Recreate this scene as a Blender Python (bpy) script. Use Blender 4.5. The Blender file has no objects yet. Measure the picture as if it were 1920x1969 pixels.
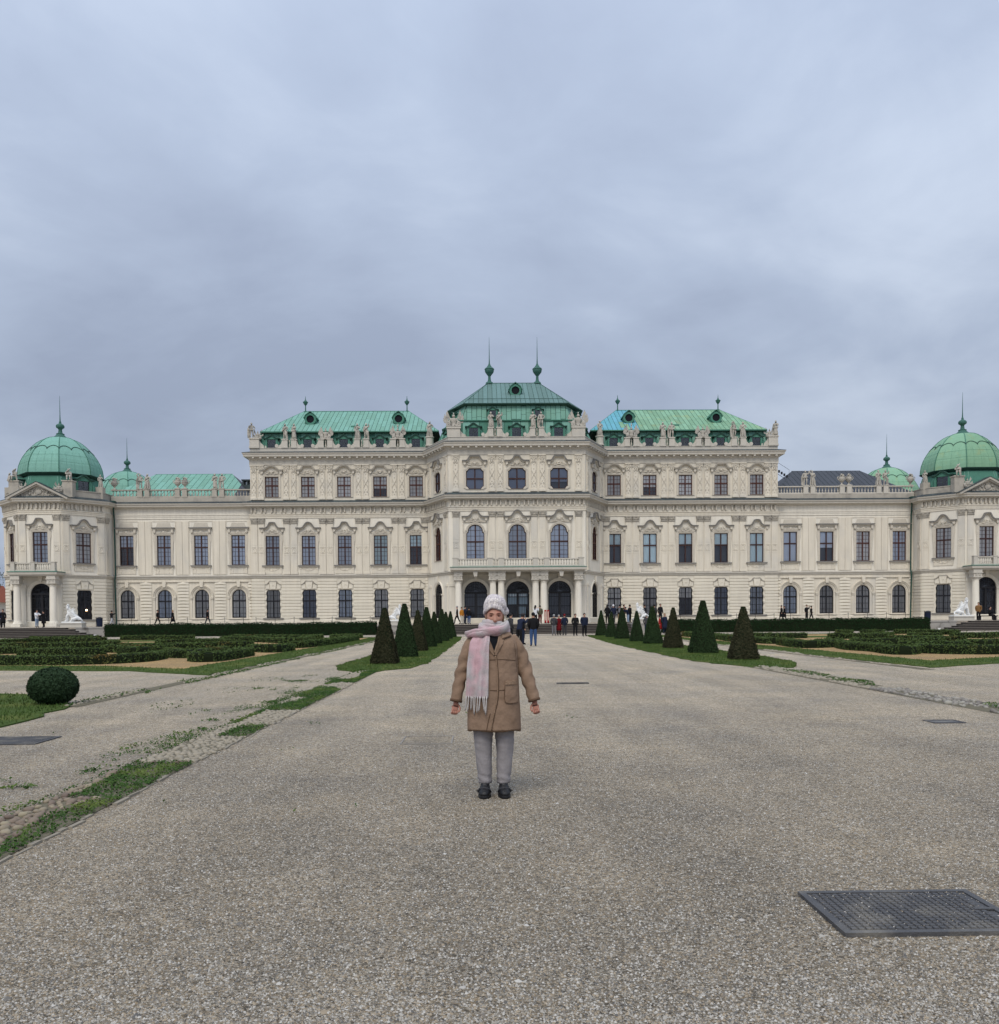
import bpy, bmesh, math, random
import numpy as np
from mathutils import Vector, Matrix, Euler, noise
from mathutils.geometry import tessellate_polygon

random.seed(7)
RNG = np.random.default_rng(11)
scene = bpy.context.scene
COL = scene.collection
R = math.radians

# ------------------------------------------------------------------ camera
cam_data = bpy.data.cameras.new('camera')
cam_data.sensor_fit = 'HORIZONTAL'
cam_data.sensor_width = 36.0
cam_data.lens = 36.0 * 1700.0 / 1920.0
cam_data.shift_y = (1233.3 - 984.5) / 1920.0
cam_data.clip_start = 0.1
cam_data.clip_end = 5000.0
cam = bpy.data.objects.new('camera', cam_data)
COL.objects.link(cam)
def _cam_matrix(yaw, pitch, roll, loc):
    cy, sy, cp, sp = math.cos(yaw), math.sin(yaw), math.cos(pitch), math.sin(pitch)
    fwd = Vector((sy * cp, cy * cp, sp)); right = Vector((cy, -sy, 0)); up = right.cross(fwd)
    r = right * math.cos(roll) + up * math.sin(roll)
    u = -right * math.sin(roll) + up * math.cos(roll)
    m = Matrix((r, u, -fwd)).transposed().to_4x4()
    m.translation = loc
    return m
cam.matrix_world = _cam_matrix(R(0.863), R(-1.56), R(-0.436), Vector((0, 0, 1.52)))
scene.camera = cam

# ------------------------------------------------------------------ light
SUN_EL, SUN_AZ = 52.0, -165.0        # degrees; azimuth measured from +Y (view direction), behind the camera
world = bpy.data.worlds.new('World')
scene.world = world
world.use_nodes = True
def build_world():
    nt = world.node_tree; nt.nodes.clear()
    N = lambda t, **k: _node(nt, t, **k)
    out = N('ShaderNodeOutputWorld')
    tc = N('ShaderNodeTexCoord')
    sep = N('ShaderNodeSeparateXYZ'); nt.links.new(tc.outputs['Generated'], sep.inputs[0])
    # project the view direction on a flat cloud deck: p = dir.xy / (dir.z + k)
    zc = N('ShaderNodeMath', operation='MAXIMUM'); nt.links.new(sep.outputs[2], zc.inputs[0]); zc.inputs[1].default_value = 0.0
    za = N('ShaderNodeMath', operation='ADD'); nt.links.new(zc.outputs[0], za.inputs[0]); za.inputs[1].default_value = 0.26
    dx = N('ShaderNodeMath', operation='DIVIDE'); nt.links.new(sep.outputs[0], dx.inputs[0]); nt.links.new(za.outputs[0], dx.inputs[1])
    dy = N('ShaderNodeMath', operation='DIVIDE'); nt.links.new(sep.outputs[1], dy.inputs[0]); nt.links.new(za.outputs[0], dy.inputs[1])
    cb = N('ShaderNodeCombineXYZ'); nt.links.new(dx.outputs[0], cb.inputs[0]); nt.links.new(dy.outputs[0], cb.inputs[1])
    mp = N('ShaderNodeMapping'); nt.links.new(cb.outputs[0], mp.inputs[0])
    mp.inputs['Rotation'].default_value = (0, 0, R(12)); mp.inputs['Scale'].default_value = (0.9, 1.0, 1.0)
    mp.inputs['Location'].default_value = (3.1, 1.7, 0.0)
    n1 = N('ShaderNodeTexNoise'); nt.links.new(mp.outputs[0], n1.inputs['Vector'])
    n1.inputs['Scale'].default_value = 1.05; n1.inputs['Detail'].default_value = 8; n1.inputs['Roughness'].default_value = 0.52
    n1.inputs['Distortion'].default_value = 0.35
    n2 = N('ShaderNodeTexNoise'); nt.links.new(mp.outputs[0], n2.inputs['Vector'])
    n2.inputs['Scale'].default_value = 3.6; n2.inputs['Detail'].default_value = 7; n2.inputs['Roughness'].default_value = 0.55
    n2.inputs['Distortion'].default_value = 0.5
    mx = N('ShaderNodeMath', operation='MULTIPLY_ADD'); nt.links.new(n2.outputs[0], mx.inputs[0]); mx.inputs[1].default_value = 0.30
    nt.links.new(n1.outputs[0], mx.inputs[2])
    rp = N('ShaderNodeValToRGB'); nt.links.new(mx.outputs[0], rp.inputs[0])
    e = rp.color_ramp.elements
    e[0].position = 0.46; e[0].color = (0.272, 0.320, 0.424, 1)
    e[1].position = 0.82; e[1].color = (0.452, 0.514, 0.622, 1)
    m = rp.color_ramp.elements.new(0.62); m.color = (0.334, 0.392, 0.504, 1)
    # overcast luminance: brighter towards the zenith (CIE overcast law), the same all round
    g = N('ShaderNodeMath', operation='MULTIPLY_ADD'); nt.links.new(zc.outputs[0], g.inputs[0])
    g.inputs[1].default_value = 0.95; g.inputs[2].default_value = 0.80
    cl = N('ShaderNodeVectorMath', operation='SCALE'); nt.links.new(rp.outputs[0], cl.inputs[0]); nt.links.new(g.outputs[0], cl.inputs['Scale'])
    sky = N('ShaderNodeTexSky'); sky.sky_type = 'NISHITA'; sky.sun_disc = False
    sky.sun_elevation = R(SUN_EL); sky.sun_rotation = R(SUN_AZ); sky.air_density = 1.5; sky.dust_density = 4.0
    b1 = N('ShaderNodeBackground'); nt.links.new(sky.outputs[0], b1.inputs[0]); b1.inputs[1].default_value = 0.05
    b2 = N('ShaderNodeBackground'); nt.links.new(cl.outputs[0], b2.inputs[0]); b2.inputs[1].default_value = 1.0
    ms = N('ShaderNodeMixShader'); ms.inputs[0].default_value = 0.93
    nt.links.new(b1.outputs[0], ms.inputs[1]); nt.links.new(b2.outputs[0], ms.inputs[2])
    nt.links.new(ms.outputs[0], out.inputs[0])
def _node(nt, t, **k):
    n = nt.nodes.new(t)
    for a, v in k.items(): setattr(n, a, v)
    return n
build_world()
sun_data = bpy.data.lights.new('sun', 'SUN')
sun_data.energy = 1.5; sun_data.angle = R(32); sun_data.color = (1.0, 0.93, 0.82)
sun = bpy.data.objects.new('sun', sun_data); COL.objects.link(sun)
_d = Vector((math.sin(R(SUN_AZ)) * math.cos(R(SUN_EL)), math.cos(R(SUN_AZ)) * math.cos(R(SUN_EL)), math.sin(R(SUN_EL))))
sun.rotation_euler = _d.to_track_quat('Z', 'Y').to_euler()
scene.view_settings.view_transform = 'Standard'
scene.view_settings.look = 'None'
scene.view_settings.exposure = 0.32
scene.view_settings.gamma = 1.0
scene.view_settings.use_curve_mapping = False
scene.render.engine = 'CYCLES'
scene.cycles.max_bounces = 5
scene.cycles.diffuse_bounces = 2
scene.cycles.glossy_bounces = 2
scene.cycles.transparent_max_bounces = 8
scene.cycles.use_adaptive_sampling = True
scene.cycles.adaptive_threshold = 0.015
scene.cycles.use_denoising = True

# ------------------------------------------------------------------ materials
MATS = {}
def srgb(r, g, b):
    f = lambda c: (c / 12.92 if c <= 0.04045 else ((c + 0.055) / 1.055) ** 2.4)
    return (f(r / 255), f(g / 255), f(b / 255))
def mat(name, base, rough=0.8, spec=0.3, metal=0.0, var=0.10, vscale=1.5, fine=0.0, fscale=25.0, bump=0.0, bscale=30.0,
        objvar=0.0, huevar=0.0, tint=None, tscale=0.8, tlo=0.5, thi=0.7, coord='Object', streak=0.0, second=None):
    """Principled surface with large and fine procedural variation, optional second tone in patches, per-object variation."""
    if name in MATS: return MATS[name]
    m = bpy.data.materials.new(name); m.use_nodes = True; MATS[name] = m
    nt = m.node_tree; bs = nt.nodes['Principled BSDF']; L = nt.links.new
    bs.inputs['Roughness'].default_value = rough
    bs.inputs['Specular IOR Level'].default_value = spec
    bs.inputs['Metallic'].default_value = metal
    tc = _node(nt, 'ShaderNodeTexCoord')
    geo = _node(nt, 'ShaderNodeNewGeometry')
    vec = geo.outputs['Position'] if coord == 'World' else tc.outputs[coord]
    col = _node(nt, 'ShaderNodeRGB'); col.outputs[0].default_value = (*base, 1)
    cur = col.outputs[0]
    if tint:
        n = _node(nt, 'ShaderNodeTexNoise'); n.inputs['Scale'].default_value = tscale; n.inputs['Detail'].default_value = 5
        L(vec, n.inputs['Vector'])
        r = _node(nt, 'ShaderNodeMapRange'); r.inputs[1].default_value = tlo; r.inputs[2].default_value = thi
        L(n.outputs[0], r.inputs[0])
        mx = _node(nt, 'ShaderNodeMix', data_type='RGBA'); L(r.outputs[0], mx.inputs[0]); L(cur, mx.inputs[6]); mx.inputs[7].default_value = (*tint, 1)
        cur = mx.outputs[2]
    val = None
    def addval(sock, amp):
        nonlocal val
        a = _node(nt, 'ShaderNodeMath', operation='MULTIPLY_ADD'); L(sock, a.inputs[0]); a.inputs[1].default_value = 2 * amp
        if val is None: a.inputs[2].default_value = 1 - amp
        else:
            s = _node(nt, 'ShaderNodeMath', operation='ADD'); L(val, s.inputs[0]); s.inputs[1].default_value = -amp
            L(s.outputs[0], a.inputs[2])
        val = a.outputs[0]
    if var:
        n = _node(nt, 'ShaderNodeTexNoise'); n.inputs['Scale'].default_value = vscale; n.inputs['Detail'].default_value = 6
        n.inputs['Roughness'].default_value = 0.65; L(vec, n.inputs['Vector']); addval(n.outputs[0], var)
    if streak:
        mp = _node(nt, 'ShaderNodeMapping'); mp.inputs['Scale'].default_value = (3.0, 3.0, 0.22); L(vec, mp.inputs[0])
        n = _node(nt, 'ShaderNodeTexNoise'); n.inputs['Scale'].default_value = 1.3; n.inputs['Detail'].default_value = 5
        L(mp.outputs[0], n.inputs['Vector']); addval(n.outputs[0], streak)
    if fine:
        n = _node(nt, 'ShaderNodeTexNoise'); n.inputs['Scale'].default_value = fscale; n.inputs['Detail'].default_value = 3
        L(vec, n.inputs['Vector']); addval(n.outputs[0], fine)
    if objvar:
        oi = _node(nt, 'ShaderNodeObjectInfo'); addval(oi.outputs['Random'], objvar)
    if val is not None:
        hs = _node(nt, 'ShaderNodeHueSaturation'); L(cur, hs.inputs['Color']); L(val, hs.inputs['Value'])
        if huevar:
            oi = _node(nt, 'ShaderNodeObjectInfo')
            a = _node(nt, 'ShaderNodeMath', operation='MULTIPLY_ADD'); L(oi.outputs['Random'], a.inputs[0]); a.inputs[1].default_value = 2 * huevar
            a.inputs[2].default_value = 0.5 - huevar; L(a.outputs[0], hs.inputs['Hue'])
        cur = hs.outputs[0]
    L(cur, bs.inputs['Base Color'])
    if bump:
        n = _node(nt, 'ShaderNodeTexNoise'); n.inputs['Scale'].default_value = bscale; n.inputs['Detail'].default_value = 4
        L(vec, n.inputs['Vector'])
        b = _node(nt, 'ShaderNodeBump'); b.inputs['Strength'].default_value = bump; b.inputs['Distance'].default_value = 0.02
        L(n.outputs[0], b.inputs['Height']); L(b.outputs[0], bs.inputs['Normal'])
    return m

# ------------------------------------------------------------------ mesh building
class MB:
    """Collects shapes; build() links them as ONE mesh object."""
    def __init__(s): s.v = []; s.f = []; s.m = []; s.mi = 0
    def add(s, verts, faces):
        o = len(s.v); s.v += [tuple(v) for v in verts]
        for f in faces: s.f.append(tuple(i + o for i in f)); s.m.append(s.mi)
        return s
    def box(s, x0, x1, y0, y1, z0, z1, taper=0.0):
        t = taper
        return s.add([(x0, y0, z0), (x1, y0, z0), (x1, y1, z0), (x0, y1, z0), (x0 + t, y0 + t, z1), (x1 - t, y0 + t, z1), (x1 - t, y1 - t, z1), (x0 + t, y1 - t, z1)],
                     [(3, 2, 1, 0), (4, 5, 6, 7), (0, 1, 5, 4), (1, 2, 6, 5), (2, 3, 7, 6), (3, 0, 4, 7)])
    def prism(s, poly, y0, y1, inset=0.0):
        """polygon in (x,z), counter-clockwise seen from -y, extruded from y0 (front) to y1 (back)"""
        n = len(poly)
        cx = sum(p[0] for p in poly) / n; cz = sum(p[1] for p in poly) / n
        fr = [(cx + (p[0] - cx) * (1 - inset), y0, cz + (p[1] - cz) * (1 - inset)) for p in poly]
        bk = [(p[0], y1, p[1]) for p in poly]
        tris = tessellate_polygon([[Vector((p[0], p[1], 0)) for p in poly]])
        fs = []
        for t in tris:
            a, b, c = t
            cr = (poly[b][0] - poly[a][0]) * (poly[c][1] - poly[a][1]) - (poly[b][1] - poly[a][1]) * (poly[c][0] - poly[a][0])
            if cr < 0: a, b, c = a, c, b
            fs.append((a, b, c)); fs.append((c + n, b + n, a + n))
        ar = sum(poly[i][0] * poly[(i + 1) % n][1] - poly[(i + 1) % n][0] * poly[i][1] for i in range(n))
        for i in range(n):
            j = (i + 1) % n
            fs.append((i, i + n, j + n, j) if ar > 0 else (i, j, j + n, i + n))
        return s.add(fr + bk, fs)
    def band(s, pts, th, y0, y1):
        """moulding: an open curve in (x,z) thickened downward by th, y0 front to y1 back"""
        n = len(pts); V = []; F = []
        for i, p in enumerate(pts):
            a = pts[max(i - 1, 0)]; b = pts[min(i + 1, n - 1)]
            dx, dz = b[0] - a[0], b[1] - a[1]; l = math.hypot(dx, dz) or 1
            nx, nz = dz / l, -dx / l
            q = (p[0] + nx * th, p[1] + nz * th)
            V += [(p[0], y0, p[1]), (q[0], y0 + th * 0.25, q[1]), (p[0], y1, p[1]), (q[0], y1, q[1])]
        for i in range(n - 1):
            k, j = 4 * i, 4 * i + 4
            F += [(k + 1, j + 1, j, k), (k, j, j + 2, k + 2), (k + 3, j + 3, j + 1, k + 1)]
        F += [(0, 2, 3, 1), (4 * n - 4, 4 * n - 3, 4 * n - 1, 4 * n - 2)]
        return s.add(V, F)
    def lathe(s, prof, n=12, c=(0, 0, 0), cap=True):
        V = []; F = []; k = len(prof)
        for r, z in prof:
            for i in range(n):
                a = 2 * math.pi * i / n; V.append((c[0] + r * math.cos(a), c[1] + r * math.sin(a), c[2] + z))
        for j in range(k - 1):
            for i in range(n):
                i2 = (i + 1) % n; F.append((j * n + i, j * n + i2, (j + 1) * n + i2, (j + 1) * n + i))
        if cap:
            F.append(tuple(range(n - 1, -1, -1))); F.append(tuple(range((k - 1) * n, k * n)))
        return s.add(V, F)
    def tube(s, pts, rad, n=6, cap=True, flat=1.0, ref=None):
        P = [Vector(p) for p in pts]; k = len(P)
        if not hasattr(rad, '__len__'): rad = [rad] * k
        V = []; F = []; up = Vector(ref) if ref else None
        for j, p in enumerate(P):
            t = (P[min(j + 1, k - 1)] - P[max(j - 1, 0)])
            if t.length < 1e-9: t = Vector((0, 0, 1))
            t.normalize()
            if up is None: up = Vector((0, 0, 1)) if abs(t.z) < 0.9 else Vector((1, 0, 0))
            x = up - t * up.dot(t)
            if x.length < 1e-6: x = t.orthogonal()
            x.normalize(); y = t.cross(x); up = x
            for i in range(n):
                a = 2 * math.pi * i / n
                V.append(p + x * (rad[j] * math.cos(a)) + y * (rad[j] * flat * math.sin(a)))
        for j in range(k - 1):
            for i in range(n):
                i2 = (i + 1) % n; F.append((j * n + i, j * n + i2, (j + 1) * n + i2, (j + 1) * n + i))
        if cap: F.append(tuple(range(n - 1, -1, -1))); F.append(tuple(range((k - 1) * n, k * n)))
        return s.add(V, F)
    def ball(s, c, r, nu=8, nv=6):
        if not hasattr(r, '__len__'): r = (r, r, r)
        V = [(c[0], c[1], c[2] - r[2])]; F = []
        for j in range(1, nv):
            ph = math.pi * j / nv - math.pi / 2
            for i in range(nu):
                a = 2 * math.pi * i / nu
                V.append((c[0] + r[0] * math.cos(ph) * math.cos(a), c[1] + r[1] * math.cos(ph) * math.sin(a), c[2] + r[2] * math.sin(ph)))
        V.append((c[0], c[1], c[2] + r[2])); T = len(V) - 1
        for i in range(nu):
            i2 = (i + 1) % nu
            F.append((0, 1 + i2, 1 + i)); F.append((T, T - nu + i, T - nu + i2))
            for j in range(nv - 2):
                a = 1 + j * nu; F.append((a + i, a + i2, a + nu + i2, a + nu + i))
        return s.add(V, F)
    def loft(s, rings, cap=True):
        n = len(rings[0]); V = [p for r in rings for p in r]; F = []
        for j in range(len(rings) - 1):
            for i in range(n):
                i2 = (i + 1) % n; F.append((j * n + i, j * n + i2, (j + 1) * n + i2, (j + 1) * n + i))
        if cap: F.append(tuple(range(n - 1, -1, -1))); F.append(tuple(range((len(rings) - 1) * n, len(rings) * n)))
        return s.add(V, F)
    def spiral(s, cx, cz, r0, turns, rad, y=-0.05, flip=1, a0=0.0, n=14, k=5):
        pts = []; rs = []
        for i in range(n):
            t = i / (n - 1); a = a0 + flip * turns * 2 * math.pi * t; r = r0 * (1 - 0.85 * t)
            pts.append((cx + r * math.cos(a), y, cz + r * math.sin(a))); rs.append(rad * (1 - 0.4 * t))
        return s.tube(pts, rs, k, ref=(0, 1, 0))
    def sweep(s, path, prof, closed=False, caps=True):
        """path in plan, left to right seen from outside; prof = [(out, z)] from bottom to top"""
        n = len(path); V = []; F = []; k = len(prof)
        for i, p in enumerate(path):
            def nrm(a, b):
                dx, dy = b[0] - a[0], b[1] - a[1]; l = math.hypot(dx, dy); return (dy / l, -dx / l)
            if closed or 0 < i < n - 1:
                n1 = nrm(path[i - 1], p); n2 = nrm(p, path[(i + 1) % n]); d = 1 + n1[0] * n2[0] + n1[1] * n2[1]
                m = ((n1[0] + n2[0]) / d, (n1[1] + n2[1]) / d)
            elif i == 0: m = nrm(p, path[1])
            else: m = nrm(path[i - 1], p)
            for o, z in prof: V.append((p[0] + m[0] * o, p[1] + m[1] * o, z))
        for i in range(n if closed else n - 1):
            a = i * k; b = ((i + 1) % n) * k
            for j in range(k - 1): F.append((a + j, b + j, b + j + 1, a + j + 1))
        if caps and not closed: F.append(tuple(range(k - 1, -1, -1))); F.append(tuple(range((n - 1) * k, n * k)))
        return s.add(V, F)
    def merge(s, o, M=None):
        off = len(s.v)
        s.v += [tuple(M @ Vector(v)) if M else v for v in o.v]
        s.f += [tuple(i + off for i in f) for f in o.f]; s.m += o.m
        return s
    def mesh(s, name, mats, smooth=False):
        me = bpy.data.meshes.new(name)
        me.from_pydata(s.v, [], s.f)
        if not isinstance(mats, (list, tuple)): mats = [mats]
        for m in mats: me.materials.append(m)
        if len(mats) > 1: me.polygons.foreach_set('material_index', s.m)
        if smooth: me.polygons.foreach_set('use_smooth', [True] * len(me.polygons))
        me.update()
        return me
    def build(s, name, mats, parent=None, smooth=False, loc=None, rz=0.0):
        return link(name, s.mesh(name, mats, smooth), parent, loc, rz)

def link(name, me, parent=None, loc=None, rz=0.0, M=None):
    o = bpy.data.objects.new(name, me); COL.objects.link(o)
    if parent is not None: o.parent = parent
    if M is not None: o.matrix_local = M
    else:
        if loc is not None: o.location = loc
        if rz: o.rotation_euler = (0, 0, rz)
    return o
def np_mesh(name, V, Q, mats, mi=None, smooth=False, attr=None):
    """V (n,3); Q (m,k) faces of equal size"""
    V = np.asarray(V, np.float32); Q = np.asarray(Q, np.int32); k = Q.shape[1]
    me = bpy.data.meshes.new(name)
    me.vertices.add(len(V)); me.vertices.foreach_set('co', V.ravel())
    me.loops.add(Q.size); me.loops.foreach_set('vertex_index', Q.ravel())
    me.polygons.add(len(Q)); me.polygons.foreach_set('loop_start', np.arange(0, Q.size, k, dtype=np.int32))
    try: me.polygons.foreach_set('loop_total', np.full(len(Q), k, np.int32))
    except Exception: pass
    if not isinstance(mats, (list, tuple)): mats = [mats]
    for m in mats: me.materials.append(m)
    if mi is not None: me.polygons.foreach_set('material_index', np.asarray(mi, np.int32))
    if smooth: me.polygons.foreach_set('use_smooth', [True] * len(Q))
    if attr is not None:
        a = me.attributes.new('rnd', 'FLOAT', 'FACE'); a.data.foreach_set('value', np.asarray(attr, np.float32))
    me.update(calc_edges=True); me.validate()
    return me
def tag(o, label=None, cat=None, group=None, kind=None):
    if label: o['label'] = label
    if cat: o['category'] = cat
    if group: o['group'] = group
    if kind: o['kind'] = kind
    return o
def empty(name, loc=(0, 0, 0), rz=0.0, parent=None):
    o = bpy.data.objects.new(name, None); COL.objects.link(o); o.location = loc; o.rotation_euler = (0, 0, rz)
    o.empty_display_size = 0.3
    if parent: o.parent = parent
    return o
def copy_tree(o, parent=None):
    c = o.copy(); COL.objects.link(c); c.parent = parent
    for ch in list(o.children): copy_tree(ch, c)
    return c
def clip_rect(poly, x0, x1, y0, y1):
    def cl(P, f):
        out = []
        for i in range(len(P)):
            a, b = P[i - 1], P[i]; fa, fb = f(a), f(b)
            if (fa >= 0) != (fb >= 0):
                t = fa / (fa - fb); out.append((a[0] + (b[0] - a[0]) * t, a[1] + (b[1] - a[1]) * t))
            if fb >= 0: out.append(b)
        return out
    for f in (lambda p: p[0] - x0, lambda p: x1 - p[0], lambda p: p[1] - y0, lambda p: y1 - p[1]):
        if poly: poly = cl(poly, f)
    return poly
def leaf_quads(P, Nn, size, spread=0.6, rng=RNG):
    """one small quad for each point P (n,3) with rough normal Nn (n,3)"""
    n = len(P)
    d = Nn + rng.normal(0, spread, (n, 3)); d /= np.linalg.norm(d, axis=1)[:, None] + 1e-9
    a = np.cross(d, rng.normal(0, 1, (n, 3))); a /= np.linalg.norm(a, axis=1)[:, None] + 1e-9
    b = np.cross(d, a)
    s = size * rng.uniform(0.6, 1.4, (n, 1))
    a = a * s; b = b * s * 0.6
    V = np.stack([P - a, P - b, P + a, P + b], 1).reshape(-1, 3)
    Q = np.arange(4 * n).reshape(-1, 4)
    return V, Q

# ------------------------------------------------------------------ palace: materials
stucco = mat('cream_stucco', (0.725, 0.665, 0.555), 0.9, 0.15, var=0.10, vscale=0.35, streak=0.16, fine=0.05, fscale=9, bump=0.08, bscale=20, coord='World',
             tint=(0.60, 0.57, 0.51), tscale=0.25, tlo=0.52, thi=0.72)
stucco2 = mat('pale_stucco', (0.80, 0.75, 0.65), 0.9, 0.15, var=0.09, vscale=0.5, streak=0.15, fine=0.04, fscale=9, bump=0.08, coord='World')
course_m = mat('rusticated_stucco', (0.74, 0.685, 0.575), 0.9, 0.15, var=0.09, vscale=0.7, streak=0.09, fine=0.05, fscale=12, objvar=0.045, bump=0.15, bscale=14, coord='World')
stone = mat('weathered_stone', (0.44, 0.405, 0.345), 0.92, 0.15, var=0.16, vscale=1.2, streak=0.12, fine=0.10, fscale=14, bump=0.35, bscale=18, coord='World',
            tint=(0.30, 0.28, 0.25), tscale=1.1, tlo=0.5, thi=0.75)
stone_l = mat('light_stone', (0.56, 0.525, 0.46), 0.92, 0.15, var=0.13, vscale=1.3, streak=0.10, fine=0.08, fscale=14, bump=0.3, bscale=18, coord='World')
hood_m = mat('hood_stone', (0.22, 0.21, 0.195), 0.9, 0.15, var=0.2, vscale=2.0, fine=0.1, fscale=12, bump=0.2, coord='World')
carve_m = mat('carved_stone', (0.60, 0.55, 0.465), 0.9, 0.15, var=0.16, vscale=3.0, fine=0.12, fscale=16, bump=0.3, bscale=24, coord='World')
statue_m = mat('statue_stone', (0.46, 0.43, 0.375), 0.9, 0.15, var=0.22, vscale=2.2, fine=0.15, fscale=12, bump=0.5, bscale=16, coord='World',
               tint=(0.22, 0.21, 0.19), tscale=1.6, tlo=0.52, thi=0.72)
marble = mat('white_marble', (0.80, 0.80, 0.78), 0.6, 0.3, var=0.05, vscale=2.0, fine=0.04, fscale=14, bump=0.15, bscale=20, coord='World')
lead = mat('dark_sheet_metal', (0.040, 0.052, 0.058), 0.6, 0.3, var=0.3, vscale=1.5, fine=0.15, fscale=8, coord='World', tint=(0.075, 0.10, 0.10), tscale=0.7)
COPPER = dict(rough=0.72, spec=0.25, var=0.10, vscale=0.9, fine=0.07, fscale=9, objvar=0.09, huevar=0.008, streak=0.14, coord='World')
copper = mat('green_copper', (0.185, 0.375, 0.30), **COPPER)
copper_y = mat('yellow_green_copper', (0.21, 0.385, 0.25), **{**COPPER, 'objvar': 0.13}, tint=(0.26, 0.34, 0.17), tscale=0.9, tlo=0.56, thi=0.78)
copper_b = mat('blue_copper', (0.135, 0.39, 0.48), **{**COPPER, 'objvar': 0.10})
copper_g = mat('grey_green_copper', (0.125, 0.215, 0.20), **{**COPPER, 'objvar': 0.12})
copper_d = mat('deep_green_copper', (0.075, 0.21, 0.155), 0.75, 0.25, var=0.2, vscale=1.2, fine=0.12, fscale=8, streak=0.1, coord='World')  # deeper green copper for drums, dormers, flashings, caps and some panels
copper_k = mat('dark_copper', (0.028, 0.075, 0.06), 0.7, 0.3, var=0.25, vscale=2.0, coord='World')
slate = mat('dark_roof_sheet', (0.040, 0.044, 0.055), 0.55, 0.35, var=0.15, vscale=0.8, objvar=0.12, coord='World')
brown = mat('brown_window_paint', (0.050, 0.020, 0.016), 0.55, 0.35, var=0.1)
brown_r = mat('red_brown_window_paint', (0.075, 0.024, 0.016), 0.55, 0.35, var=0.1)
black_iron = mat('black_iron', (0.012, 0.012, 0.016), 0.5, 0.4, var=0.1)
interior = mat('dark_interior', (0.015, 0.015, 0.02), 0.9, 0.1, var=0.2)
interior_w = mat('dim_interior', (0.13, 0.14, 0.17), 0.9, 0.1, var=0.35, vscale=0.9, coord='World')
def curtain(name, base):
    if name in MATS: return MATS[name]
    m = mat(name, base, 0.9, 0.1, var=0.16, vscale=0.9, objvar=0.22, coord='World')
    nt = m.node_tree; bs = nt.nodes['Principled BSDF']
    w = _node(nt, 'ShaderNodeTexWave'); w.inputs['Scale'].default_value = 2.2; w.inputs['Distortion'].default_value = 1.5
    tc = _node(nt, 'ShaderNodeTexCoord'); nt.links.new(tc.outputs['Object'], w.inputs['Vector'])
    b = _node(nt, 'ShaderNodeBump'); b.inputs['Strength'].default_value = 0.25; b.inputs['Distance'].default_value = 0.02
    nt.links.new(w.outputs[0], b.inputs['Height']); nt.links.new(b.outputs[0], bs.inputs['Normal'])
    return m
blind_b = curtain('blue_grey_blind', (0.74, 0.80, 0.90))
blind_w = curtain('white_blind', (0.95, 0.93, 0.90))
blind_c = curtain('pale_cyan_blind', (0.80, 0.95, 0.98))
blind_g = curtain('grey_blind', (0.80, 0.78, 0.76))
blind_d = curtain('dark_blue_blind', (0.30, 0.34, 0.44))
def glass_mat():
    m = bpy.data.materials.new('window_glass'); m.use_nodes = True; nt = m.node_tree; nt.nodes.clear()
    out = _node(nt, 'ShaderNodeOutputMaterial'); t = _node(nt, 'ShaderNodeBsdfTransparent'); g = _node(nt, 'ShaderNodeBsdfGlossy')
    t.inputs[0].default_value = (0.97, 0.98, 1.0, 1); g.inputs['Roughness'].default_value = 0.04
    f = _node(nt, 'ShaderNodeFresnel'); f.inputs[0].default_value = 1.5
    a = _node(nt, 'ShaderNodeMath', operation='MULTIPLY_ADD'); nt.links.new(f.outputs[0], a.inputs[0]); a.inputs[1].default_value = 1.1; a.inputs[2].default_value = 0.02
    n = _node(nt, 'ShaderNodeTexNoise'); n.inputs['Scale'].default_value = 1.2
    b = _node(nt, 'ShaderNodeBump'); b.inputs['Strength'].default_value = 0.10; b.inputs['Distance'].default_value = 0.05
    tc = _node(nt, 'ShaderNodeTexCoord'); nt.links.new(tc.outputs['Object'], n.inputs['Vector'])
    nt.links.new(n.outputs[0], b.inputs['Height']); nt.links.new(b.outputs[0], g.inputs['Normal'])
    mx = _node(nt, 'ShaderNodeMixShader'); nt.links.new(a.outputs[0], mx.inputs[0]); nt.links.new(t.outputs[0], mx.inputs[1]); nt.links.new(g.outputs[0], mx.inputs[2])
    nt.links.new(mx.outputs[0], out.inputs[0])
    return m
glass = glass_mat()

# ------------------------------------------------------------------ palace: frame of reference
TZ = 0.88                      # terrace level
PX, PY = 3.546, 104.0
palace = empty('palace', (PX, PY, 0))
tag(palace, 'long cream baroque palace with green copper roofs and domed corner pavilions', 'palace')
class Face:
    def __init__(s, p0, p1):
        s.p0 = p0; s.p1 = p1; dx, dy = p1[0] - p0[0], p1[1] - p0[1]
        s.L = math.hypot(dx, dy); s.d = (dx / s.L, dy / s.L); s.n = (dy / s.L, -dx / s.L); s.a = math.atan2(dy, dx)
    def pt(s, u, out=0.0): return (s.p0[0] + s.d[0] * u + s.n[0] * out, s.p0[1] + s.d[1] * u + s.n[1] * out)
    def put(s, name, me, u, z, parent, out=0.0):
        x, y = s.pt(u, out)
        return link(name, me, parent, (x, y, z), s.a)
CACHE = {}; WRNG = random.Random(21)
def cached(key, fn):
    if key not in CACHE: CACHE[key] = fn()
    return CACHE[key]

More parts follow.
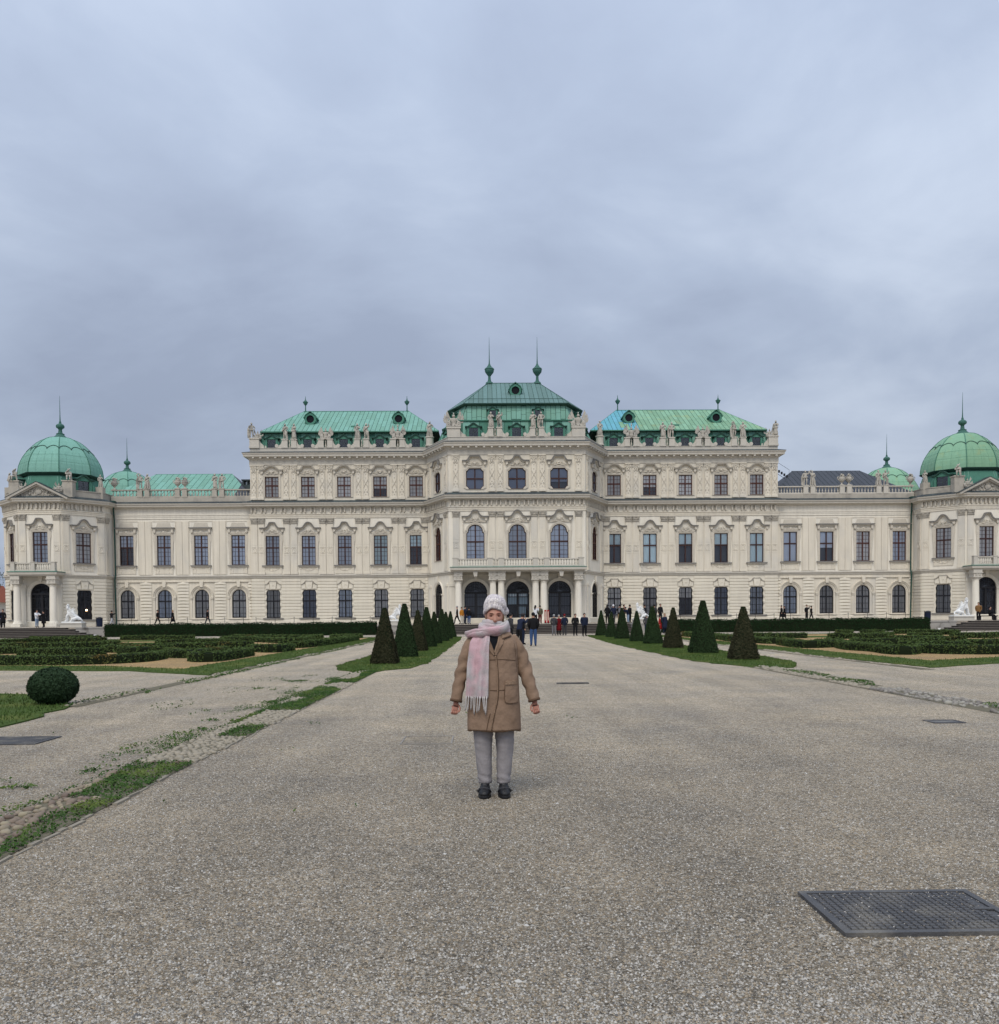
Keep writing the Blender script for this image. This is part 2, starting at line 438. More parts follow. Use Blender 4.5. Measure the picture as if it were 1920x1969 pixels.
# outlines in (x,z) with the origin at the middle of the sill, counter-clockwise
def rect_o(w, h): return [(-w / 2, 0), (w / 2, 0), (w / 2, h), (-w / 2, h)]
def arch_o(w, h, n=14, flat=1.0):
    r = w / 2; zs = h - r * flat
    return [(-r, 0), (r, 0)] + [(r * math.cos(math.pi * i / n), zs + r * flat * math.sin(math.pi * i / n)) for i in range(n + 1)]
def shoulder_o(w, h, n=12):
    r = w / 2 * 0.84; zs = h - r * 0.92; k = w / 2
    return [(-k, 0), (k, 0), (k, zs - 0.22), (k - 0.06, zs - 0.10), (r, zs - 0.06)] + [(r * math.cos(math.pi * i / n), zs + r * 0.92 * math.sin(math.pi * i / n)) for i in range(n + 1)] + \
           [(-r, zs - 0.06), (-k + 0.06, zs - 0.10), (-k, zs - 0.22)]
def notch_o(w, h):
    k = w / 2; c = 0.26; P = []
    def corner(cx, cz, a0):   # concave quarter circle
        return [(cx + c * math.cos(a0 - math.pi / 2 * i / 4), cz + c * math.sin(a0 - math.pi / 2 * i / 4)) for i in range(5)]
    P += [(-k + c + 0.05, 0)] + [(k - c - 0.05, 0)] + [(k - c * 0.9, c * 0.5), (k - c * 0.5, c * 0.95), (k, c + 0.05)]
    P += [(k, h - c - 0.05), (k - c * 0.5, h - c * 0.95), (k - c * 0.9, h - c * 0.5), (k - c - 0.05, h)]
    P += [(-k + c + 0.05, h), (-k + c * 0.9, h - c * 0.5), (-k + c * 0.5, h - c * 0.95), (-k, h - c - 0.05), (-k, c + 0.05), (-k + c * 0.5, c * 0.95), (-k + c * 0.9, c * 0.5)]
    return P
def wavy_o(w, h):
    k = w / 2; P = [(-k, 0), (k, 0)]; n = 8
    for i in range(1, n): P.append((k + 0.035 * (1 if i % 2 else -1), h * i / n))
    P += [(k - 0.12, h - 0.02), (k - 0.25, h), (-k + 0.25, h), (-k + 0.12, h - 0.02)]
    for i in range(n - 1, 0, -1): P.append((-k - 0.035 * (1 if i % 2 else -1), h * i / n))
    return P
def offset_poly(P, d):
    n = len(P); out = []
    for i in range(n):
        a, p, b = P[i - 1], P[i], P[(i + 1) % n]
        def nn(q, r):
            dx, dz = r[0] - q[0], r[1] - q[1]; l = math.hypot(dx, dz) or 1e-9; return (-dz / l, dx / l)
        n1, n2 = nn(a, p), nn(p, b); k = max(1 + n1[0] * n2[0] + n1[1] * n2[1], 0.35)
        out.append((p[0] + d * (n1[0] + n2[0]) / k, p[1] + d * (n1[1] + n2[1]) / k))
    return out
def ring(mb, A, B, y0, y1):
    """flat frame between outline A (outer) and B (inner), front at y0, back at y1"""
    n = len(A); V = [(p[0], y0, p[1]) for p in A] + [(p[0], y0, p[1]) for p in B] + [(p[0], y1, p[1]) for p in A] + [(p[0], y1, p[1]) for p in B]
    F = []
    for i in range(n):
        j = (i + 1) % n
        F += [(i, j, n + j, n + i), (n + i, n + j, 3 * n + j, 3 * n + i), (j, i, 2 * n + i, 2 * n + j)]
    mb.add(V, F)
def span_x(P, z):
    xs = []
    for i in range(len(P)):
        a, b = P[i - 1], P[i]
        if (a[1] - z) * (b[1] - z) < 0: xs.append(a[0] + (b[0] - a[0]) * (z - a[1]) / (b[1] - a[1]))
    return (min(xs), max(xs)) if xs else (0, 0)
def span_z(P, x):
    zs = []
    for i in range(len(P)):
        a, b = P[i - 1], P[i]
        if (a[0] - x) * (b[0] - x) < 0: zs.append(a[1] + (b[1] - a[1]) * (x - a[0]) / (b[0] - a[0]))
    return (min(zs), max(zs)) if zs else (0, 0)
def fill(mb, P, y):
    tris = tessellate_polygon([[Vector((p[0], p[1], 0)) for p in P]])
    F = []
    for a, b, c in tris:
        cr = (P[b][0] - P[a][0]) * (P[c][1] - P[a][1]) - (P[b][1] - P[a][1]) * (P[c][0] - P[a][0])
        F.append((a, b, c) if cr > 0 else (a, c, b))
    mb.add([(p[0], y, p[1]) for p in P], F)
REC = 0.15    # depth of the window plane behind the wall face
def frame_mesh(key, P, tz, tops, bots, cols=2, bars=True, m=None):
    def mk():
        mb = MB(); inn = offset_poly(P, 0.075); ring(mb, P, inn, REC - 0.05, REC + 0.06)
        z0, z1 = 0, max(p[1] for p in P)
        def v(x, w, a, b, d): mb.box(x - w / 2, x + w / 2, REC - d, REC + d, a, b)
        def h(z, w, d):
            a, b = span_x(P, z); mb.box(a, b, REC - d - 0.002, REC + d + 0.002, z - w / 2, z + w / 2)
        a, b = span_z(P, 0.001); v(0, 0.13, a, b, 0.05)
        h(tz, 0.15, 0.055)
        if bars:
            xw = max(p[0] for p in P)
            for k in range(1, 2 * cols):
                x = -xw + 2 * xw * k / (2 * cols)
                if abs(x) > 0.05:
                    a, b = span_z(P, x); v(x, 0.03, a, b, 0.022)
            for k in range(1, bots): h(tz * k / bots, 0.03, 0.02)
            for k in range(1, tops): h(tz + (z1 - tz) * k / tops, 0.03, 0.02)
        return mb.mesh('window', m or brown)
    return cached(key, mk)
def pane_mesh(key, P, y, m):
    def mk():
        mb = MB(); fill(mb, P, y); return mb.mesh('pane', m)
    return cached(key, mk)
def grille_mesh(key, P, n=9, ornate=False):
    def mk():
        mb = MB(); xw = max(p[0] for p in P); zt = max(p[1] for p in P)
        for k in range(1, n + 1):
            x = -xw + 2 * xw * k / (n + 1)
            a, b = span_z(P, x)
            mb.box(x - 0.016, x + 0.016, 0.085, 0.115, a, b)
            for zz in (0.36 * zt, 0.80 * zt):
                if zz < b: mb.ball((x, 0.1, zz), 0.036, 5, 4)
        for z in (0.12, 0.16 * zt, 0.36 * zt, 0.62 * zt, 0.80 * zt):
            a, b = span_x(P, z); mb.box(a, b, 0.09, 0.118, z - 0.02, z + 0.02)
        return mb.mesh('grille', black_iron)
    return cached(key, mk)

def carve(w, h, seed, y=-0.03):
    """low relief: cartouche, mirrored scrolls and leaves inside w x h, origin at the bottom middle"""
    rg = random.Random(seed); mb = MB()
    cz = h * 0.46
    kind = seed % 3
    if kind == 0: mb.ball((0, y, cz), (w * 0.10, 0.09, h * 0.24), 8, 6); ring_pts = [(w * 0.15 * math.cos(a), y - 0.03, cz + h * 0.32 * math.sin(a)) for a in [i * math.pi / 6 for i in range(13)]]; mb.tube(ring_pts, 0.028, 5, ref=(0, 1, 0))
    elif kind == 1:
        for i in range(7):
            a = math.pi * (0.1 + 0.8 * i / 6); mb.tube([(0, y, h * 0.12), (w * 0.10 * math.cos(a), y - 0.05, cz + 0.15 * h * math.sin(a)), (w * 0.19 * math.cos(a), y - 0.03, cz + 0.34 * h * math.sin(a))], [0.03, 0.05, 0.02], 5)
        mb.ball((0, y - 0.02, h * 0.18), (w * 0.09, 0.08, h * 0.12), 8, 5)
    else:
        mb.ball((0, y - 0.03, cz + h * 0.1), (w * 0.075, 0.10, h * 0.16), 8, 6)
        mb.ball((0, y, cz - h * 0.2), (w * 0.13, 0.08, h * 0.17), 8, 6)
    for s in (-1, 1):
        mb.spiral(s * w * 0.27, h * 0.28, h * 0.20, 1.25, 0.045, y - 0.03, s, math.pi / 2 if s > 0 else math.pi / 2)
        mb.spiral(s * w * 0.40, h * 0.20, h * 0.15, 1.1, 0.04, y - 0.02, -s, 0.3)
        mb.spiral(s * w * 0.18, h * 0.62, h * 0.13, 1.0, 0.035, y - 0.03, s, 1.0)
        for i in range(6):
            x = s * w * rg.uniform(0.16, 0.46); z = h * rg.uniform(0.05, 0.55 - 0.5 * abs(x) / w)
            mb.ball((x, y, z), (rg.uniform(0.04, 0.09), 0.05, rg.uniform(0.03, 0.07)), 6, 4)
        mb.tube([(s * w * 0.06, y, h * 0.08), (s * w * 0.22, y - 0.05, h * 0.02), (s * w * 0.36, y - 0.03, h * 0.12), (s * w * 0.47, y, h * 0.05)], [0.03, 0.045, 0.04, 0.02], 5)
    return mb
def carving(w, h, seed): return cached(('carve', w, h, seed), lambda: carve(w, h, seed).mesh('carving', carve_m, True))

def hood_pts(kind, w, h):
    """upper line of a window hood: width w, rise h, from z=0"""
    k = w / 2; P = []
    if kind == 'ogee':       # flat ends, concave sweep, flat raised middle
        side = [(-k, 0), (-k * 0.60, 0), (-k * 0.50, h * 0.06), (-k * 0.38, h * 0.28), (-k * 0.30, h * 0.62), (-k * 0.22, h * 0.95), (-k * 0.10, h)]
    elif kind == 'round':
        side = [(-k, 0), (-k * 0.56, 0), (-k * 0.46, h * 0.10), (-k * 0.36, h * 0.42), (-k * 0.27, h * 0.72), (-k * 0.16, h * 0.93), (-k * 0.05, h)]
    elif kind == 'segment':
        side = [(-k, 0), (-k * 0.72, 0), (-k * 0.60, h * 0.18), (-k * 0.42, h * 0.62), (-k * 0.22, h * 0.92), (-k * 0.05, h)]
    else:                    # 'trapeze'
        side = [(-k, 0), (-k * 0.70, 0), (-k * 0.60, h * 0.12), (-k * 0.42, h * 0.9), (-k * 0.36, h), (-k * 0.05, h)]
    return side + [(-x, z) for x, z in reversed(side)]
def hood_mesh(kind, w, h, dark=True, proj=0.36):
    def mk():
        mb = MB(); P = hood_pts(kind, w, h)
        mb.mi = 0; mb.band(P, 0.13, -proj, 0.0)
        mb.mi = 1; mb.band([(x * 0.965, z - 0.10) for x, z in P], 0.12, -proj + 0.12, 0.0)
        for s in (-1, 1):            # consoles under the flat ends
            x = s * w * 0.40
            mb.box(x - 0.14, x + 0.14, -0.24, 0, -0.42, -0.20); mb.ball((x, -0.17, -0.46), (0.13, 0.12, 0.11), 7, 5); mb.box(x - 0.17, x + 0.17, -0.27, 0, -0.23, -0.17)
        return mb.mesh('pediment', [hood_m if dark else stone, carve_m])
    return cached(('hood', kind, w, h, dark), mk)
def surround_mesh(key, P, wd=0.27, proj=0.09, ears=True):
    def mk():
        mb = MB(); A = offset_poly(P, -wd); B = offset_poly(P, -wd * 0.45)
        zb = min(p[1] for p in P)
        A = [(x, max(z, zb - 0.02)) for x, z in A]; B = [(x, max(z, zb - 0.02)) for x, z in B]; C = [(x, max(z, zb - 0.02)) for x, z in P]
        ring(mb, A, B, -proj, 0.02); ring(mb, B, C, -proj * 0.55, 0.02)
        if ears:
            w = max(p[0] for p in P); z1 = max(p[1] for p in P)
            for s in (-1, 1):
                mb.box(s * (w + wd + 0.06) - 0.075, s * (w + wd + 0.06) + 0.075, -proj * 0.9, 0.01, z1 * 0.80, z1 + 0.12)
                mb.tube([(s * (w + wd + 0.05), -0.05, z1 * 0.80), (s * (w + wd + 0.02), -0.05, z1 * 0.6), (s * (w + wd), -0.04, z1 * 0.18)], [0.07, 0.05, 0.02], 5)
            mb.box(-w - wd - 0.1, w + wd + 0.1, -proj - 0.03, 0.012, z1 + wd - 0.02, z1 + wd + 0.10)
        return mb.mesh('surround', carve_m)
    return cached(('sur', key), mk)
def sill_mesh(w, apron=0.0, kind=0):
    def mk():
        mb = MB(); mb.mi = 0
        mb.box(-w / 2, w / 2, -0.26, 0.02, -0.13, -0.005)
        mb.mi = 1; mb.box(-w / 2 + 0.07, w / 2 - 0.07, -0.19, 0.018, -0.22, -0.13)
        if apron:
            k = w / 2 - 0.16
            mb.box(-k, k, -0.06, 0.016, -apron, -0.22)
            for s in (-1, 1): mb.box(s * k - 0.16 if s > 0 else -k, k if s > 0 else -k + 0.16, -0.12, 0.014, -0.5, -0.225); mb.box(s * k - 0.13 if s > 0 else -k - 0.0, k + 0.0 if s > 0 else -k + 0.13, -0.10, 0.012, -apron + 0.002, -0.52)
            if kind == 0:
                pts = [(x, -0.075, -0.34 - 0.30 * (1 - (x / (k * 0.7)) ** 2)) for x in [k * 0.7 * (i / 5 - 1) for i in range(11)]]
                mb.tube(pts, 0.035, 5, ref=(0, 1, 0))
                for s in (-1, 1): mb.spiral(s * k * 0.45, -0.42, 0.13, 1.1, 0.035, -0.08, s, 1.2)
                mb.ball((0, -0.07, -0.5), (0.10, 0.05, 0.08), 6, 4)
            else:
                for s in (-1, 1): mb.tube([(s * k * 0.78, -0.07, -0.28), (s * k * 0.5, -0.07, -0.45), (s * k * 0.62, -0.07, -apron + 0.06)], 0.03, 5)
                mb.tube([(-k * 0.4, -0.07, -0.28), (0, -0.07, -0.42), (k * 0.4, -0.07, -0.28)], 0.025, 5)
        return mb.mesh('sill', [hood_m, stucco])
    return cached(('sill', w, apron, kind), mk)

def wall(face, z0, z1, holes, m, name='wall', depth=0.42, out=0.0, u0=0.0, u1=None, parent=None):
    """flat wall sheet with openings and their reveals; holes = [(u, z, outline)]"""
    u1 = face.L if u1 is None else u1
    outer = [(u0, z0), (u1, z0), (u1, z1), (u0, z1)]
    polys = [outer] + [[(u + p[0], z + p[1]) for p in P] for u, z, P in holes]
    tris = tessellate_polygon([[Vector((p[0], p[1], 0)) for p in pl] for pl in polys])
    flat = [p for pl in polys for p in pl]; V = [(p[0], -out, p[1]) for p in flat]; F = []
    for a, b, c in tris:
        cr = (flat[b][0] - flat[a][0]) * (flat[c][1] - flat[a][1]) - (flat[b][1] - flat[a][1]) * (flat[c][0] - flat[a][0])
        F.append((a, b, c) if cr > 0 else (a, c, b))
    mb = MB(); mb.add(V, F)
    for u, z, P in holes:
        n = len(P)
        mb.add([(u + p[0], -out, z + p[1]) for p in P] + [(u + p[0], depth, z + p[1]) for p in P],
               [((i + 1) % n, i, i + n, (i + 1) % n + n) for i in range(n)])
    return face.put(name, mb.mesh(name, m), 0, 0, parent or palace)

def window(face, u, z, P, key, tz, tops, bots, bars=True, frame_m=None, blind=None, back=None, grille=0, surround=None, hood=None, sill=None, cseed=0, hz=None, ears=True, cw=1.7, ch=0.62, cols=2):
    fk = ('frame', key, tz, tops, bots, bars, (frame_m or brown).name, cols)
    w = face.put('window', frame_mesh(fk, P, tz, tops, bots, cols, bars, frame_m), u, z, palace)
    link('pane', pane_mesh(('pane', key), P, REC + 0.03, glass), w)
    bl = blind or interior
    zt_ = max(p[1] for p in P); part = WRNG.random()
    if blind and part < 0.16:      # a blind drawn only part of the way, dark room below
        cut = round(zt_ * (0.30 + 0.35 * WRNG.random()), 1); xm = max(p[0] for p in P) + 0.1
        link('blind', cached(('pblind', key, bl.name, cut), lambda: pane_mesh(('pb', key, bl.name, cut), clip_rect(offset_poly(P, -0.04), -xm, xm, cut, zt_ + 0.1), REC + 0.075, bl)), w)
        link('dark_room', pane_mesh(('room', key), offset_poly(P, -0.04), 0.40, interior_w), w)
    else: link('blind' if blind else 'dark_room', pane_mesh(('blind', key, bl.name), offset_poly(P, -0.04), REC + 0.075 if blind else 0.40, bl), w)
    if grille: link('grille', grille_mesh(('gr', key, grille), P, grille), w)
    if surround: link('surround', surround_mesh((key, surround, ears), P, surround, ears=ears), w)
    zt = max(p[1] for p in P)
    if hood:
        kind, hw, hh, dark = hood
        o = link('pediment', hood_mesh(kind, hw, hh, dark), w, (0, 0, hz))
        link('carving', carving(cw, ch, cseed), w, (0, -0.06, zt + 0.28))
    if sill: link('sill', sill_mesh(*sill), w, (0, 0, 0))
    return w

# ------------------------------------------------------------------ palace: walls, windows, orders
FL = Face((-30.9, 0), (-10.3, 0)); FR = Face((10.3, 0), (30.9, 0))
CL = Face((-10.3, 0), (-7.55, -5.9)); CF = Face((-7.55, -5.9), (7.55, -5.9)); CR = Face((7.55, -5.9), (10.3, 0))
OL = Face((-47.1, 0.3), (-30.9, 0.3)); OR_ = Face((30.9, 0.3), (47.1, 0.3))
EL = Face((-30.9, 14), (-30.9, 0)); ER = Face((30.9, 0), (30.9, 14))
wingX = [-28.4 + 4.2025 * k for k in range(5)]
outX = [-45.47 + 4.33 * k for k in range(4)]
TCX = 52.75
def tower_pts(s):
    c = s * TCX
    return [(c - 5.68, 9.0), (c - 5.68, -1.85), (c - 2.33, -5.2), (c + 2.33, -5.2), (c + 5.68, -1.85), (c + 5.68, 9.0)]

P_top = rect_o(1.60, 2.38); P_mid = rect_o(1.62, 3.44); P_gnd = wavy_o(1.60, 3.27); P_out = rect_o(1.62, 3.50)
P_garch = arch_o(1.64, 3.32); P_cmid = shoulder_o(2.0, 3.80); P_ctop = notch_o(1.95, 2.30); P_door = arch_o(2.55, 4.62)
P_cdoor = arch_o(2.3, 4.45)

def lintel():
    mb = MB()
    mb.prism([(-0.30, 0.10), (0.30, 0.10), (0.42, 0.98), (-0.42, 0.98)], -0.15, 0.0)
    mb.mi = 1
    for s in (-1, 1):
        c = [(s * 0.28, 1.10), (s * 0.44, 1.06), (s * 0.58, 0.86), (s * 0.74, 0.72), (s * 0.95, 0.66)]
        if s > 0: mb.band(c, 0.07, -0.17, 0.0)
        else: mb.band(list(reversed(c)), 0.07, -0.17, 0.0)
    mb.mi = 0
    for s in (-1, 1):
        mb.prism([(s * 0.36, 0.10), (s * 0.86, 0.10), (s * 0.92, 0.60), (s * 0.5, 0.72)][::s], -0.085, 0.0)
        mb.spiral(s * 0.98, 0.42, 0.13, 1.1, 0.04, -0.05, s, 1.5)
        mb.box(s * 0.62 - 0.15, s * 0.62 + 0.15, -0.12, 0, 0.13, 0.22)
    mb.mi = 1; mb.box(-0.44, 0.44, -0.19, 0, 0.98, 1.06)
    mb.mi = 0; mb.spiral(0, 0.5, 0.16, 1.0, 0.035, -0.15, 1, 0)
    return mb.mesh('lintel', [course_m, stone])
lintel_me = lintel()

def ped_pilaster():
    mb = MB(); w = 0.36
    mb.box(-w - 0.05, w + 0.05, -0.20, 0, 6.72, 6.95); mb.box(-w - 0.03, w + 0.03, -0.16, 0, 6.95, 7.06)
    mb.box(-w, w, -0.11, 0, 7.06, 12.60)
    mb.box(-w + 0.05, w - 0.05, -0.125, 0, 7.12, 8.85); mb.box(-w + 0.05, w - 0.05, -0.125, 0, 10.15, 12.52)
    pts = [(0.22 * math.cos(a), -0.12, 9.55 + 0.25 * math.sin(a)) for a in [i * math.pi / 8 for i in range(17)]]
    mb.tube(pts, 0.034, 4, ref=(0, 1, 0)); mb.ball((0, -0.11, 9.55), (0.06, 0.04, 0.07), 6, 4)
    for s in (-1, 1):
        mb.tube([(-w + 0.02, -0.115, 9.55 + s * 0.24), (-0.2, -0.12, 9.55 + s * 0.36), (0.2, -0.12, 9.55 + s * 0.36), (w - 0.02, -0.115, 9.55 + s * 0.24)], 0.032, 4, ref=(0, 1, 0))
    mb.box(-w, w, -0.13, 0, 8.92, 8.96)
    return mb.mesh('pilaster', stucco)
pil_me = ped_pilaster()
def capital_me_():
    mb = MB(); w = 0.40
    mb.box(-w, w, -0.15, 0, 0.0, 0.07)
    mb.prism([(-w + 0.04, 0.07), (w - 0.04, 0.07), (w, 0.5), (-w, 0.5)], -0.19, 0)
    mb.box(-w - 0.05, w + 0.05, -0.25, 0, 0.55, 0.66)
    mb.box(-w - 0.02, w + 0.02, -0.2, 0, 0.48, 0.55)
    for s in (-1, 1):
        mb.spiral(s * (w - 0.10), 0.40, 0.15, 1.3, 0.055, -0.24, s, 1.57)
        for i in range(3): mb.ball((s * (0.08 + 0.11 * i), -0.17, 0.20 + 0.05 * (i % 2)), (0.05, 0.05, 0.09), 6, 4)
    mb.tube([(-w + 0.1, -0.18, 0.40), (-0.12, -0.20, 0.30), (0.12, -0.20, 0.30), (w - 0.1, -0.24, 0.40)], 0.055, 5)
    return mb.mesh('capital', stone)
cap_me = capital_me_()
def upper_pilaster():
    mb = MB(); w = 0.32
    mb.mi = 0
    mb.box(-w - 0.06, w + 0.06, -0.18, 0, 15.42, 15.66); mb.box(-w, w, -0.10, 0, 15.66, 19.0)
    mb.mi = 1
    for z in (16.0, 16.55, 17.9, 18.35): mb.ball((0, -0.11, z), (0.07, 0.05, 0.06), 6, 4)
    for s in (-1, 1):
        mb.tube([(s * 0.22, -0.12, 16.75), (s * 0.16, -0.13, 17.0), (-s * 0.16, -0.13, 17.5), (-s * 0.22, -0.12, 17.72)], 0.035, 5)
        mb.tube([(s * w * 0.8, -0.105, 15.8), (s * w * 0.8, -0.105, 18.7)], 0.022, 4)
        mb.spiral(s * 0.17, 18.62, 0.13, 1.1, 0.035, -0.13, s, 1.4)
        mb.spiral(s * 0.18, 16.28, 0.10, 1.0, 0.03, -0.12, s, 1.4)
        mb.spiral(s * 0.17, 19.16, 0.14, 1.2, 0.04, -0.15, -s, 1.4)
        mb.ball((s * 0.12, -0.14, 18.92), (0.08, 0.06, 0.07), 6, 4)
    mb.ball((0, -0.14, 18.75), (0.10, 0.07, 0.13), 6, 5); mb.ball((0, -0.15, 19.2), (0.09, 0.07, 0.09), 6, 5)
    mb.mi = 0
    mb.box(-w - 0.05, w + 0.05, -0.14, 0, 19.0, 19.36); mb.box(-w - 0.10, w + 0.10, -0.22, 0, 19.36, 19.46)
    return mb.mesh('pilaster', [stucco, carve_m], False)
upil_me = upper_pilaster()
def pilaster(face, u, upper=True, lower=True):
    if lower:
        p = face.put('pilaster', pil_me, u, 0, palace); link('capital', cap_me, p, (0, 0, 12.60))
    if upper: face.put('pilaster', upil_me, u, 0, palace)
def bracket_():
    mb = MB()
    for s in (-1, 1):
        x = s * 0.22; mb.box(x - 0.075, x + 0.075, -0.26, 0, 13.92, 14.40); mb.ball((x, -0.15, 13.92), (0.085, 0.12, 0.11), 6, 4); mb.box(x - 0.11, x + 0.11, -0.30, 0, 14.40, 14.47)
    mb.box(-0.18, 0.18, -0.07, 0, 14.05, 14.40)
    return mb.mesh('frieze_bracket', carve_m)
brk_me = bracket_()

def courses(face, u0, u1, z0=1.50, n=13, h=0.365, skip=None):
    """rusticated stone courses between u0 and u1, each its own piece"""
    for k in range(n):
        a, b = z0 + k * h, z0 + (k + 1) * h - 0.035
        x0, x1 = u0, u1
        if b > 6.28: break
        w = x1 - x0
        me = cached(('course', round(w, 2)), lambda: _course(w, h - 0.035))
        face.put('stone_course', me, (x0 + x1) / 2, a, palace)
def _course(w, h):
    mb = MB(); b = 0.02
    mb.add([(-w / 2, 0.0, 0), (w / 2, 0.0, 0), (w / 2, 0.0, h), (-w / 2, 0.0, h), (-w / 2 + 0.0, -0.05, b), (w / 2, -0.05, b), (w / 2, -0.05, h - b), (-w / 2, -0.05, h - b),
            (-w / 2 + b, -0.07, b * 2), (w / 2 - b, -0.07, b * 2), (w / 2 - b, -0.07, h - b * 2), (-w / 2 + b, -0.07, h - b * 2)],
           [(0, 1, 5, 4), (1, 2, 6, 5), (2, 3, 7, 6), (3, 0, 4, 7), (4, 5, 9, 8), (5, 6, 10, 9), (6, 7, 11, 10), (7, 4, 8, 11), (8, 9, 10, 11)])
    return mb.mesh('stone_course', course_m)
def pillow(w, h):
    mb = MB(); n = 8; V = []; F = []
    for i in range(n + 1):
        t = i / n * 2 - 1; d = 0.07 + 0.07 * (1 - t * t); zb = 0.02 + 0.10 * (1 - t * t) * 0.6
        V += [(t * w / 2, 0, 0), (t * w / 2, -0.06, 0.01), (t * w / 2, -d, zb), (t * w / 2, -d * 0.8, h - 0.03), (t * w / 2, 0, h)]
    for i in range(n):
        for j in range(4): a = i * 5 + j; F.append((a, a + 5, a + 6, a + 1))
    mb.add(V, F); mb.f = [tuple(reversed(f)) for f in mb.f]
    mb.f = [tuple(reversed(f)) for f in mb.f]
    return mb.mesh('stone_course', course_m)

def main_wing(face, xs, side):
    us = [x - face.p0[0] for x in xs]
    # three storeys of wall
    wall(face, 0.6, 6.4, [(u, 1.64, P_gnd) for u in us], course_m)
    wall(face, 6.4, 15.3, [(u, 7.79, P_mid) for u in us], stucco2)
    wall(face, 15.3, 21.0, [(u, 15.71, P_top) for u in us], stucco)
    order = us if side < 0 else us
    for i, u in enumerate(us):
        if side < 0:
            bm = [blind_b, blind_b, blind_b, blind_c, blind_w][i] if i > 2 else blind_b
            window(face, u, 7.79, P_mid, 'mid', 2.06, 3, 4, True, brown, bm if i < 3 else blind_c, surround=0.27, hood=(('ogee', 'round')[i % 2], 2.95, 0.66, True), hz=4.38, sill=(2.45, 0.98), cseed=i)
            window(face, u, 15.71, P_top, 'top', 1.36, 2, 3, True, brown_r, blind_w, surround=0.25, hood=(('segment', 'trapeze')[i % 2], 2.75, 0.50, False), hz=3.20, cseed=i + 1, ears=False, ch=0.58)
        else:
            window(face, u, 7.79, P_mid, 'mid', 2.06, 1, 1, False, brown, blind_c, surround=0.27, hood=(('ogee', 'round')[i % 2], 2.95, 0.66, True), hz=4.38, sill=(2.45, 0.98), cseed=i + 2)
            window(face, u, 15.71, P_top, 'top', 1.36, 2, 3, True, brown_r, blind_g if i < 2 else blind_w, surround=0.25, hood=(('segment', 'trapeze')[i % 2], 2.75, 0.50, False), hz=3.20, cseed=i, ears=False, ch=0.58)
        w = window(face, u, 1.64, P_gnd, 'gnd', 1.98, 1, 1, True, black_iron, [blind_g, blind_w, blind_d, blind_g, blind_b][(i * 2 + (side > 0)) % 5], grille=10)
        link('lintel', lintel_me, w, (0, 0, 3.27))
        link('sill', sill_mesh(2.35), w)
        edge = 0.98
        nxt = us[i + 1] if i < 4 else None
        if nxt: courses(face, u + edge, nxt - edge)
    courses(face, 0.0, us[0] - 0.98); courses(face, us[-1] + 0.98, face.L)
    for u in us:      # short margin blocks beside each ground-floor window
        for s in (-1, 1):
            for k in range(0, 9, 2):
                face.put('stone_course', cached(('course', 0.15), lambda: _course(0.15, 0.33)), u + s * 0.90, 1.50 + k * 0.365, palace)
    for i in range(4):
        m = (us[i] + us[i + 1]) / 2
        for s in (-1, 1): pilaster(face, m + s * 0.435)
    e0 = us[0] - 1.55; e1 = us[-1] + 1.55
    if side < 0: pilaster(face, 0.42); pilaster(face, 0.42 + 0.80, lower=True); pilaster(face, face.L - 0.35, upper=False)
    else: pilaster(face, face.L - 0.42); pilaster(face, face.L - 1.22); pilaster(face, 0.35, upper=False)
    u = 0.35
    while u < face.L - 0.2:
        face.put('frieze_bracket', brk_me, u, 0, palace); u += 1.0506 * 1.1
main_wing(FL, wingX, -1)
main_wing(FR, [-x for x in reversed(wingX)], 1)
for f in (EL, ER):
    wall(f, 0.6, 21.0, [], stucco2)
    for u in (1.0, 2.0) if f is ER else (f.L - 1.0, f.L - 2.0): pilaster(f, u, lower=False)

# outer wings: arched ground floor, flat hooded windows
def archivolt():
    mb = MB()
    def arc(r, n=16): return [(r * math.cos(math.pi * (1 - i / n)), 2.50 + r * math.sin(math.pi * (1 - i / n))) for i in range(n + 1)]
    mb.band(arc(1.36), 0.09, -0.20, 0); mb.band(arc(1.24), 0.10, -0.13, 0); mb.band(arc(1.02), 0.12, -0.09, 0)
    for s in (-1, 1):
        mb.box(s * 1.20 - 0.18, s * 1.20 + 0.18, -0.22, 0, 2.36, 2.50); mb.box(s * 1.20 - 0.14, s * 1.20 + 0.14, -0.17, 0, 2.20, 2.36)
        mb.box(s * 1.20 - 0.10, s * 1.20 + 0.10, -0.10, 0, -0.2, 2.20)
        mb.box(s * 0.95 - 0.10, s * 0.95 + 0.10, -0.06, 0, -0.2, 2.45)
    mb.prism([(-0.16, 3.62), (0.16, 3.62), (0.22, 4.30), (-0.22, 4.30)], -0.26, 0)
    mb.box(-2.0, -0.24, -0.14, 0, 4.22, 4.32); mb.box(0.24, 2.0, -0.14, 0, 4.22, 4.32)
    for s in (-1, 1): mb.spiral(s * 0.26, 3.52, 0.12, 1.1, 0.035, -0.12, s, 1.2); mb.ball((s * 0.12, -0.1, 3.44), (0.08, 0.05, 0.05), 6, 4)
    mb.box(-1.15, 1.15, -0.22, 0, -0.16, -0.02); mb.box(-1.0, 1.0, -0.10, 0, -0.62, -0.16)
    return mb.mesh('archivolt', [stucco])
arch_me = archivolt()
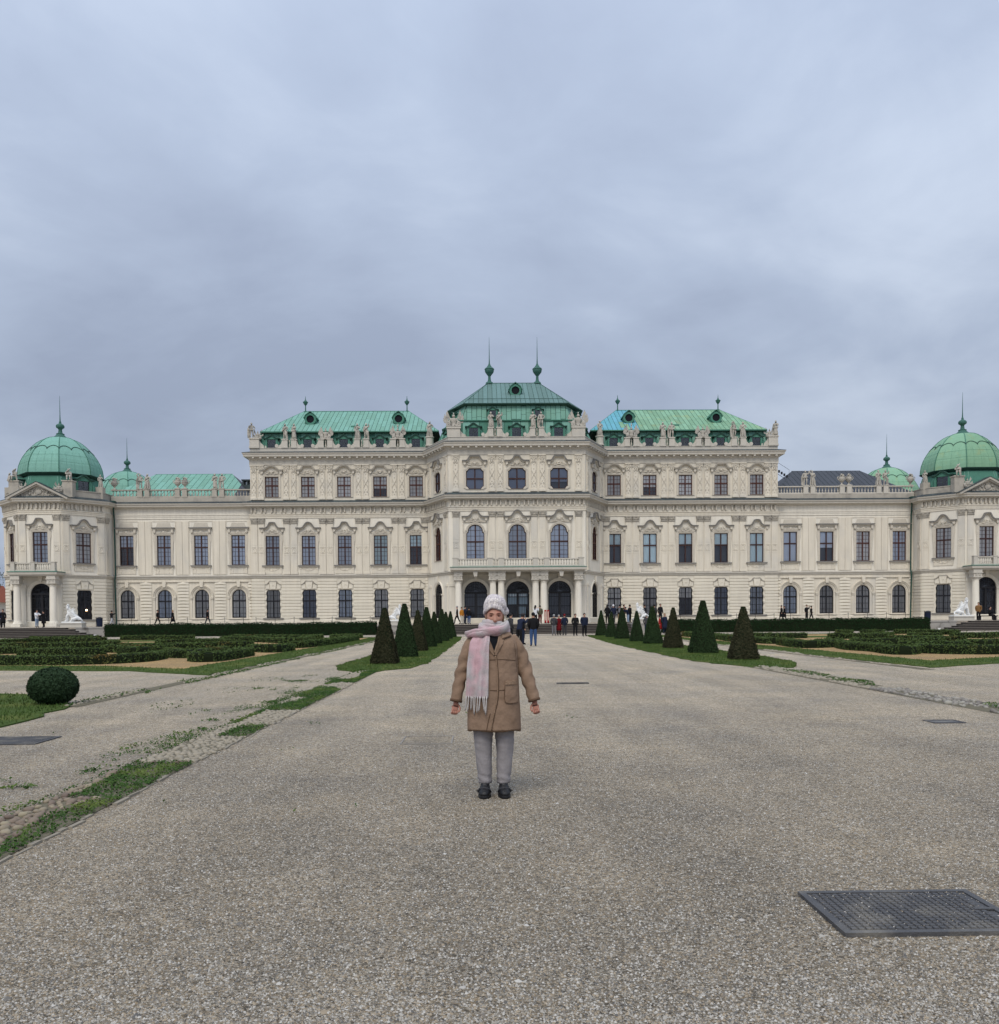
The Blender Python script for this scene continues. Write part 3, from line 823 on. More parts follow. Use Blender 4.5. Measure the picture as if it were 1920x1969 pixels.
def flat_hood():
    mb = MB(); mb.mi = 0
    mb.box(-1.32, 1.32, -0.34, 0, 0.80, 0.92); mb.mi = 1; mb.box(-1.22, 1.22, -0.24, 0, 0.68, 0.80)
    for s in (-1, 1):
        mb.box(s * 1.02 - 0.13, s * 1.02 + 0.13, -0.24, 0, 0.34, 0.68); mb.ball((s * 1.02, -0.15, 0.32), (0.12, 0.1, 0.1), 6, 5)
        mb.spiral(s * 0.42, 0.36, 0.15, 1.2, 0.04, -0.11, s, 1.4)
    mb.ball((0, -0.1, 0.40), (0.2, 0.07, 0.16), 8, 5)
    mb.prism([(-0.95, 0.92), (0.95, 0.92), (0.80, 1.18), (0.74, 1.46), (-0.74, 1.46), (-0.80, 1.18)], -0.05, 0)
    return mb.mesh('pediment', [hood_m, carve_m])
fhood_me = flat_hood()
def outer_wing(face, xs, side):
    us = [x - face.p0[0] for x in xs]
    wall(face, 0.6, 6.4, [(u, 1.70, P_garch) for u in us], stucco)
    wall(face, 6.4, 15.3, [(u, 7.88, P_out) for u in us], stucco2)
    for i, u in enumerate(us):
        if side > 0 and i < 2: w = window(face, u, 7.88, P_out, 'out', 2.1, 1, 1, False, brown, blind_b, surround=0.25, sill=(2.4, 0.98, 1))
        else: w = window(face, u, 7.88, P_out, 'out', 2.1, 3, 4, True, brown if side < 0 else brown_r, blind_b if (side < 0 or i == 3) else blind_g, surround=0.25, sill=(2.4, 0.98, 1))
        link('pediment', fhood_me, w, (0, 0, 3.5))
        w = window(face, u, 1.70, P_garch, 'garch', 2.0, 1, 1, True, black_iron, [blind_g, blind_b, blind_g, blind_w][(i + (side > 0)) % 4] if side < 0 else [blind_b, blind_g, blind_g, blind_g][i], grille=10)
        link('archivolt', arch_me, w, (0, 0, 0))
    mids = [(us[i] + us[i + 1]) / 2 for i in range(3)]
    for m in mids:
        me = cached(('lesene',), lambda: (lambda mb: (mb.box(-0.72, -0.02, -0.07, 0, 6.8, 13.02), mb.box(0.02, 0.72, -0.07, 0, 6.8, 13.02), mb)[2].mesh('lesene', stucco))(MB()))
        face.put('lesene', me, m, 0, palace)
        for k in range(12): face.put('stone_course', cached(('pillow', 1.32), lambda: pillow(1.32, 0.355)), m, 1.46 + k * 0.375, palace)
    for m, w in ((us[0] - 1.9 if side < 0 else us[-1] + 1.9, 0.5), (us[-1] + 1.95 if side < 0 else us[0] - 1.95, 0.45)):
        m = min(max(m, 0.25), face.L - 0.25)
        for k in range(12): face.put('stone_course', cached(('pillow', 0.46), lambda: pillow(0.46, 0.355)), m, 1.46 + k * 0.375, palace)
        face.put('lesene', cached(('lesene1',), lambda: MB().box(-0.25, 0.25, -0.07, 0, 6.8, 13.02).mesh('lesene', stucco)), m, 0, palace)
    # framed panels above the windows
    for u in us:
        face.put('panel_frame', cached(('pframe',), _pframe), u, 0, palace)
def _pframe():
    mb = MB()
    mb.box(-1.36, 1.36, -0.045, 0, 12.98, 13.06)
    for s in (-1, 1): mb.box(s * 1.36 - 0.035, s * 1.36 + 0.035, -0.045, 0, 6.8, 12.98)
    return mb.mesh('panel_frame', stucco)
outer_wing(OL, outX, -1)
outer_wing(OR_, [-x for x in reversed(outX)], 1)

# central pavilion
cuF = [7.55 - 4.65, 7.55, 7.55 + 4.65]
def iron_fan(P, w, h):
    """wrought iron door: bars below, scrollwork in the arch"""
    mb = MB(); r = w / 2; zs = h - r
    ring(mb, P, offset_poly(P, 0.10), 0.12, 0.22)
    for x in (-0.02,): mb.box(x - 0.09, x + 0.13, 0.10, 0.20, 0, zs)
    mb.box(-r, r, 0.095, 0.21, zs - 0.11, zs + 0.11); mb.box(-r, r, 0.105, 0.2, 0, 0.42)
    for z in (0.42 + 0.5, zs * 0.55, zs * 0.86): mb.box(-r, r, 0.11, 0.17, z - 0.035, z + 0.035)
    n = 14
    for k in range(1, n):
        x = -r + w * k / n; mb.box(x - 0.018, x + 0.018, 0.12, 0.16, 0, zs)
    for ring_r, cnt in ((0.86, 13), (0.60, 9), (0.34, 5)):
        for k in range(cnt):
            a = math.pi * (k + 0.5) / cnt
            mb.spiral(r * ring_r * math.cos(a), zs + r * ring_r * math.sin(a), r * 0.14, 1.3, 0.026, 0.14, 1 if k % 2 else -1, a, 10, 4)
            mb.box(r * ring_r * math.cos(a) - 0.02, r * ring_r * math.cos(a) + 0.02, 0.12, 0.16, zs + r * ring_r * math.sin(a) - 0.14, zs + r * ring_r * math.sin(a) + 0.14)
    for q in (0.47, 0.73):
        mb.tube([(r * q * math.cos(math.pi * i / 12), 0.14, zs + r * q * math.sin(math.pi * i / 12)) for i in range(13)], 0.022, 4, ref=(0, 1, 0))
    return mb.mesh('door', black_iron)
def door_surround(w, h):
    mb = MB(); r = w / 2; zs = h - r
    def arc(R_, n=18): return [(R_ * math.cos(math.pi * (1 - i / n)), zs + R_ * math.sin(math.pi * (1 - i / n))) for i in range(n + 1)]
    mb.band(arc(r + 0.34), 0.12, -0.14, 0); mb.band(arc(r + 0.22), 0.20, -0.08, 0)
    for s in (-1, 1):
        mb.box(s * (r + 0.17) - 0.17, s * (r + 0.17) + 0.17, -0.09, 0.02, 0, zs - 0.15); mb.box(s * (r + 0.17) - 0.22, s * (r + 0.17) + 0.22, -0.16, 0.02, zs - 0.15, zs)
    mb.prism([(-0.14, h + 0.1), (0.14, h + 0.1), (0.24, h + 0.85), (-0.24, h + 0.85)], -0.24, 0)
    return mb.mesh('surround', stucco2)
door_me = iron_fan(P_door, 2.55, 4.62); dsur_me = door_surround(2.55, 4.62)
cdoor_me = iron_fan(P_cdoor, 2.3, 4.45); cdsur_me = door_surround(2.3, 4.45)
P_small = notch_o(1.75, 2.30); P_cmid2 = shoulder_o(1.85, 3.80)
def pavilion_face(face, us, chamfer):
    Pd = P_cdoor if chamfer else P_door; Pm = P_cmid2 if chamfer else P_cmid; Pt = P_small if chamfer else P_ctop
    wall(face, 0.6, 6.4, [(u, TZ + 0.03, Pd) for u in us], stucco2)
    wall(face, 6.4, 15.3, [(u, 8.0, Pm) for u in us], stucco2)
    wall(face, 15.3, 21.0, [(u, 15.69, Pt) for u in us], stucco)
    for i, u in enumerate(us):
        d = face.put('door', cdoor_me if chamfer else door_me, u, TZ + 0.03, palace)
        link('pane', pane_mesh(('dpane', chamfer), Pd, 0.24, glass), d)
        mid = (not chamfer and i == 1)
        link('dark_room', pane_mesh(('droom', chamfer, mid), offset_poly(Pd, -0.04), 0.40, interior if chamfer or mid else interior_w), d)
        link('surround', cdsur_me if chamfer else dsur_me, d)
        if mid:
            g = MB(); g.mi = 0; g.box(-1.05, 1.05, 0.28, 0.30, 2.05, 3.30)
            g.mi = 1
            for k in range(6): g.box(-0.92 + k * 0.31, -0.68 + k * 0.31, 0.262, 0.278, 2.85, 3.22)
            g.mi = 0; g.box(-0.1, 0.9, 0.28, 0.30, 0.4, 1.9)
            g.build('vestibule', [mat('vestibule_glass', (0.42, 0.56, 0.64), 0.3, 0.4, var=0.1), mat('far_window', (0.9, 0.97, 1.0), 0.5, 0.2, var=0.05)], d)
        window(face, u, 8.0, Pm, ('cmid', chamfer), 1.90, 3, 4, True, brown if not chamfer else brown_r, blind_b if not chamfer else interior_w, surround=0.26,
               hood=('ogee' if i != 1 else 'round', 3.0, 0.66, True), hz=4.72, cseed=i + 1, cw=1.9, ears=True, ch=0.66)
        window(face, u, 15.69, Pt, ('ctop', chamfer), 1.15, 1, 1, False, brown, blind_d, surround=0.26,
               hood=('trapeze' if i != 1 else 'ogee', 2.8, 0.52, True), hz=3.16, cseed=i, ears=False, ch=0.58, cw=1.8)
    u = 0.4
    while u < face.L - 0.2: face.put('frieze_bracket', brk_me, u, 0, palace); u += 1.02
pavilion_face(CF, cuF, False); pavilion_face(CL, [CL.L / 2], True); pavilion_face(CR, [CR.L / 2], True)
for x in (-6.78, -2.78, -1.86, 1.86, 2.78, 6.78): pilaster(CF, x + 7.55)
for f in (CL, CR):
    for u in (0.75, f.L - 0.75): pilaster(f, u)
    for u in (0.75, f.L - 0.75): f.put('pilaster', cached(('gpil',), lambda: MB().box(-0.3, 0.3, -0.12, 0, TZ, 5.0).box(-0.36, 0.36, -0.2, 0, 5.0, 5.3).box(-0.4, 0.4, -0.25, 0, TZ, 1.3).mesh('pilaster', stucco2)), u, 0, palace)
for u in (0.3, 14.8): CF.put('pilaster', CACHE[('gpil',)], u, 0, palace)

# cornices, belts, parapet
P1 = [(-30.9, 14), (-30.9, 0), (-10.3, 0), (-7.55, -5.9), (7.55, -5.9), (10.3, 0), (30.9, 0), (30.9, 14)]
POL = [(-47.4, 0.3), (-30.9, 0.3)]; POR = [(30.9, 0.3), (47.4, 0.3)]
pr_plinth = [(0, 0.6), (0.14, 0.6), (0.14, 1.38), (0.08, 1.46), (0, 1.46)]
pr_belt = [(0, 6.28), (0.10, 6.33), (0.12, 6.48), (0.22, 6.54), (0.22, 6.66), (0, 6.71)]
pr_arch = [(0, 13.28), (0.08, 13.30), (0.08, 13.48), (0.12, 13.50), (0.12, 13.68), (0.19, 13.70), (0.19, 13.77), (0, 13.79)]
pr_corn = [(0, 14.44), (0.18, 14.48), (0.30, 14.58), (0.60, 14.64), (0.62, 14.80), (0.70, 14.86), (0.74, 14.97), (0.74, 15.02), (0.0, 15.03)]
pr_lead = [(0.73, 15.025), (0.765, 15.03), (0.75, 15.08), (0.06, 15.34), (0, 15.35)]
pr_top = [(0, 19.44), (0.07, 19.47), (0.07, 20.02), (0.20, 20.12), (0.22, 20.30), (0.62, 20.36), (0.64, 20.56), (0.72, 20.66), (0.74, 20.78), (0.0, 20.79)]
pr_tlead = [(0.73, 20.785), (0.77, 20.79), (0.75, 20.83), (0.10, 21.02), (0, 21.03)]
pr_par = [(-0.05, 20.95), (0.0, 21.0), (0.0, 21.36), (0.05, 21.39), (0.05, 21.45), (-0.32, 21.45)]
for nm, path, prof, m in (('plinth', P1, pr_plinth, course_m), ('belt_course', P1, pr_belt, stone_l), ('architrave', P1, pr_arch, stucco), ('cornice', P1, pr_corn, stone_l), ('cornice_flashing', P1, pr_lead, lead),
                          ('main_cornice', P1, pr_top, stone_l), ('cornice_flashing', P1, pr_tlead, lead), ('parapet', P1, pr_par, stone_l),
                          ('plinth', POL, pr_plinth, stucco), ('plinth', POR, pr_plinth, stucco), ('belt_course', POL, pr_belt, stone_l), ('belt_course', POR, pr_belt, stone_l),
                          ('architrave', POL, pr_arch, stucco2), ('architrave', POR, pr_arch, stucco2), ('cornice', POL, pr_corn, stone_l), ('cornice', POR, pr_corn, stone_l),
                          ('cornice_flashing', POL, pr_lead, lead), ('cornice_flashing', POR, pr_lead, lead)):
    MB().sweep(path, prof, caps=False).build(nm, m, palace)
def modillions(face):
    mb = MB(); u = 0.5
    while u < face.L - 0.1:
        mb.box(u - 0.12, u + 0.12, -0.58, -0.2, 20.17, 20.33); u += 0.86
    o = face.put('modillions', mb.mesh('modillions', stone_l), 0, 0, palace); o['kind'] = 'stuff'
for f in (FL, FR, CL, CF, CR): modillions(f)

# portico with balcony
def column():
    mb = MB()
    mb.box(-0.52, 0.52, -0.52, 0.52, 0, 0.28); mb.lathe([(0.50, 0.28), (0.52, 0.36), (0.45, 0.44), (0.46, 0.50), (0.40, 0.56), (0.385, 0.7), (0.385, 1.8), (0.365, 3.0), (0.335, 4.36), (0.345, 4.40), (0.38, 4.44), (0.38, 4.50), (0.35, 4.52)], 18)
    return mb.mesh('column', stucco2, False)
col_me = column()
def colcap():
    mb = MB()
    mb.lathe([(0.36, 0), (0.44, 0.06), (0.48, 0.14), (0.48, 0.16)], 14); mb.box(-0.5, 0.5, -0.5, 0.5, 0.16, 0.26)
    mb.box(-0.44, 0.44, -0.44, 0.44, 0.26, 0.62); mb.box(-0.5, 0.5, -0.5, 0.5, 0.62, 0.70); mb.box(-0.46, 0.46, -0.46, 0.46, 0.70, 0.98); mb.box(-0.53, 0.53, -0.53, 0.53, 0.98, 1.10)
    for s in (-1, 1): mb.spiral(s * 0.22, 0.44, 0.15, 1.1, 0.05, -0.46, s, 1.4)
    mb.ball((0, -0.46, 0.84), (0.16, 0.08, 0.1), 6, 4)
    return mb.mesh('capital', stone_l)
colcap_me = colcap()
for x in (-6.52, -2.76, -1.87, 1.87, 2.76, 6.52):
    c = link('column', col_me, palace, (x, -7.9, TZ)); link('capital', colcap_me, c, (0, 0, 4.52))
    f = link('column', col_me, palace, (x, -6.15, TZ)); link('capital', colcap_me, f, (0, 0, 4.52))
pathB = [(-7.05, -5.9), (-7.05, -8.45), (7.05, -8.45), (7.05, -5.9)]
bal = MB().sweep(pathB, [(-0.2, 6.49), (0, 6.49), (0.05, 6.54), (0.18, 6.60), (0.30, 6.64), (0.32, 6.86), (0.26, 6.93), (-1.0, 6.94)], caps=False)
bal.box(-7.1, 7.1, -8.5, -5.85, 6.47, 6.52)
balcony = bal.build('balcony', stone_l, palace)
MB().sweep(pathB, [(0.27, 6.925), (0.35, 6.93), (0.34, 6.97), (-0.1, 7.02)], caps=False).build('flashing', copper_d, balcony)
for x in (-4.65, 0, 4.65): MB().prism([(-0.16, 5.95), (0.16, 5.95), (0.26, 6.48), (-0.26, 6.48)], -0.2, 0.5).build('keystone', stone_l, balcony, loc=(x, -8.3, 0))

def baluster_me(h, m, r=0.075):
    return cached(('balu', h, m.name), lambda: MB().box(-r, r, -r, r, 0, h * 0.09).lathe([(r * 0.62, h * 0.09), (r * 0.55, h * 0.14), (r * 1.05, h * 0.30), (r * 0.95, h * 0.42), (r * 0.5, h * 0.62), (r * 0.42, h * 0.74), (r * 0.75, h * 0.82), (r * 0.55, h * 0.90)], 8, cap=False).box(-r, r, -r, r, h * 0.90, h).mesh('baluster', m))
def balustrade(face, z0, z1, posts, u0, u1, m, out=0.0, base=0.14, rail=0.12, pw=0.5, gap=0.32, parent=None, name='balustrade', th=0.34):
    par = parent or palace
    mb = MB(); mb.box(u0, u1, -out - th / 2, -out + th / 2, z0, z0 + base); mb.box(u0, u1, -out - th / 2 - 0.03, -out + th / 2 + 0.03, z1 - rail, z1)
    o = face.put(name, mb.mesh(name, m), 0, 0, par)
    ps = sorted(posts)
    for p in ps:
        link('pedestal', cached(('post', pw, z1 - z0, m.name), lambda: MB().box(-pw / 2, pw / 2, -th / 2 - 0.08, th / 2 + 0.08, -0.01, z1 - z0 + 0.01).box(-pw / 2 - 0.05, pw / 2 + 0.05, -th / 2 - 0.12, th / 2 + 0.12, z1 - z0 + 0.01, z1 - z0 + 0.10).box(-pw / 2 - 0.04, pw / 2 + 0.04, -th / 2 - 0.11, th / 2 + 0.11, -0.02, 0.16).mesh('pedestal', m)), o, (p, -out, z0))
    edges = [u0] + ps + [u1]
    for a, b in zip(edges[:-1], edges[1:]):
        a2 = a + (pw / 2 if a in ps else 0); b2 = b - (pw / 2 if b in ps else 0); n = int((b2 - a2) / gap)
        for k in range(n):
            link('baluster', baluster_me(z1 - z0 - base - rail, m), o, (a2 + (b2 - a2) * (k + 0.5) / n, -out, z0 + base))
    return o
balustrade(CF, 7.0, 7.87, [0.75, 4.5, 5.7, 9.4, 10.6, 14.35], 0.55, 14.55, stone_l, out=2.42, gap=0.27, pw=0.55)
# outer wing balustrades
pairs = [-43.35, -39.0, -34.68]
posts = sorted([x + d for x in pairs for d in (-0.42, 0.42)])
balustrade(OL, 15.80, 16.72, [p + 47.1 for p in posts], 0.0, 16.2, stone, out=0.0, gap=0.34, pw=0.56)
balustrade(OR_, 15.80, 16.72, [-p - 30.9 for p in reversed(posts)], 0.0, 16.2, stone_l, out=0.0, gap=0.34, pw=0.56)
for f in (OL, OR_):
    f.put('parapet', MB().box(0, f.L, -0.24, 0.24, 15.2, 15.80).mesh('parapet', stone), 0, 0, palace)

fin_m = mat('finial_copper', (0.05, 0.135, 0.11), 0.7, 0.3, var=0.25, vscale=2.0, coord='World')

# ------------------------------------------------------------------ palace: corner pavilions
P_tdoor = arch_o(2.35, 4.75); P_twin = rect_o(1.66, 3.40)
tdoor_me = iron_fan(P_tdoor, 2.35, 4.75); tdsur_me = door_surround(2.35, 4.75)
def pediment_mesh():
    mb = MB(); k = 3.25; h = 1.72
    mb.mi = 0
    mb.prism([(-k + 0.3, 0), (k - 0.3, 0), (0, h - 0.18)], -0.12, 0.5)
    mb.mi = 1; mb.band([(-k - 0.15, -0.02), (0, h), (k + 0.15, -0.02)], 0.22, -0.66, 0.5); mb.band([(-k + 0.35, 0.0), (0, h - 0.26), (k - 0.35, 0.0)], 0.10, -0.45, 0.5)
    mb.mi = 2; mb.band([(-k - 0.2, 0.02), (0, h + 0.05), (k + 0.2, 0.02)], 0.05, -0.70, 0.6)
    return mb.mesh('pediment', [carve_m, stone_l, lead])
def tymp_mesh():
    mb = carve(4.2, 1.35, 0, -0.16)
    rg = random.Random(5)
    for i in range(46):
        x = rg.uniform(-2.1, 2.1); z = rg.uniform(0.08, 1.2 * (1 - abs(x) / 2.6))
        mb.ball((x, -0.16, z), (rg.uniform(0.06, 0.16), 0.12, rg.uniform(0.06, 0.14)), 6, 4)
    return mb.mesh('carving', statue_m, True)
ped_me = pediment_mesh(); tym_me = tymp_mesh()
oct_prof = [(1.0, 0.0), (0.995, 0.10), (0.975, 0.22), (0.93, 0.35), (0.875, 0.46), (0.82, 0.545), (0.74, 0.65), (0.655, 0.74), (0.56, 0.83), (0.45, 0.905), (0.34, 0.955), (0.23, 0.985), (0.13, 1.0)]
def dome_segment_mesh(r, h, m, rot=0.0):
    """one eighth of the dome: flat across, curved upwards, in two sheet zones divided by a scalloped edge"""
    mb = MB(); n = 8; a0, a1 = R(-22.5), R(22.5); V = []; F = []
    pa, pb = (math.cos(a0), math.sin(a0)), (math.cos(a1), math.sin(a1))
    for q, z in oct_prof:
        for i in range(n + 1):
            t = i / n; V.append((r * q * (pa[0] + (pb[0] - pa[0]) * t), r * q * (pa[1] + (pb[1] - pa[1]) * t), h * z))
    for j in range(len(oct_prof) - 1):
        for i in range(n): a = j * (n + 1) + i; F.append((a, a + 1, a + n + 2, a + n + 1))
    mb.add(V, F); mb.mi = 1
    def at(t, s):     # point on the segment: t across 0..1, s height 0..1
        for k in range(len(oct_prof) - 1):
            q0, z0 = oct_prof[k]; q1, z1 = oct_prof[k + 1]
            if z0 <= s <= z1: q = q0 + (q1 - q0) * (s - z0) / (z1 - z0); break
        q += 0.006
        return (r * q * (pa[0] + (pb[0] - pa[0]) * t), r * q * (pa[1] + (pb[1] - pa[1]) * t), h * s + 0.01)
    pts = [at(i / 40, 0.595 + 0.095 * math.sqrt(abs(math.sin(math.pi * 2 * i / 40)))) for i in range(41)]
    mb.tube(pts, 0.045, 4)
    mb.mi = 2
    for t in (0.012, 0.988): mb.tube([at(t, z) for _, z in oct_prof], 0.024, 4)
    for s in (0.27, 0.45): mb.tube([at(i / 4, s) for i in range(5)], 0.006, 4)
    for t in (0.25, 0.5, 0.75): mb.tube([at(t, z) for z in (0.02, 0.1, 0.22, 0.35, 0.46, 0.54)], 0.005, 4)
    return mb.mesh('dome_segment', [m, copper_k, copper_d])
def finial_big():
    mb = MB()
    mb.lathe([(0.78, 0), (0.70, 0.12), (0.50, 0.30), (0.42, 0.42), (0.46, 0.50), (0.34, 0.55), (0.24, 0.62), (0.19, 0.95), (0.22, 1.05), (0.30, 1.12), (0.44, 1.22), (0.47, 1.40), (0.40, 1.55), (0.22, 1.66), (0.14, 1.72), (0.12, 1.90), (0.07, 2.0), (0.045, 2.6), (0.012, 4.9)], 12)
    return mb.mesh('finial', fin_m, False)
fin_me = finial_big()
def dome(cx, cy, z, r, h, m, parent_name='dome'):
    base = MB().lathe([(r * 0.90, -0.55), (r * 0.93, -0.30), (r * 1.02, -0.08), (r * 1.03, 0.0), (r * 0.97, 0.03)], 8)
    base.v = [(x * math.cos(R(22.5)) - y * math.sin(R(22.5)), x * math.sin(R(22.5)) + y * math.cos(R(22.5)), zz) for x, y, zz in base.v]
    d = base.build(parent_name, copper_k, palace, loc=(cx, cy, z))
    me = cached(('dseg', r, h, m.name), lambda: dome_segment_mesh(r, h, m))
    for k in range(8): link('dome_segment', me, d, None, M=Matrix.Rotation(R(45 * k - 90), 4, 'Z'))
    link('finial', fin_me, d, (0, 0, h - 0.05))
    return d
def octo(r, n=8): return [(r * math.cos(R(22.5 + 45 * k)), r * math.sin(R(22.5 + 45 * k))) for k in range(n)]
def dormer_mesh():
    mb = MB(); mb.mi = 0
    mb.box(-0.72, -0.50, 0.0, 1.0, 0, 1.12); mb.box(0.50, 0.72, 0.0, 1.0, 0, 1.12); mb.box(-0.5, 0.5, 0.0, 1.0, 1.02, 1.12); mb.box(-0.74, 0.74, -0.04, 1.0, -0.06, 0.0)
    for s in (-1, 1): mb.tube([(s * 0.78, -0.03, 0.75), (s * 0.86, -0.03, 0.45), (s * 0.80, -0.03, 0.05)], [0.05, 0.08, 0.04], 5)
    mb.prism([(-0.80, 1.12), (0.80, 1.12), (0.45, 1.30), (0, 1.48), (-0.45, 1.30)], 0.0, 1.0)
    mb.mi = 1; mb.band([(-0.95, 1.18), (-0.62, 1.16), (-0.36, 1.34), (-0.12, 1.52), (0.12, 1.52), (0.36, 1.34), (0.62, 1.16), (0.95, 1.18)], 0.11, -0.16, 1.0)
    mb.mi = 2; mb.box(-0.5, 0.5, 0.16, 0.2, 0, 1.05)
    mb.mi = 3; mb.box(-0.02, 0.02, 0.13, 0.17, 0, 1.03); mb.box(-0.5, 0.5, 0.132, 0.168, 0.5, 0.53)
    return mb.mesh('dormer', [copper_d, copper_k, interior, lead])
dorm_me = dormer_mesh()
dpane_me = MB().box(-0.5, 0.5, 0.145, 0.15, 0, 1.03).mesh('pane', glass)
def dormer(parent, x, y, z, rz=0.0, s=1.0):
    o = link('dormer', dorm_me, parent, (x, y, z), rz); o.scale = (s, s, s); link('pane', dpane_me, o)
    return o

def tower(sd):
    c = sd * TCX; pts = tower_pts(sd)
    faces = [Face(pts[i], pts[i + 1]) for i in range(5)]
    mid_lit = {}
    for fi, f in enumerate(faces):
        diag = fi in (1, 3); front = fi == 2
        u = f.L / 2
        if front: gh = [(u, TZ + 0.03, P_tdoor)]
        elif diag: gh = [(u, 1.64, P_gnd)]
        else: gh = []
        mh = [(u, 7.95, P_twin)] if (front or diag) else []
        wall(f, 0.6, 6.4, gh, course_m if not front else stucco2)
        wall(f, 6.4, 15.3, mh, stucco2)
        if front:
            d = f.put('door', tdoor_me, u, TZ + 0.03, palace); link('pane', pane_mesh(('tdp',), P_tdoor, 0.24, glass), d)
            link('dark_room', pane_mesh(('tdr', sd), offset_poly(P_tdoor, -0.04), 0.40, interior if sd < 0 else interior_w), d); link('surround', tdsur_me, d)
        if mh:
            window(f, u, 7.95, P_twin, 'twin', 2.0, 3, 4, True, brown, (blind_b if front else blind_w) if sd < 0 else (blind_g if front else blind_w), surround=0.26,
                   hood=('ogee' if front else 'round', 2.9, 0.68, True), hz=4.25, cseed=fi, sill=None if front else (2.4, 0.9))
        if diag:
            w = window(f, u, 1.64, P_gnd, 'gnd', 1.98, 1, 1, True, black_iron, None if (sd < 0) else blind_g, grille=10)
            link('lintel', lintel_me, w, (0, 0, 3.27)); link('sill', sill_mesh(2.35), w)
            courses(f, 0.02, u - 0.98); courses(f, u + 0.98, f.L - 0.02)
            if sd < 0 and fi == 3:      # a lit lamp in the room behind this window
                e = bpy.data.materials.new('lamp_glow'); e.use_nodes = True; b = e.node_tree.nodes['Principled BSDF']
                b.inputs['Emission Color'].default_value = (1, 0.62, 0.3, 1); b.inputs['Emission Strength'].default_value = 9.0
                x, y = f.pt(u + 0.28, -0.36)
                MB().ball((0, 0, 0), 0.11, 10, 8).build('room_lamp', e, w, loc=(0.28, 0.29, 1.05))
        if not (front or diag) and (fi == (4 if sd < 0 else 0)):
            courses(f, 0.05, 1.75) if sd < 0 else courses(f, f.L - 1.75, f.L - 0.05)
        if front or diag:
            for uu in (0.46, f.L - 0.46): pilaster(f, uu, upper=False)
        else:
            pilaster(f, 0.46 if fi == 4 else f.L - 0.46, upper=False)
        k = 0.35
        while k < f.L - 0.2 and (front or diag): f.put('frieze_bracket', brk_me, k, 0, palace); k += 0.98
    for nm, prof, m in (('plinth', pr_plinth, course_m), ('belt_course', pr_belt, stone_l), ('architrave', pr_arch, stucco), ('cornice', pr_corn, stone_l), ('cornice_flashing', pr_lead, lead)):
        MB().sweep(pts, prof, caps=False).build(nm, m, palace)
    pe = link('pediment', ped_me, palace, (c, -5.2, 15.06)); link('carving', tym_me, pe, (0, 0, 0.05))
    inner = [(x - (0.35 if x > c else -0.35), y + 0.3) for x, y in pts]
    MB().sweep(inner, [(0, 15.2), (0.25, 15.3), (0.25, 16.0), (0.30, 16.02), (0.30, 16.12), (-0.15, 16.12)], caps=False).build('parapet', stone, palace)
    # drum and dome
    cy = 0.0
    dr = MB(); A = octo(4.75); B = octo(4.25)
    dr.loft([[(x, y, 15.3) for x, y in A], [(x * 0.985, y * 0.985, 16.2) for x, y in A], [(x, y, 17.75) for x, y in B]])
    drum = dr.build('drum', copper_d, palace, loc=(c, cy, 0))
    for k in range(8):
        a = R(45 * k - 90)
        for i in range(6):
            t0 = -1.86 + i * 0.62; me = cached(('drumpanel',), lambda: MB().box(-0.295, 0.295, -0.03, 0.02, 0, 1.5).mesh('roof_panel', copper))
            M = Matrix.Rotation(a + math.pi / 2, 4, 'Z') @ Matrix.Translation((t0 + 0.31, -4.18, 16.2)) @ Matrix.Rotation(R(-14), 4, 'X')
            link('roof_panel', me, drum, M=M)
    dome(c, cy, 18.12, 4.5, 4.6, copper if sd < 0 else copper_y)
    for k in ((-1, 1)):
        dormer(palace, c + k * 3.95, -3.0, 15.95, R(48 * k), 1.28)
    # balcony over the door
    pb = [(c - 2.45, -5.2), (c - 2.45, -6.95), (c + 2.45, -6.95), (c + 2.45, -5.2)]
    b = MB().sweep(pb, [(-0.2, 6.42), (0, 6.42), (0.06, 6.50), (0.20, 6.56), (0.24, 6.78), (0.18, 6.84), (-1.0, 6.85)], caps=False); b.box(c - 2.5, c + 2.5, -7.0, -5.15, 6.40, 6.45)
    bo = b.build('balcony', stone_l, palace)
    MB().sweep(pb, [(0.19, 6.835), (0.28, 6.84), (0.27, 6.90), (-0.1, 6.94)], caps=False).build('flashing', copper_d, bo)
    f = faces[2]
    balustrade(f, 6.92, 7.85, [0.15, 2.33, 4.51], 0.0, 4.66, stone_l, out=1.55, gap=0.24, pw=0.42)
    for x in (-1.95, 1.95):
        cc = link('column', col_me, palace, (c + x, -6.55, TZ)); link('capital', cached(('tcap',), _tcap), cc, (0, 0, 4.52))
        MB().box(-0.32, 0.32, -0.16, 0, TZ, 5.2).box(-0.40, 0.40, -0.24, 0, 5.2, 5.5).build('pilaster', stucco2, palace, loc=(c + x, -5.2, 0))
def _tcap():
    mb = MB(); mb.v = []; 
    mb.lathe([(0.36, 0), (0.44, 0.06), (0.48, 0.14), (0.48, 0.16)], 14); mb.box(-0.5, 0.5, -0.5, 0.5, 0.16, 0.26); mb.box(-0.46, 0.46, -0.46, 0.46, 0.26, 0.62)
    mb.box(-0.54, 0.54, -0.54, 0.54, 0.62, 0.72); mb.box(-0.48, 0.48, -0.48, 0.48, 0.72, 0.99)
    for s in (-1, 1): mb.spiral(s * 0.22, 0.46, 0.14, 1.1, 0.05, -0.48, s, 1.4)
    return mb.mesh('capital', stone_l)
tower(-1); tower(1)
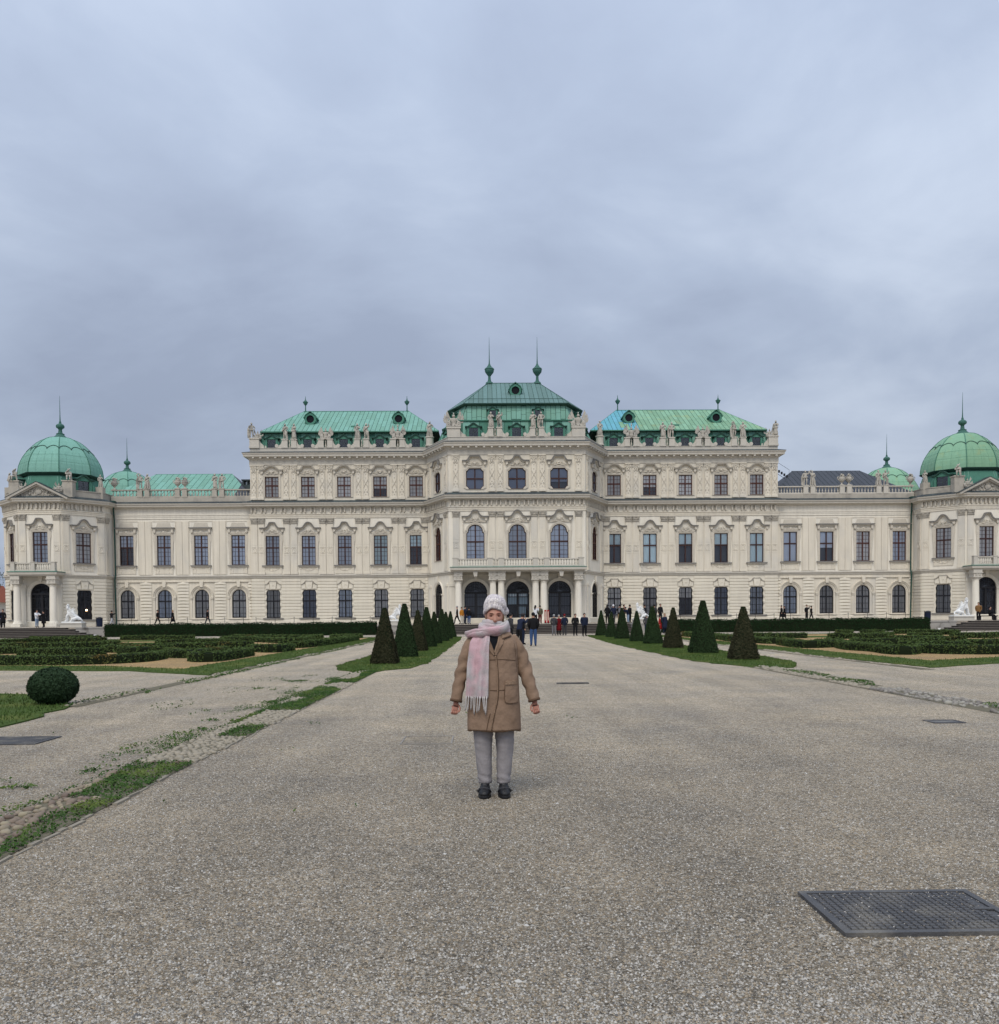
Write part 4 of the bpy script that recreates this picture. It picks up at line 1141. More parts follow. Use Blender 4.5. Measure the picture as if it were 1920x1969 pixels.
# domed pavilions at the rear corners, seen over the wings
for s in (-1, 1):
    rp = MB().loft([[(x, y, 0.6) for x, y in octo(5.4)], [(x, y, 17.6) for x, y in octo(5.0)]]).build('rear_pavilion_wall', stucco, palace, loc=(s * 54.7, 24.0, 0))
    dome(s * 54.7, 24.0, 18.12, 4.5, 4.6, copper if s < 0 else copper_y)

# ------------------------------------------------------------------ palace: roofs
def roof_panels(parent, a, b, c, d, colw, rowh, matfn, lift=0.03, stag=0.5, name='roof_panel', gap=0.026, seed=1):
    """sheet panels on the slope a-b (eave, left to right) to d-c (top); each panel its own piece"""
    a, b, c, d = map(Vector, (a, b, c, d)); ex = (b - a).normalized(); nz = ex.cross(d - a if (d - a).cross(ex).length > 1e-3 else c - a).normalized(); ey = nz.cross(ex)
    P = [((p - a).dot(ex), (p - a).dot(ey)) for p in (a, b, c, d)]
    if (P[2][0] - P[3][0]) ** 2 + (P[2][1] - P[3][1]) ** 2 < 1e-6: P = P[:3]
    x0 = min(p[0] for p in P); x1 = max(p[0] for p in P); y1 = max(p[1] for p in P)
    nc = max(1, round((x1 - x0) / colw)); w = (x1 - x0) / nc; k = 0
    rg = random.Random(seed)
    base = MB(); base.add([tuple(a + ex * p[0] + ey * p[1]) for p in P], [tuple(range(len(P)))])
    out = base.build('roof_slope', copper_k, parent)
    for i in range(nc):
        off = rg.uniform(0, rowh) if stag else 0
        ys = [0.0]; y = rowh - off if off else rowh
        while y < y1: ys.append(y); y += rowh
        ys.append(y1 + 0.01)
        for j in range(len(ys) - 1):
            if ys[j + 1] - ys[j] < 0.12: continue
            q = clip_rect(P, x0 + i * w + gap, x0 + (i + 1) * w - gap, ys[j] + gap * 0.5, ys[j + 1] - gap * 0.5)
            if not q or len(q) < 3: continue
            ar = abs(sum(q[t - 1][0] * q[t][1] - q[t][0] * q[t - 1][1] for t in range(len(q)))) / 2
            if ar < 0.02: continue
            cx = sum(p[0] for p in q) / len(q)
            n = len(q); tilt = rg.uniform(-0.006, 0.006)
            top = [a + ex * p[0] + ey * p[1] + nz * (lift + tilt * (p[0] - cx)) for p in q]; bot = [a + ex * p[0] + ey * p[1] for p in q]
            mb = MB(); mb.add([tuple(v) for v in top + bot], [tuple(range(n))] + [((t + 1) % n, t, t + n, (t + 1) % n + n) for t in range(n)])
            o = mb.build(name, matfn((x0 + i * w + w / 2) / max(x1, 1e-6), i, j), parent); k += 1
    return k
def quad(parent, name, pts, m):
    return MB().add(pts, [tuple(range(len(pts)))]).build(name, m, parent)
def oculus_mesh():
    mb = MB(); mb.mi = 0
    n = 16
    for r0, r1, y0, y1 in ((0.70, 0.46, -0.16, 0.5),):
        A = [(r0 * math.cos(2 * math.pi * i / n), r0 * math.sin(2 * math.pi * i / n)) for i in range(n)]; B = [(r1 * math.cos(2 * math.pi * i / n), r1 * math.sin(2 * math.pi * i / n)) for i in range(n)]
        ring(mb, A, B, y0, y1)
        mb.mi = 2; fill(mb, B, -0.03)
    mb.mi = 1; mb.band([(-0.82, 0.10), (-0.60, 0.50), (-0.28, 0.74), (0, 0.95), (0.28, 0.74), (0.60, 0.50), (0.82, 0.10)], 0.08, -0.26, 1.6)
    mb.mi = 0; mb.box(-0.85, 0.85, -0.10, 0.4, -0.78, -0.66)
    mb.box(-0.66, 0.66, 0.02, 1.7, -0.66, 0.30)
    return mb.mesh('oculus', [copper_d, copper_d, interior])
ocu_me = oculus_mesh()
def finial_small():
    return MB().lathe([(0.16, 0), (0.10, 0.10), (0.07, 0.25), (0.06, 0.75), (0.10, 0.82), (0.24, 1.0), (0.30, 1.16), (0.34, 1.22), (0.20, 1.30), (0.10, 1.45), (0.05, 1.55), (0.015, 1.95)], 10).mesh('finial', fin_m)
fins_me = finial_small()
def wing_roof(s):
    """hipped upper roof over a steep mansard band, with dormers and round windows"""
    E0, E1 = (-29.75, -8.9) if s < 0 else (8.9, 29.75)
    R0, R1 = (-26.2, -13.0) if s < 0 else (13.0, 26.2)
    ze, zr, y0, yr, y1 = 23.42, 27.45, 0.45, 8.0, 15.4
    r = MB().box(E0, E1, y0, y1, ze - 0.14, ze).build('roof', copper_k, palace)
    mf = (lambda t, i, j: copper) if s < 0 else (lambda t, i, j: copper_b if (t < 0.285 and not (i in (7, 8) and j == 1)) else copper_y)
    roof_panels(r, (E0, y0, ze), (E1, y0, ze), (R1, yr, zr), (R0, yr, zr), 0.53, 2.4, mf, seed=3 + s)
    quad(r, 'roof_slope', [(E1, y0, ze), (E1, y1, ze), (R1, yr, zr)], copper if s < 0 else copper_y); quad(r, 'roof_slope', [(E0, y1, ze), (E0, y0, ze), (R0, yr, zr)], copper if s < 0 else copper_b)
    quad(r, 'roof_slope', [(E1, y1, ze), (E0, y1, ze), (R0, yr, zr), (R1, yr, zr)], copper)
    MB().tube([(R0, yr, zr + 0.03), (R1, yr, zr + 0.03)], 0.07, 6).build('ridge_cap', copper_d, r)
    for a, b in (((E0, y0, ze), (R0, yr, zr)), ((E1, y0, ze), (R1, yr, zr))): MB().tube([a, b], 0.05, 5).build('hip_cap', copper_d, r)
    MB().box(E0 - 0.02, E1 + 0.02, y0 - 0.10, y0 + 0.02, ze - 0.10, ze + 0.03).build('gutter', copper_d, r)
    for x in (R0 + 0.25, R1 - 0.25): link('finial', fins_me, r, (x, yr, zr))
    for x in ((-24.4, -13.85) if s < 0 else (13.85, 24.4)):
        t = 0.50; link('oculus', ocu_me, r, (x, y0 + (yr - y0) * t - 1.15, ze + (zr - ze) * t))
    MB().box(-0.5, 0.5, 0, 0.5, 0, 0.22).build('roof_hatch', copper_d, r, loc=((-18.9 if s < 0 else 19.2), y0 + 1.4, ze + 0.75))
    # mansard band
    B0, B1 = (-30.25, -9.6) if s < 0 else (9.6, 30.25)
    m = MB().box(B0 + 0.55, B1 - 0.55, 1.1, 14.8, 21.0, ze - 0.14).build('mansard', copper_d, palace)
    roof_panels(m, (B0, 0.38, 21.2), (B1, 0.38, 21.2), (B1 - 0.35, 0.95, ze - 0.13), (B0 + 0.35, 0.95, ze - 0.13), 0.86, 5.0, lambda t, i, j: copper if (i % 5) else copper_d, stag=0)
    quad(m, 'roof_slope', [(B0, 14.8, 21.2), (B0, 0.38, 21.2), (B0 + 0.35, 0.95, ze - 0.13), (B0 + 0.35, 14.8, ze - 0.13)], copper_d)
    quad(m, 'roof_slope', [(B1, 0.38, 21.2), (B1, 14.8, 21.2), (B1 - 0.35, 14.8, ze - 0.13), (B1 - 0.35, 0.95, ze - 0.13)], copper_d)
    for x in wingX if s < 0 else [-q for q in wingX]: dormer(m, x, 0.12, 21.46)
wing_roof(-1); wing_roof(1)

# low roofs of the outer wings
def outer_roof(s):
    E0, E1, R0, R1 = (-48.3, -31.0, -44.75, -35.2) if s < 0 else (31.0, 47.6, 35.3, 44.0)
    ze, zr, y0, yr = 15.9, 19.72, 0.9, 8.0
    r = MB().box(E0, E1, y0, 15.0, ze - 0.2, ze).build('low_roof', copper_k, palace)
    if s < 0: roof_panels(r, (E0, y0, ze), (E1, y0, ze), (R1, yr, zr), (R0, yr, zr), 0.72, 2.6, lambda t, i, j: copper if t < 0.86 else slate, seed=5)
    else: roof_panels(r, (E0, y0, ze), (E1, y0, ze), (R1, yr, zr), (R0, yr, zr), 0.62, 9.0, lambda t, i, j: slate, stag=0, lift=0.035)
    mm = copper if s < 0 else slate
    quad(r, 'roof_slope', [(E1, y0, ze), (E1, 15, ze), (R1, yr, zr)], slate); quad(r, 'roof_slope', [(E0, 15, ze), (E0, y0, ze), (R0, yr, zr)], mm); quad(r, 'roof_slope', [(E1, 15, ze), (E0, 15, ze), (R0, yr, zr), (R1, yr, zr)], mm)
    MB().tube([(R0, yr, zr), (R1, yr, zr)], 0.06, 5).build('ridge_cap', copper_d if s < 0 else slate, r)
    if s < 0:
        ch = MB().box(-0.8, 0.8, -0.5, 0.5, 0, 1.5)
        for x in (-0.75, -0.25, 0.25, 0.75): ch.box(x - 0.1, x + 0.1, -0.5, 0.5, 1.5, 2.0)
        ch.box(-0.95, 0.95, -0.6, 0.6, 2.0, 2.15); ch.build('chimney', lead, r, loc=(-32.6, 6.5, 16.6))
outer_roof(-1); outer_roof(1)

# central roof in three tiers
def ring_tiers():
    def poly(fx, fy, sx, sy, back): return [(-sx, back), (-sx, sy), (-fx, fy), (fx, fy), (sx, sy), (sx, back)]
    T0 = poly(6.9, -5.55, 9.3, -0.3, 14); T1 = poly(6.15, -5.25, 8.3, -0.7, 13.4)
    T2 = poly(6.05, -5.15, 8.15, -0.75, 13.3); T3 = poly(5.5, -4.75, 7.3, -1.2, 12.0)
    T4 = poly(5.8, -5.2, 7.75, -1.45, 11.5)
    core = MB().loft([[(x, y, 21.0) for x, y in poly(6.2, -4.8, 8.4, 0.3, 13)], [(x, y, 25.2) for x, y in poly(5.2, -4.4, 7.0, -0.9, 11)]]).build('central_roof', copper_k, palace)
    for (A, za), (B, zb), mt, rows in (((T0, 21.2), (T1, 23.28), copper_d, 6.0), ((T2, 23.42), (T3, 25.10), copper, 1.0)):
        for i in range(1, 4):
            roof_panels(core, (*A[i], za), (*A[i + 1], za), (*B[i + 1], zb), (*B[i], zb), 0.56 if rows < 3 else 0.9, rows, (lambda t, i, j: copper) if rows < 3 else (lambda t, i, j: copper if i % 3 else copper_d), stag=rows < 3, seed=i)
        for i in (0, 4): quad(core, 'roof_slope', [(*A[i], za), (*A[i + 1], za), (*B[i + 1], zb), (*B[i], zb)], mt)
    MB().sweep(T1, [(-0.05, 23.20), (0.16, 23.26), (0.20, 23.34), (0.16, 23.40), (-0.3, 23.44)], caps=False).build('ledge', copper_d, core)
    MB().sweep(T4, [(-0.55, 25.06), (-0.06, 25.12), (0.04, 25.18), (0.06, 25.27), (-0.1, 25.28)], caps=False).build('eave', copper_k, core)
    ze, zr = 25.27, 29.85; RL, RR = (-3.1, 4.0, zr), (3.1, 4.0, zr)
    E = [(x, y, ze) for x, y in T4]
    g = lambda t, i, j: copper_g
    roof_panels(core, E[2], E[3], RR, RL, 0.52, 20, g, stag=0); roof_panels(core, E[3], E[4], RR, RR, 0.52, 20, g, stag=0); roof_panels(core, E[1], E[2], RL, RL, 0.52, 20, g, stag=0)
    for q in ([E[0], E[1], RL], [E[4], E[5], RR], [E[5], E[0], RL, RR]): quad(core, 'roof_slope', q, copper_g)
    MB().tube([RL, RR], 0.09, 6).build('ridge_cap', copper_k, core)
    for a, b in ((E[2], RL), (E[3], RR), (E[1], RL), (E[4], RR)): MB().tube([a, b], 0.06, 5).build('hip_cap', copper_k, core)
    def along(z): t = (z - ze) / (zr - ze); return E[2][1] + (4.0 - E[2][1]) * t
    MB().box(-5.2, 5.2, along(25.95) - 0.22, along(25.95) - 0.18, 26.02, 26.07).build('snow_rail', copper_k, core)
    fm = MB().lathe([(0.50, -0.1), (0.42, 0.12), (0.22, 0.25), (0.17, 0.5), (0.15, 0.85), (0.22, 0.95), (0.30, 1.05), (0.50, 1.32), (0.56, 1.52), (0.54, 1.64), (0.60, 1.68), (0.58, 1.76), (0.34, 1.95), (0.16, 2.2), (0.08, 2.42), (0.05, 3.0), (0.012, 5.6)], 12).mesh('finial', fin_m)
    for x in (-2.9, 2.9): link('finial', fm, core, (x, 4.0, zr))
    link('oculus', ocu_me, core, (0.05, along(27.6) - 0.95, 27.6))
    for x in (-4.75, 0, 4.65): dormer(core, x, -5.78, 21.46, 0, 1.0)
    for x in (-2.62, 2.42): dormer(core, x, -5.32, 23.75, 0, 0.72)
    for s in (-1, 1): dormer(core, s * 7.95, -2.7, 21.46, R(65 * s), 1.0); dormer(core, s * 7.2, -2.9, 23.7, R(65 * s), 0.75)
ring_tiers()

# statue pedestals along the parapet
def ped_pair():
    mb = MB()
    for s in (-1, 1):
        mb.box(s * 0.52 - 0.31, s * 0.52 + 0.31, -0.26, 0.26, 0, 0.92); mb.box(s * 0.52 - 0.37, s * 0.52 + 0.37, -0.32, 0.32, 0.92, 1.03); mb.box(s * 0.52 - 0.36, s * 0.52 + 0.36, -0.31, 0.31, -0.02, 0.14)
        P = [(s * 0.83, 0), (s * 1.55, 0), (s * 1.55, 0.22), (s * 1.38, 0.30), (s * 1.15, 0.32), (s * 0.98, 0.48), (s * 0.88, 0.80), (s * 0.83, 0.84)]
        mb.prism(P if s > 0 else P[::-1], -0.16, 0.16)
        mb.lathe([(0.20, -0.2), (0.22, -0.16), (0.22, 0.16), (0.20, 0.2)], 10, (0, 0, 0))
        k = 10 * 4; c = (s * 1.48, 0, 0.24)
        mb.v[-k:] = [(c[0] + x, c[1] + z, c[2] + y) for x, y, z in mb.v[-k:]]
    mb.lathe([(0.05, 0.0), (0.10, 0.25), (0.05, 0.55), (0.09, 0.75), (0.05, 0.92)], 8)
    return mb.mesh('pedestal', stone_l)
pp_me = ped_pair()
bays = [(wingX[i] + wingX[i + 1]) / 2 for i in range(4)]
ZP = 21.45
for x in bays + [-b for b in bays]: link('pedestal', pp_me, palace, (x, 0.20, ZP))
for x in (-2.38, 2.25): link('pedestal', pp_me, palace, (x, -5.72, ZP)).scale = (0.9, 1, 1)
corner_me = MB().box(-0.55, 0.55, -0.32, 0.9, 0, 1.02).box(-0.62, 0.62, -0.39, 0.97, 1.02, 1.16).box(-0.60, 0.60, -0.37, 0.95, -0.02, 0.2).prism([(0.55, 0), (1.35, 0), (1.35, 0.25), (1.0, 0.36), (0.7, 0.62), (0.55, 0.86)], -0.1, 0.2).mesh('pedestal', stone_l)
link('pedestal', corner_me, palace, (-30.35, 0.20, ZP)); o = link('pedestal', corner_me, palace, (30.35, 0.20, ZP)); o.scale = (-1, 1, 1)
big_me = MB().box(-0.72, 0.72, -0.4, 0.8, 0, 0.92).box(-0.80, 0.80, -0.48, 0.88, 0.92, 1.06).prism([(0.72, 0), (1.5, 0), (1.5, 0.25), (1.1, 0.36), (0.85, 0.6), (0.72, 0.8)], -0.1, 0.2).mesh('pedestal', stone_l)
link('pedestal', big_me, palace, (-6.95, -5.5, ZP)); o = link('pedestal', big_me, palace, (6.85, -5.5, ZP)); o.scale = (-1, 1, 1)
round_me = MB().lathe([(0.52, 0), (0.52, 0.15), (0.44, 0.2), (0.44, 0.95), (0.52, 1.0), (0.52, 1.10)], 14).mesh('pedestal', stone_l)
for s in (-1, 1): link('pedestal', round_me, palace, (s * 9.95, 0.05, ZP + 0.1))

# ------------------------------------------------------------------ ground
def gravel_mat(name, tone=(1, 1, 1), scale=62.0, near_shade_tracks=False):
    m = bpy.data.materials.new(name); m.use_nodes = True; MATS[name] = m
    nt = m.node_tree; L = nt.links.new; bs = nt.nodes['Principled BSDF']
    bs.inputs['Roughness'].default_value = 0.85; bs.inputs['Specular IOR Level'].default_value = 0.25
    geo = _node(nt, 'ShaderNodeNewGeometry')
    wn = _node(nt, 'ShaderNodeTexNoise'); wn.inputs['Scale'].default_value = 30; L(geo.outputs['Position'], wn.inputs['Vector'])
    va = _node(nt, 'ShaderNodeVectorMath', operation='SCALE'); L(wn.outputs['Color'], va.inputs[0]); va.inputs['Scale'].default_value = 0.02
    vb = _node(nt, 'ShaderNodeVectorMath', operation='ADD'); L(geo.outputs['Position'], vb.inputs[0]); L(va.outputs[0], vb.inputs[1])
    v1 = _node(nt, 'ShaderNodeTexVoronoi'); v1.inputs['Scale'].default_value = scale; L(vb.outputs[0], v1.inputs['Vector'])
    v2 = _node(nt, 'ShaderNodeTexVoronoi'); v2.inputs['Scale'].default_value = scale * 2.1; L(vb.outputs[0], v2.inputs['Vector'])
    sp = _node(nt, 'ShaderNodeSeparateColor'); L(v1.outputs['Color'], sp.inputs[0])
    rp = _node(nt, 'ShaderNodeValToRGB'); L(sp.outputs[0], rp.inputs[0])
    cols = [(0.0, (0.13, 0.12, 0.11)), (0.20, (0.235, 0.215, 0.185)), (0.42, (0.345, 0.32, 0.28)), (0.62, (0.335, 0.275, 0.20)), (0.80, (0.43, 0.40, 0.36)), (1.0, (0.54, 0.52, 0.48))]
    e = rp.color_ramp.elements; e[0].position, e[0].color = cols[0][0], (*cols[0][1], 1); e[1].position, e[1].color = cols[-1][0], (*cols[-1][1], 1)
    for p, c in cols[1:-1]: q = e.new(p); q.color = (*c, 1)
    # fine grit between the stones
    s2 = _node(nt, 'ShaderNodeSeparateColor'); L(v2.outputs['Color'], s2.inputs[0])
    g = _node(nt, 'ShaderNodeMapRange'); L(s2.outputs[1], g.inputs[0]); g.inputs[3].default_value = 0.75; g.inputs[4].default_value = 1.2
    # broad patches: greyer, browner, paler ground
    nb = _node(nt, 'ShaderNodeTexNoise'); nb.inputs['Scale'].default_value = 0.55; nb.inputs['Detail'].default_value = 7; nb.inputs['Roughness'].default_value = 0.62; L(geo.outputs['Position'], nb.inputs['Vector'])
    br = _node(nt, 'ShaderNodeValToRGB'); L(nb.outputs[0], br.inputs[0])
    br.color_ramp.elements[0].position = 0.32; br.color_ramp.elements[0].color = (0.80, 0.80, 0.82, 1)
    br.color_ramp.elements[1].position = 0.70; br.color_ramp.elements[1].color = (1.13, 1.07, 0.98, 1)
    mm = _node(nt, 'ShaderNodeVectorMath', operation='MULTIPLY'); L(rp.outputs[0], mm.inputs[0]); L(br.outputs[0], mm.inputs[1])
    m2 = _node(nt, 'ShaderNodeVectorMath', operation='SCALE'); L(mm.outputs[0], m2.inputs[0]); L(g.outputs[0], m2.inputs['Scale'])
    m3 = _node(nt, 'ShaderNodeVectorMath', operation='MULTIPLY'); L(m2.outputs[0], m3.inputs[0]); m3.inputs[1].default_value = tone
    cur = m3.outputs[0]
    if near_shade_tracks:      # view-angle shade painted into the colour: dark near, pale far; faint lengthwise tracks
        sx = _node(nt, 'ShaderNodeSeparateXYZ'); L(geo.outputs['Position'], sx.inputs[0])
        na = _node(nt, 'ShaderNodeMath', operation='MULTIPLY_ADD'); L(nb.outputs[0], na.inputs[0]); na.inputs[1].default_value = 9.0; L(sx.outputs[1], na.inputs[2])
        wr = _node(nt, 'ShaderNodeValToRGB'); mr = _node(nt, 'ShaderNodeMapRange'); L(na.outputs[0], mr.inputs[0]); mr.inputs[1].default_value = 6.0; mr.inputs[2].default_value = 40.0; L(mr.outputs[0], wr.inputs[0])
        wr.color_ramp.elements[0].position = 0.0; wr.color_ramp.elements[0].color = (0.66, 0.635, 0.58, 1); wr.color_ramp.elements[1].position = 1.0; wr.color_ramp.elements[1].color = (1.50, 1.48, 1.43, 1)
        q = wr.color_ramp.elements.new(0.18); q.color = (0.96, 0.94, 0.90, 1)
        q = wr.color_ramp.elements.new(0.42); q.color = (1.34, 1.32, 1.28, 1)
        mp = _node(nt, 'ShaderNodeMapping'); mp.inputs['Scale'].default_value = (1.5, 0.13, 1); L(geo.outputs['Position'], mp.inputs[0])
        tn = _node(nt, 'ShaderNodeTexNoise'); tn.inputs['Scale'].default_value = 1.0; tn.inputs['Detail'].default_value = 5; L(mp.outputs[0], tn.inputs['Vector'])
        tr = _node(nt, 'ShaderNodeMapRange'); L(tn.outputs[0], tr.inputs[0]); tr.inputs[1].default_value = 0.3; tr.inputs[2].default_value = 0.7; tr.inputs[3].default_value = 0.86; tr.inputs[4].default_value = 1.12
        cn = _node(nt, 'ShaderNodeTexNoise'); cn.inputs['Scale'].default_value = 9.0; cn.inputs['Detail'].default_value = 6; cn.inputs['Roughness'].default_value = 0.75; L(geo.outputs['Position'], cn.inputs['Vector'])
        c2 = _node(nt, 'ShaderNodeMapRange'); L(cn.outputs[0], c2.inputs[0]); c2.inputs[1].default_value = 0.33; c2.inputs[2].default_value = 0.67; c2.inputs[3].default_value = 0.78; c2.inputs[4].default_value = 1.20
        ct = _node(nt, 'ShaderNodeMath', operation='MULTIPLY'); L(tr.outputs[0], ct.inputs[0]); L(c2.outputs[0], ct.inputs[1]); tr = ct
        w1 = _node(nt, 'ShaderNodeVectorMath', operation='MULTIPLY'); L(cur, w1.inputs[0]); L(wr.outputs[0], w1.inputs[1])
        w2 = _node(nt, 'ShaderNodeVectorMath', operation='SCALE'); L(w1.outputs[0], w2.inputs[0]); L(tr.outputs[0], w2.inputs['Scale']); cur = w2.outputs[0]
    L(cur, bs.inputs['Base Color'])
    # rounded stones: bump from both cell sizes
    a = _node(nt, 'ShaderNodeMath', operation='MULTIPLY_ADD'); L(v1.outputs['Distance'], a.inputs[0]); a.inputs[1].default_value = -1.0
    b = _node(nt, 'ShaderNodeMath', operation='MULTIPLY'); L(v2.outputs['Distance'], b.inputs[0]); b.inputs[1].default_value = -0.45; L(b.outputs[0], a.inputs[2])
    bu = _node(nt, 'ShaderNodeBump'); bu.inputs['Strength'].default_value = 0.9; bu.inputs['Distance'].default_value = 0.02; L(a.outputs[0], bu.inputs['Height']); L(bu.outputs[0], bs.inputs['Normal'])
    return m
gravel = gravel_mat('gravel', (1.10, 1.07, 1.005), 76, near_shade_tracks=True)
gravel_t = gravel_mat('terrace_gravel', (1.25, 1.22, 1.16), 40)
sand_m = gravel_mat('yellow_sand', (1.32, 1.0, 0.56), 55)
grass_m = mat('lawn_grass', (0.066, 0.102, 0.028), 0.9, 0.05, var=0.30, vscale=1.1, fine=0.35, fscale=40, bump=0.8, bscale=90, coord='World', tint=(0.15, 0.17, 0.05), tscale=0.9, tlo=0.52, thi=0.72)
blade_m = mat('grass_blade', (0.074, 0.120, 0.032), 0.85, 0.08, var=0.35, vscale=2.5, fine=0.3, fscale=60, coord='World', tint=(0.17, 0.19, 0.06), tscale=1.5, tlo=0.52, thi=0.75)
clover_m = mat('clover_leaf', (0.042, 0.088, 0.020), 0.8, 0.1, var=0.35, vscale=3.0, fine=0.3, fscale=50, coord='World', tint=(0.12, 0.16, 0.04), tscale=2.0)
yew_g = mat('yew_green', (0.028, 0.050, 0.021), 0.9, 0.06, var=0.35, vscale=2.2, fine=0.3, fscale=30, objvar=0.15, coord='World')
yew_b = mat('yew_brown', (0.042, 0.042, 0.023), 0.9, 0.06, var=0.35, vscale=2.2, fine=0.3, fscale=30, objvar=0.15, coord='World')
hedge_m = mat('hedge_green', (0.014, 0.034, 0.013), 0.9, 0.06, var=0.35, vscale=1.6, fine=0.3, fscale=20, coord='World')
box_m = mat('box_green', (0.078, 0.118, 0.040), 0.9, 0.06, var=0.45, vscale=1.2, fine=0.35, fscale=25, coord='World', tint=(0.15, 0.095, 0.035), tscale=0.42, tlo=0.60, thi=0.74)
ball_m = mat('dark_bush_leaf', (0.024, 0.048, 0.021), 0.7, 0.15, var=0.35, vscale=6, fine=0.3, fscale=40, coord='World')
soil_m = mat('hedge_core', (0.012, 0.018, 0.008), 0.95, 0.1, var=0.3, vscale=3, coord='World')
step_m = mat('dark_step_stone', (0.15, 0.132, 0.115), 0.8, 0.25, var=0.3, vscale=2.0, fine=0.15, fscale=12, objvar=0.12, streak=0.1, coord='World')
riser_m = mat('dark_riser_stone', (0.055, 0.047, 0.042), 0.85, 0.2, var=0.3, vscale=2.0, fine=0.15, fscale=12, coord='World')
kerb_m = mat('kerb_stone', (0.27, 0.24, 0.19), 0.9, 0.2, var=0.25, vscale=5, fine=0.2, fscale=40, coord='World')
wallstone = mat('terrace_wall_stone', (0.36, 0.34, 0.31), 0.9, 0.2, var=0.35, vscale=1.4, fine=0.15, fscale=10, coord='World', tint=(0.12, 0.11, 0.10), tscale=1.2, tlo=0.5, thi=0.66)

def sheet(name, pts, z, m, kind='structure', th=0.0):
    mb = MB()
    P = [Vector((x, y, 0)) for x, y in pts]; tr = tessellate_polygon([P]); F = []
    for a, b, c in tr:
        cr = (P[b] - P[a]).cross(P[c] - P[a]).z; F.append((a, b, c) if cr > 0 else (a, c, b))
    n = len(pts); V = [(x, y, z) for x, y in pts]
    if th:
        V += [(x, y, z - th) for x, y in pts]; ar = sum(pts[i - 1][0] * pts[i][1] - pts[i][0] * pts[i - 1][1] for i in range(n))
        for i in range(n):
            j = (i + 1) % n; F.append((i, i + n, j + n, j) if ar > 0 else (i, j, j + n, i + n))
    mb.add(V, F); o = mb.build(name, m); o['kind'] = kind
    return o
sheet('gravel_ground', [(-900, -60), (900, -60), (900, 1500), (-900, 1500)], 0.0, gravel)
sheet('terrace', [(-75, 81.9), (82, 81.9), (82, 135), (-75, 135)], TZ, gravel_t, th=TZ - 0.02)
sheet('cross_path', [(-70, 70.5), (77, 70.5), (77, 79.9), (-70, 79.9)], 0.005, gravel_t)

def jitter_edge(pts, n, amp, seed):
    rg = random.Random(seed); out = []
    for i in range(len(pts)):
        a, b = pts[i], pts[(i + 1) % len(pts)]; L = math.hypot(b[0] - a[0], b[1] - a[1]); k = max(1, int(L / n))
        for j in range(k):
            t = j / k; out.append((a[0] + (b[0] - a[0]) * t + rg.uniform(-amp, amp), a[1] + (b[1] - a[1]) * t + rg.uniform(-amp, amp)))
    return out
def in_poly(P, X, Y):
    ins = np.zeros(len(X), bool); n = len(P)
    for i in range(n):
        x0, y0 = P[i - 1]; x1, y1 = P[i]
        c = ((y0 > Y) != (y1 > Y)) & (X < (x1 - x0) * (Y - y0) / ((y1 - y0) if y1 != y0 else 1e-9) + x0); ins ^= c
    return ins
def blades(name, P, z, dens, h, w, m, near=None, parent=None):
    """upright grass blades inside polygon P"""
    xs = [p[0] for p in P]; ys = [p[1] for p in P]; A = (max(xs) - min(xs)) * (max(ys) - min(ys)); n = int(A * dens)
    X = RNG.uniform(min(xs), max(xs), n); Y = RNG.uniform(min(ys), max(ys), n); k = in_poly(P, X, Y); X, Y = X[k], Y[k]; n = len(X)
    a = RNG.uniform(0, 2 * np.pi, n); hh = h * RNG.uniform(0.5, 1.3, n); ww = w * RNG.uniform(0.7, 1.3, n)
    dx, dy = np.cos(a) * ww, np.sin(a) * ww; lx, ly = RNG.normal(0, 0.35, n) * hh, RNG.normal(0, 0.35, n) * hh
    V = np.stack([np.stack([X - dx, Y - dy, np.full(n, z)], 1), np.stack([X + dx, Y + dy, np.full(n, z)], 1), np.stack([X + lx, Y + ly, z + hh], 1)], 1).reshape(-1, 3)
    o = link(name, np_mesh(name, V, np.arange(3 * n).reshape(-1, 3), m), parent); o['kind'] = 'stuff'
    return o
LAWN_L = [(-4.75, 28.2), (-4.3, 26.0), (-3.35, 24.0), (-3.0, 25.6), (-2.35, 26.6), (-1.98, 29.4), (-1.86, 40.7), (-1.78, 59), (-1.95, 69.0), (-2.6, 71.0), (-3.4, 69.5), (-3.9, 60), (-4.4, 47), (-4.7, 37)]
LAWN_R = [(8.2, 71.5), (7.7, 65.6), (7.0, 48.7), (6.88, 34.6), (6.88, 29.5), (7.45, 27.0), (8.2, 25.2), (8.8, 25.3), (9.95, 28.2), (10.3, 33.5), (10.1, 46), (9.95, 63), (9.3, 71.5)]
LAWN_B = [(-6.95, 12.6), (-7.05, 14.0), (-7.4, 15.7), (-8.3, 17.4), (-9.4, 18.3), (-11, 18.8), (-16, 19.2), (-16, 11.5), (-9, 11.8)]
VERGE_L = [(-7.60, 24.1), (-7.52, 40), (-7.45, 66), (-7.5, 70), (-44, 70), (-44, 68.6), (-9.0, 68.6), (-8.85, 62), (-9.15, 40), (-9.30, 27.2), (-12.6, 29.3), (-16.4, 30.1), (-44, 30.8), (-44, 28.4), (-15, 27.3), (-10.7, 26.5)]
VERGE_R = [(12.55, 24.8), (15.6, 26.6), (22, 27.6), (50, 28.6), (50, 31.2), (22, 30.6), (17.8, 30.4), (14.35, 28.4), (14.2, 38), (13.9, 46), (13.9, 68.5), (50, 68.5), (50, 70.0), (12.4, 70.0), (12.3, 58), (12.2, 38)]
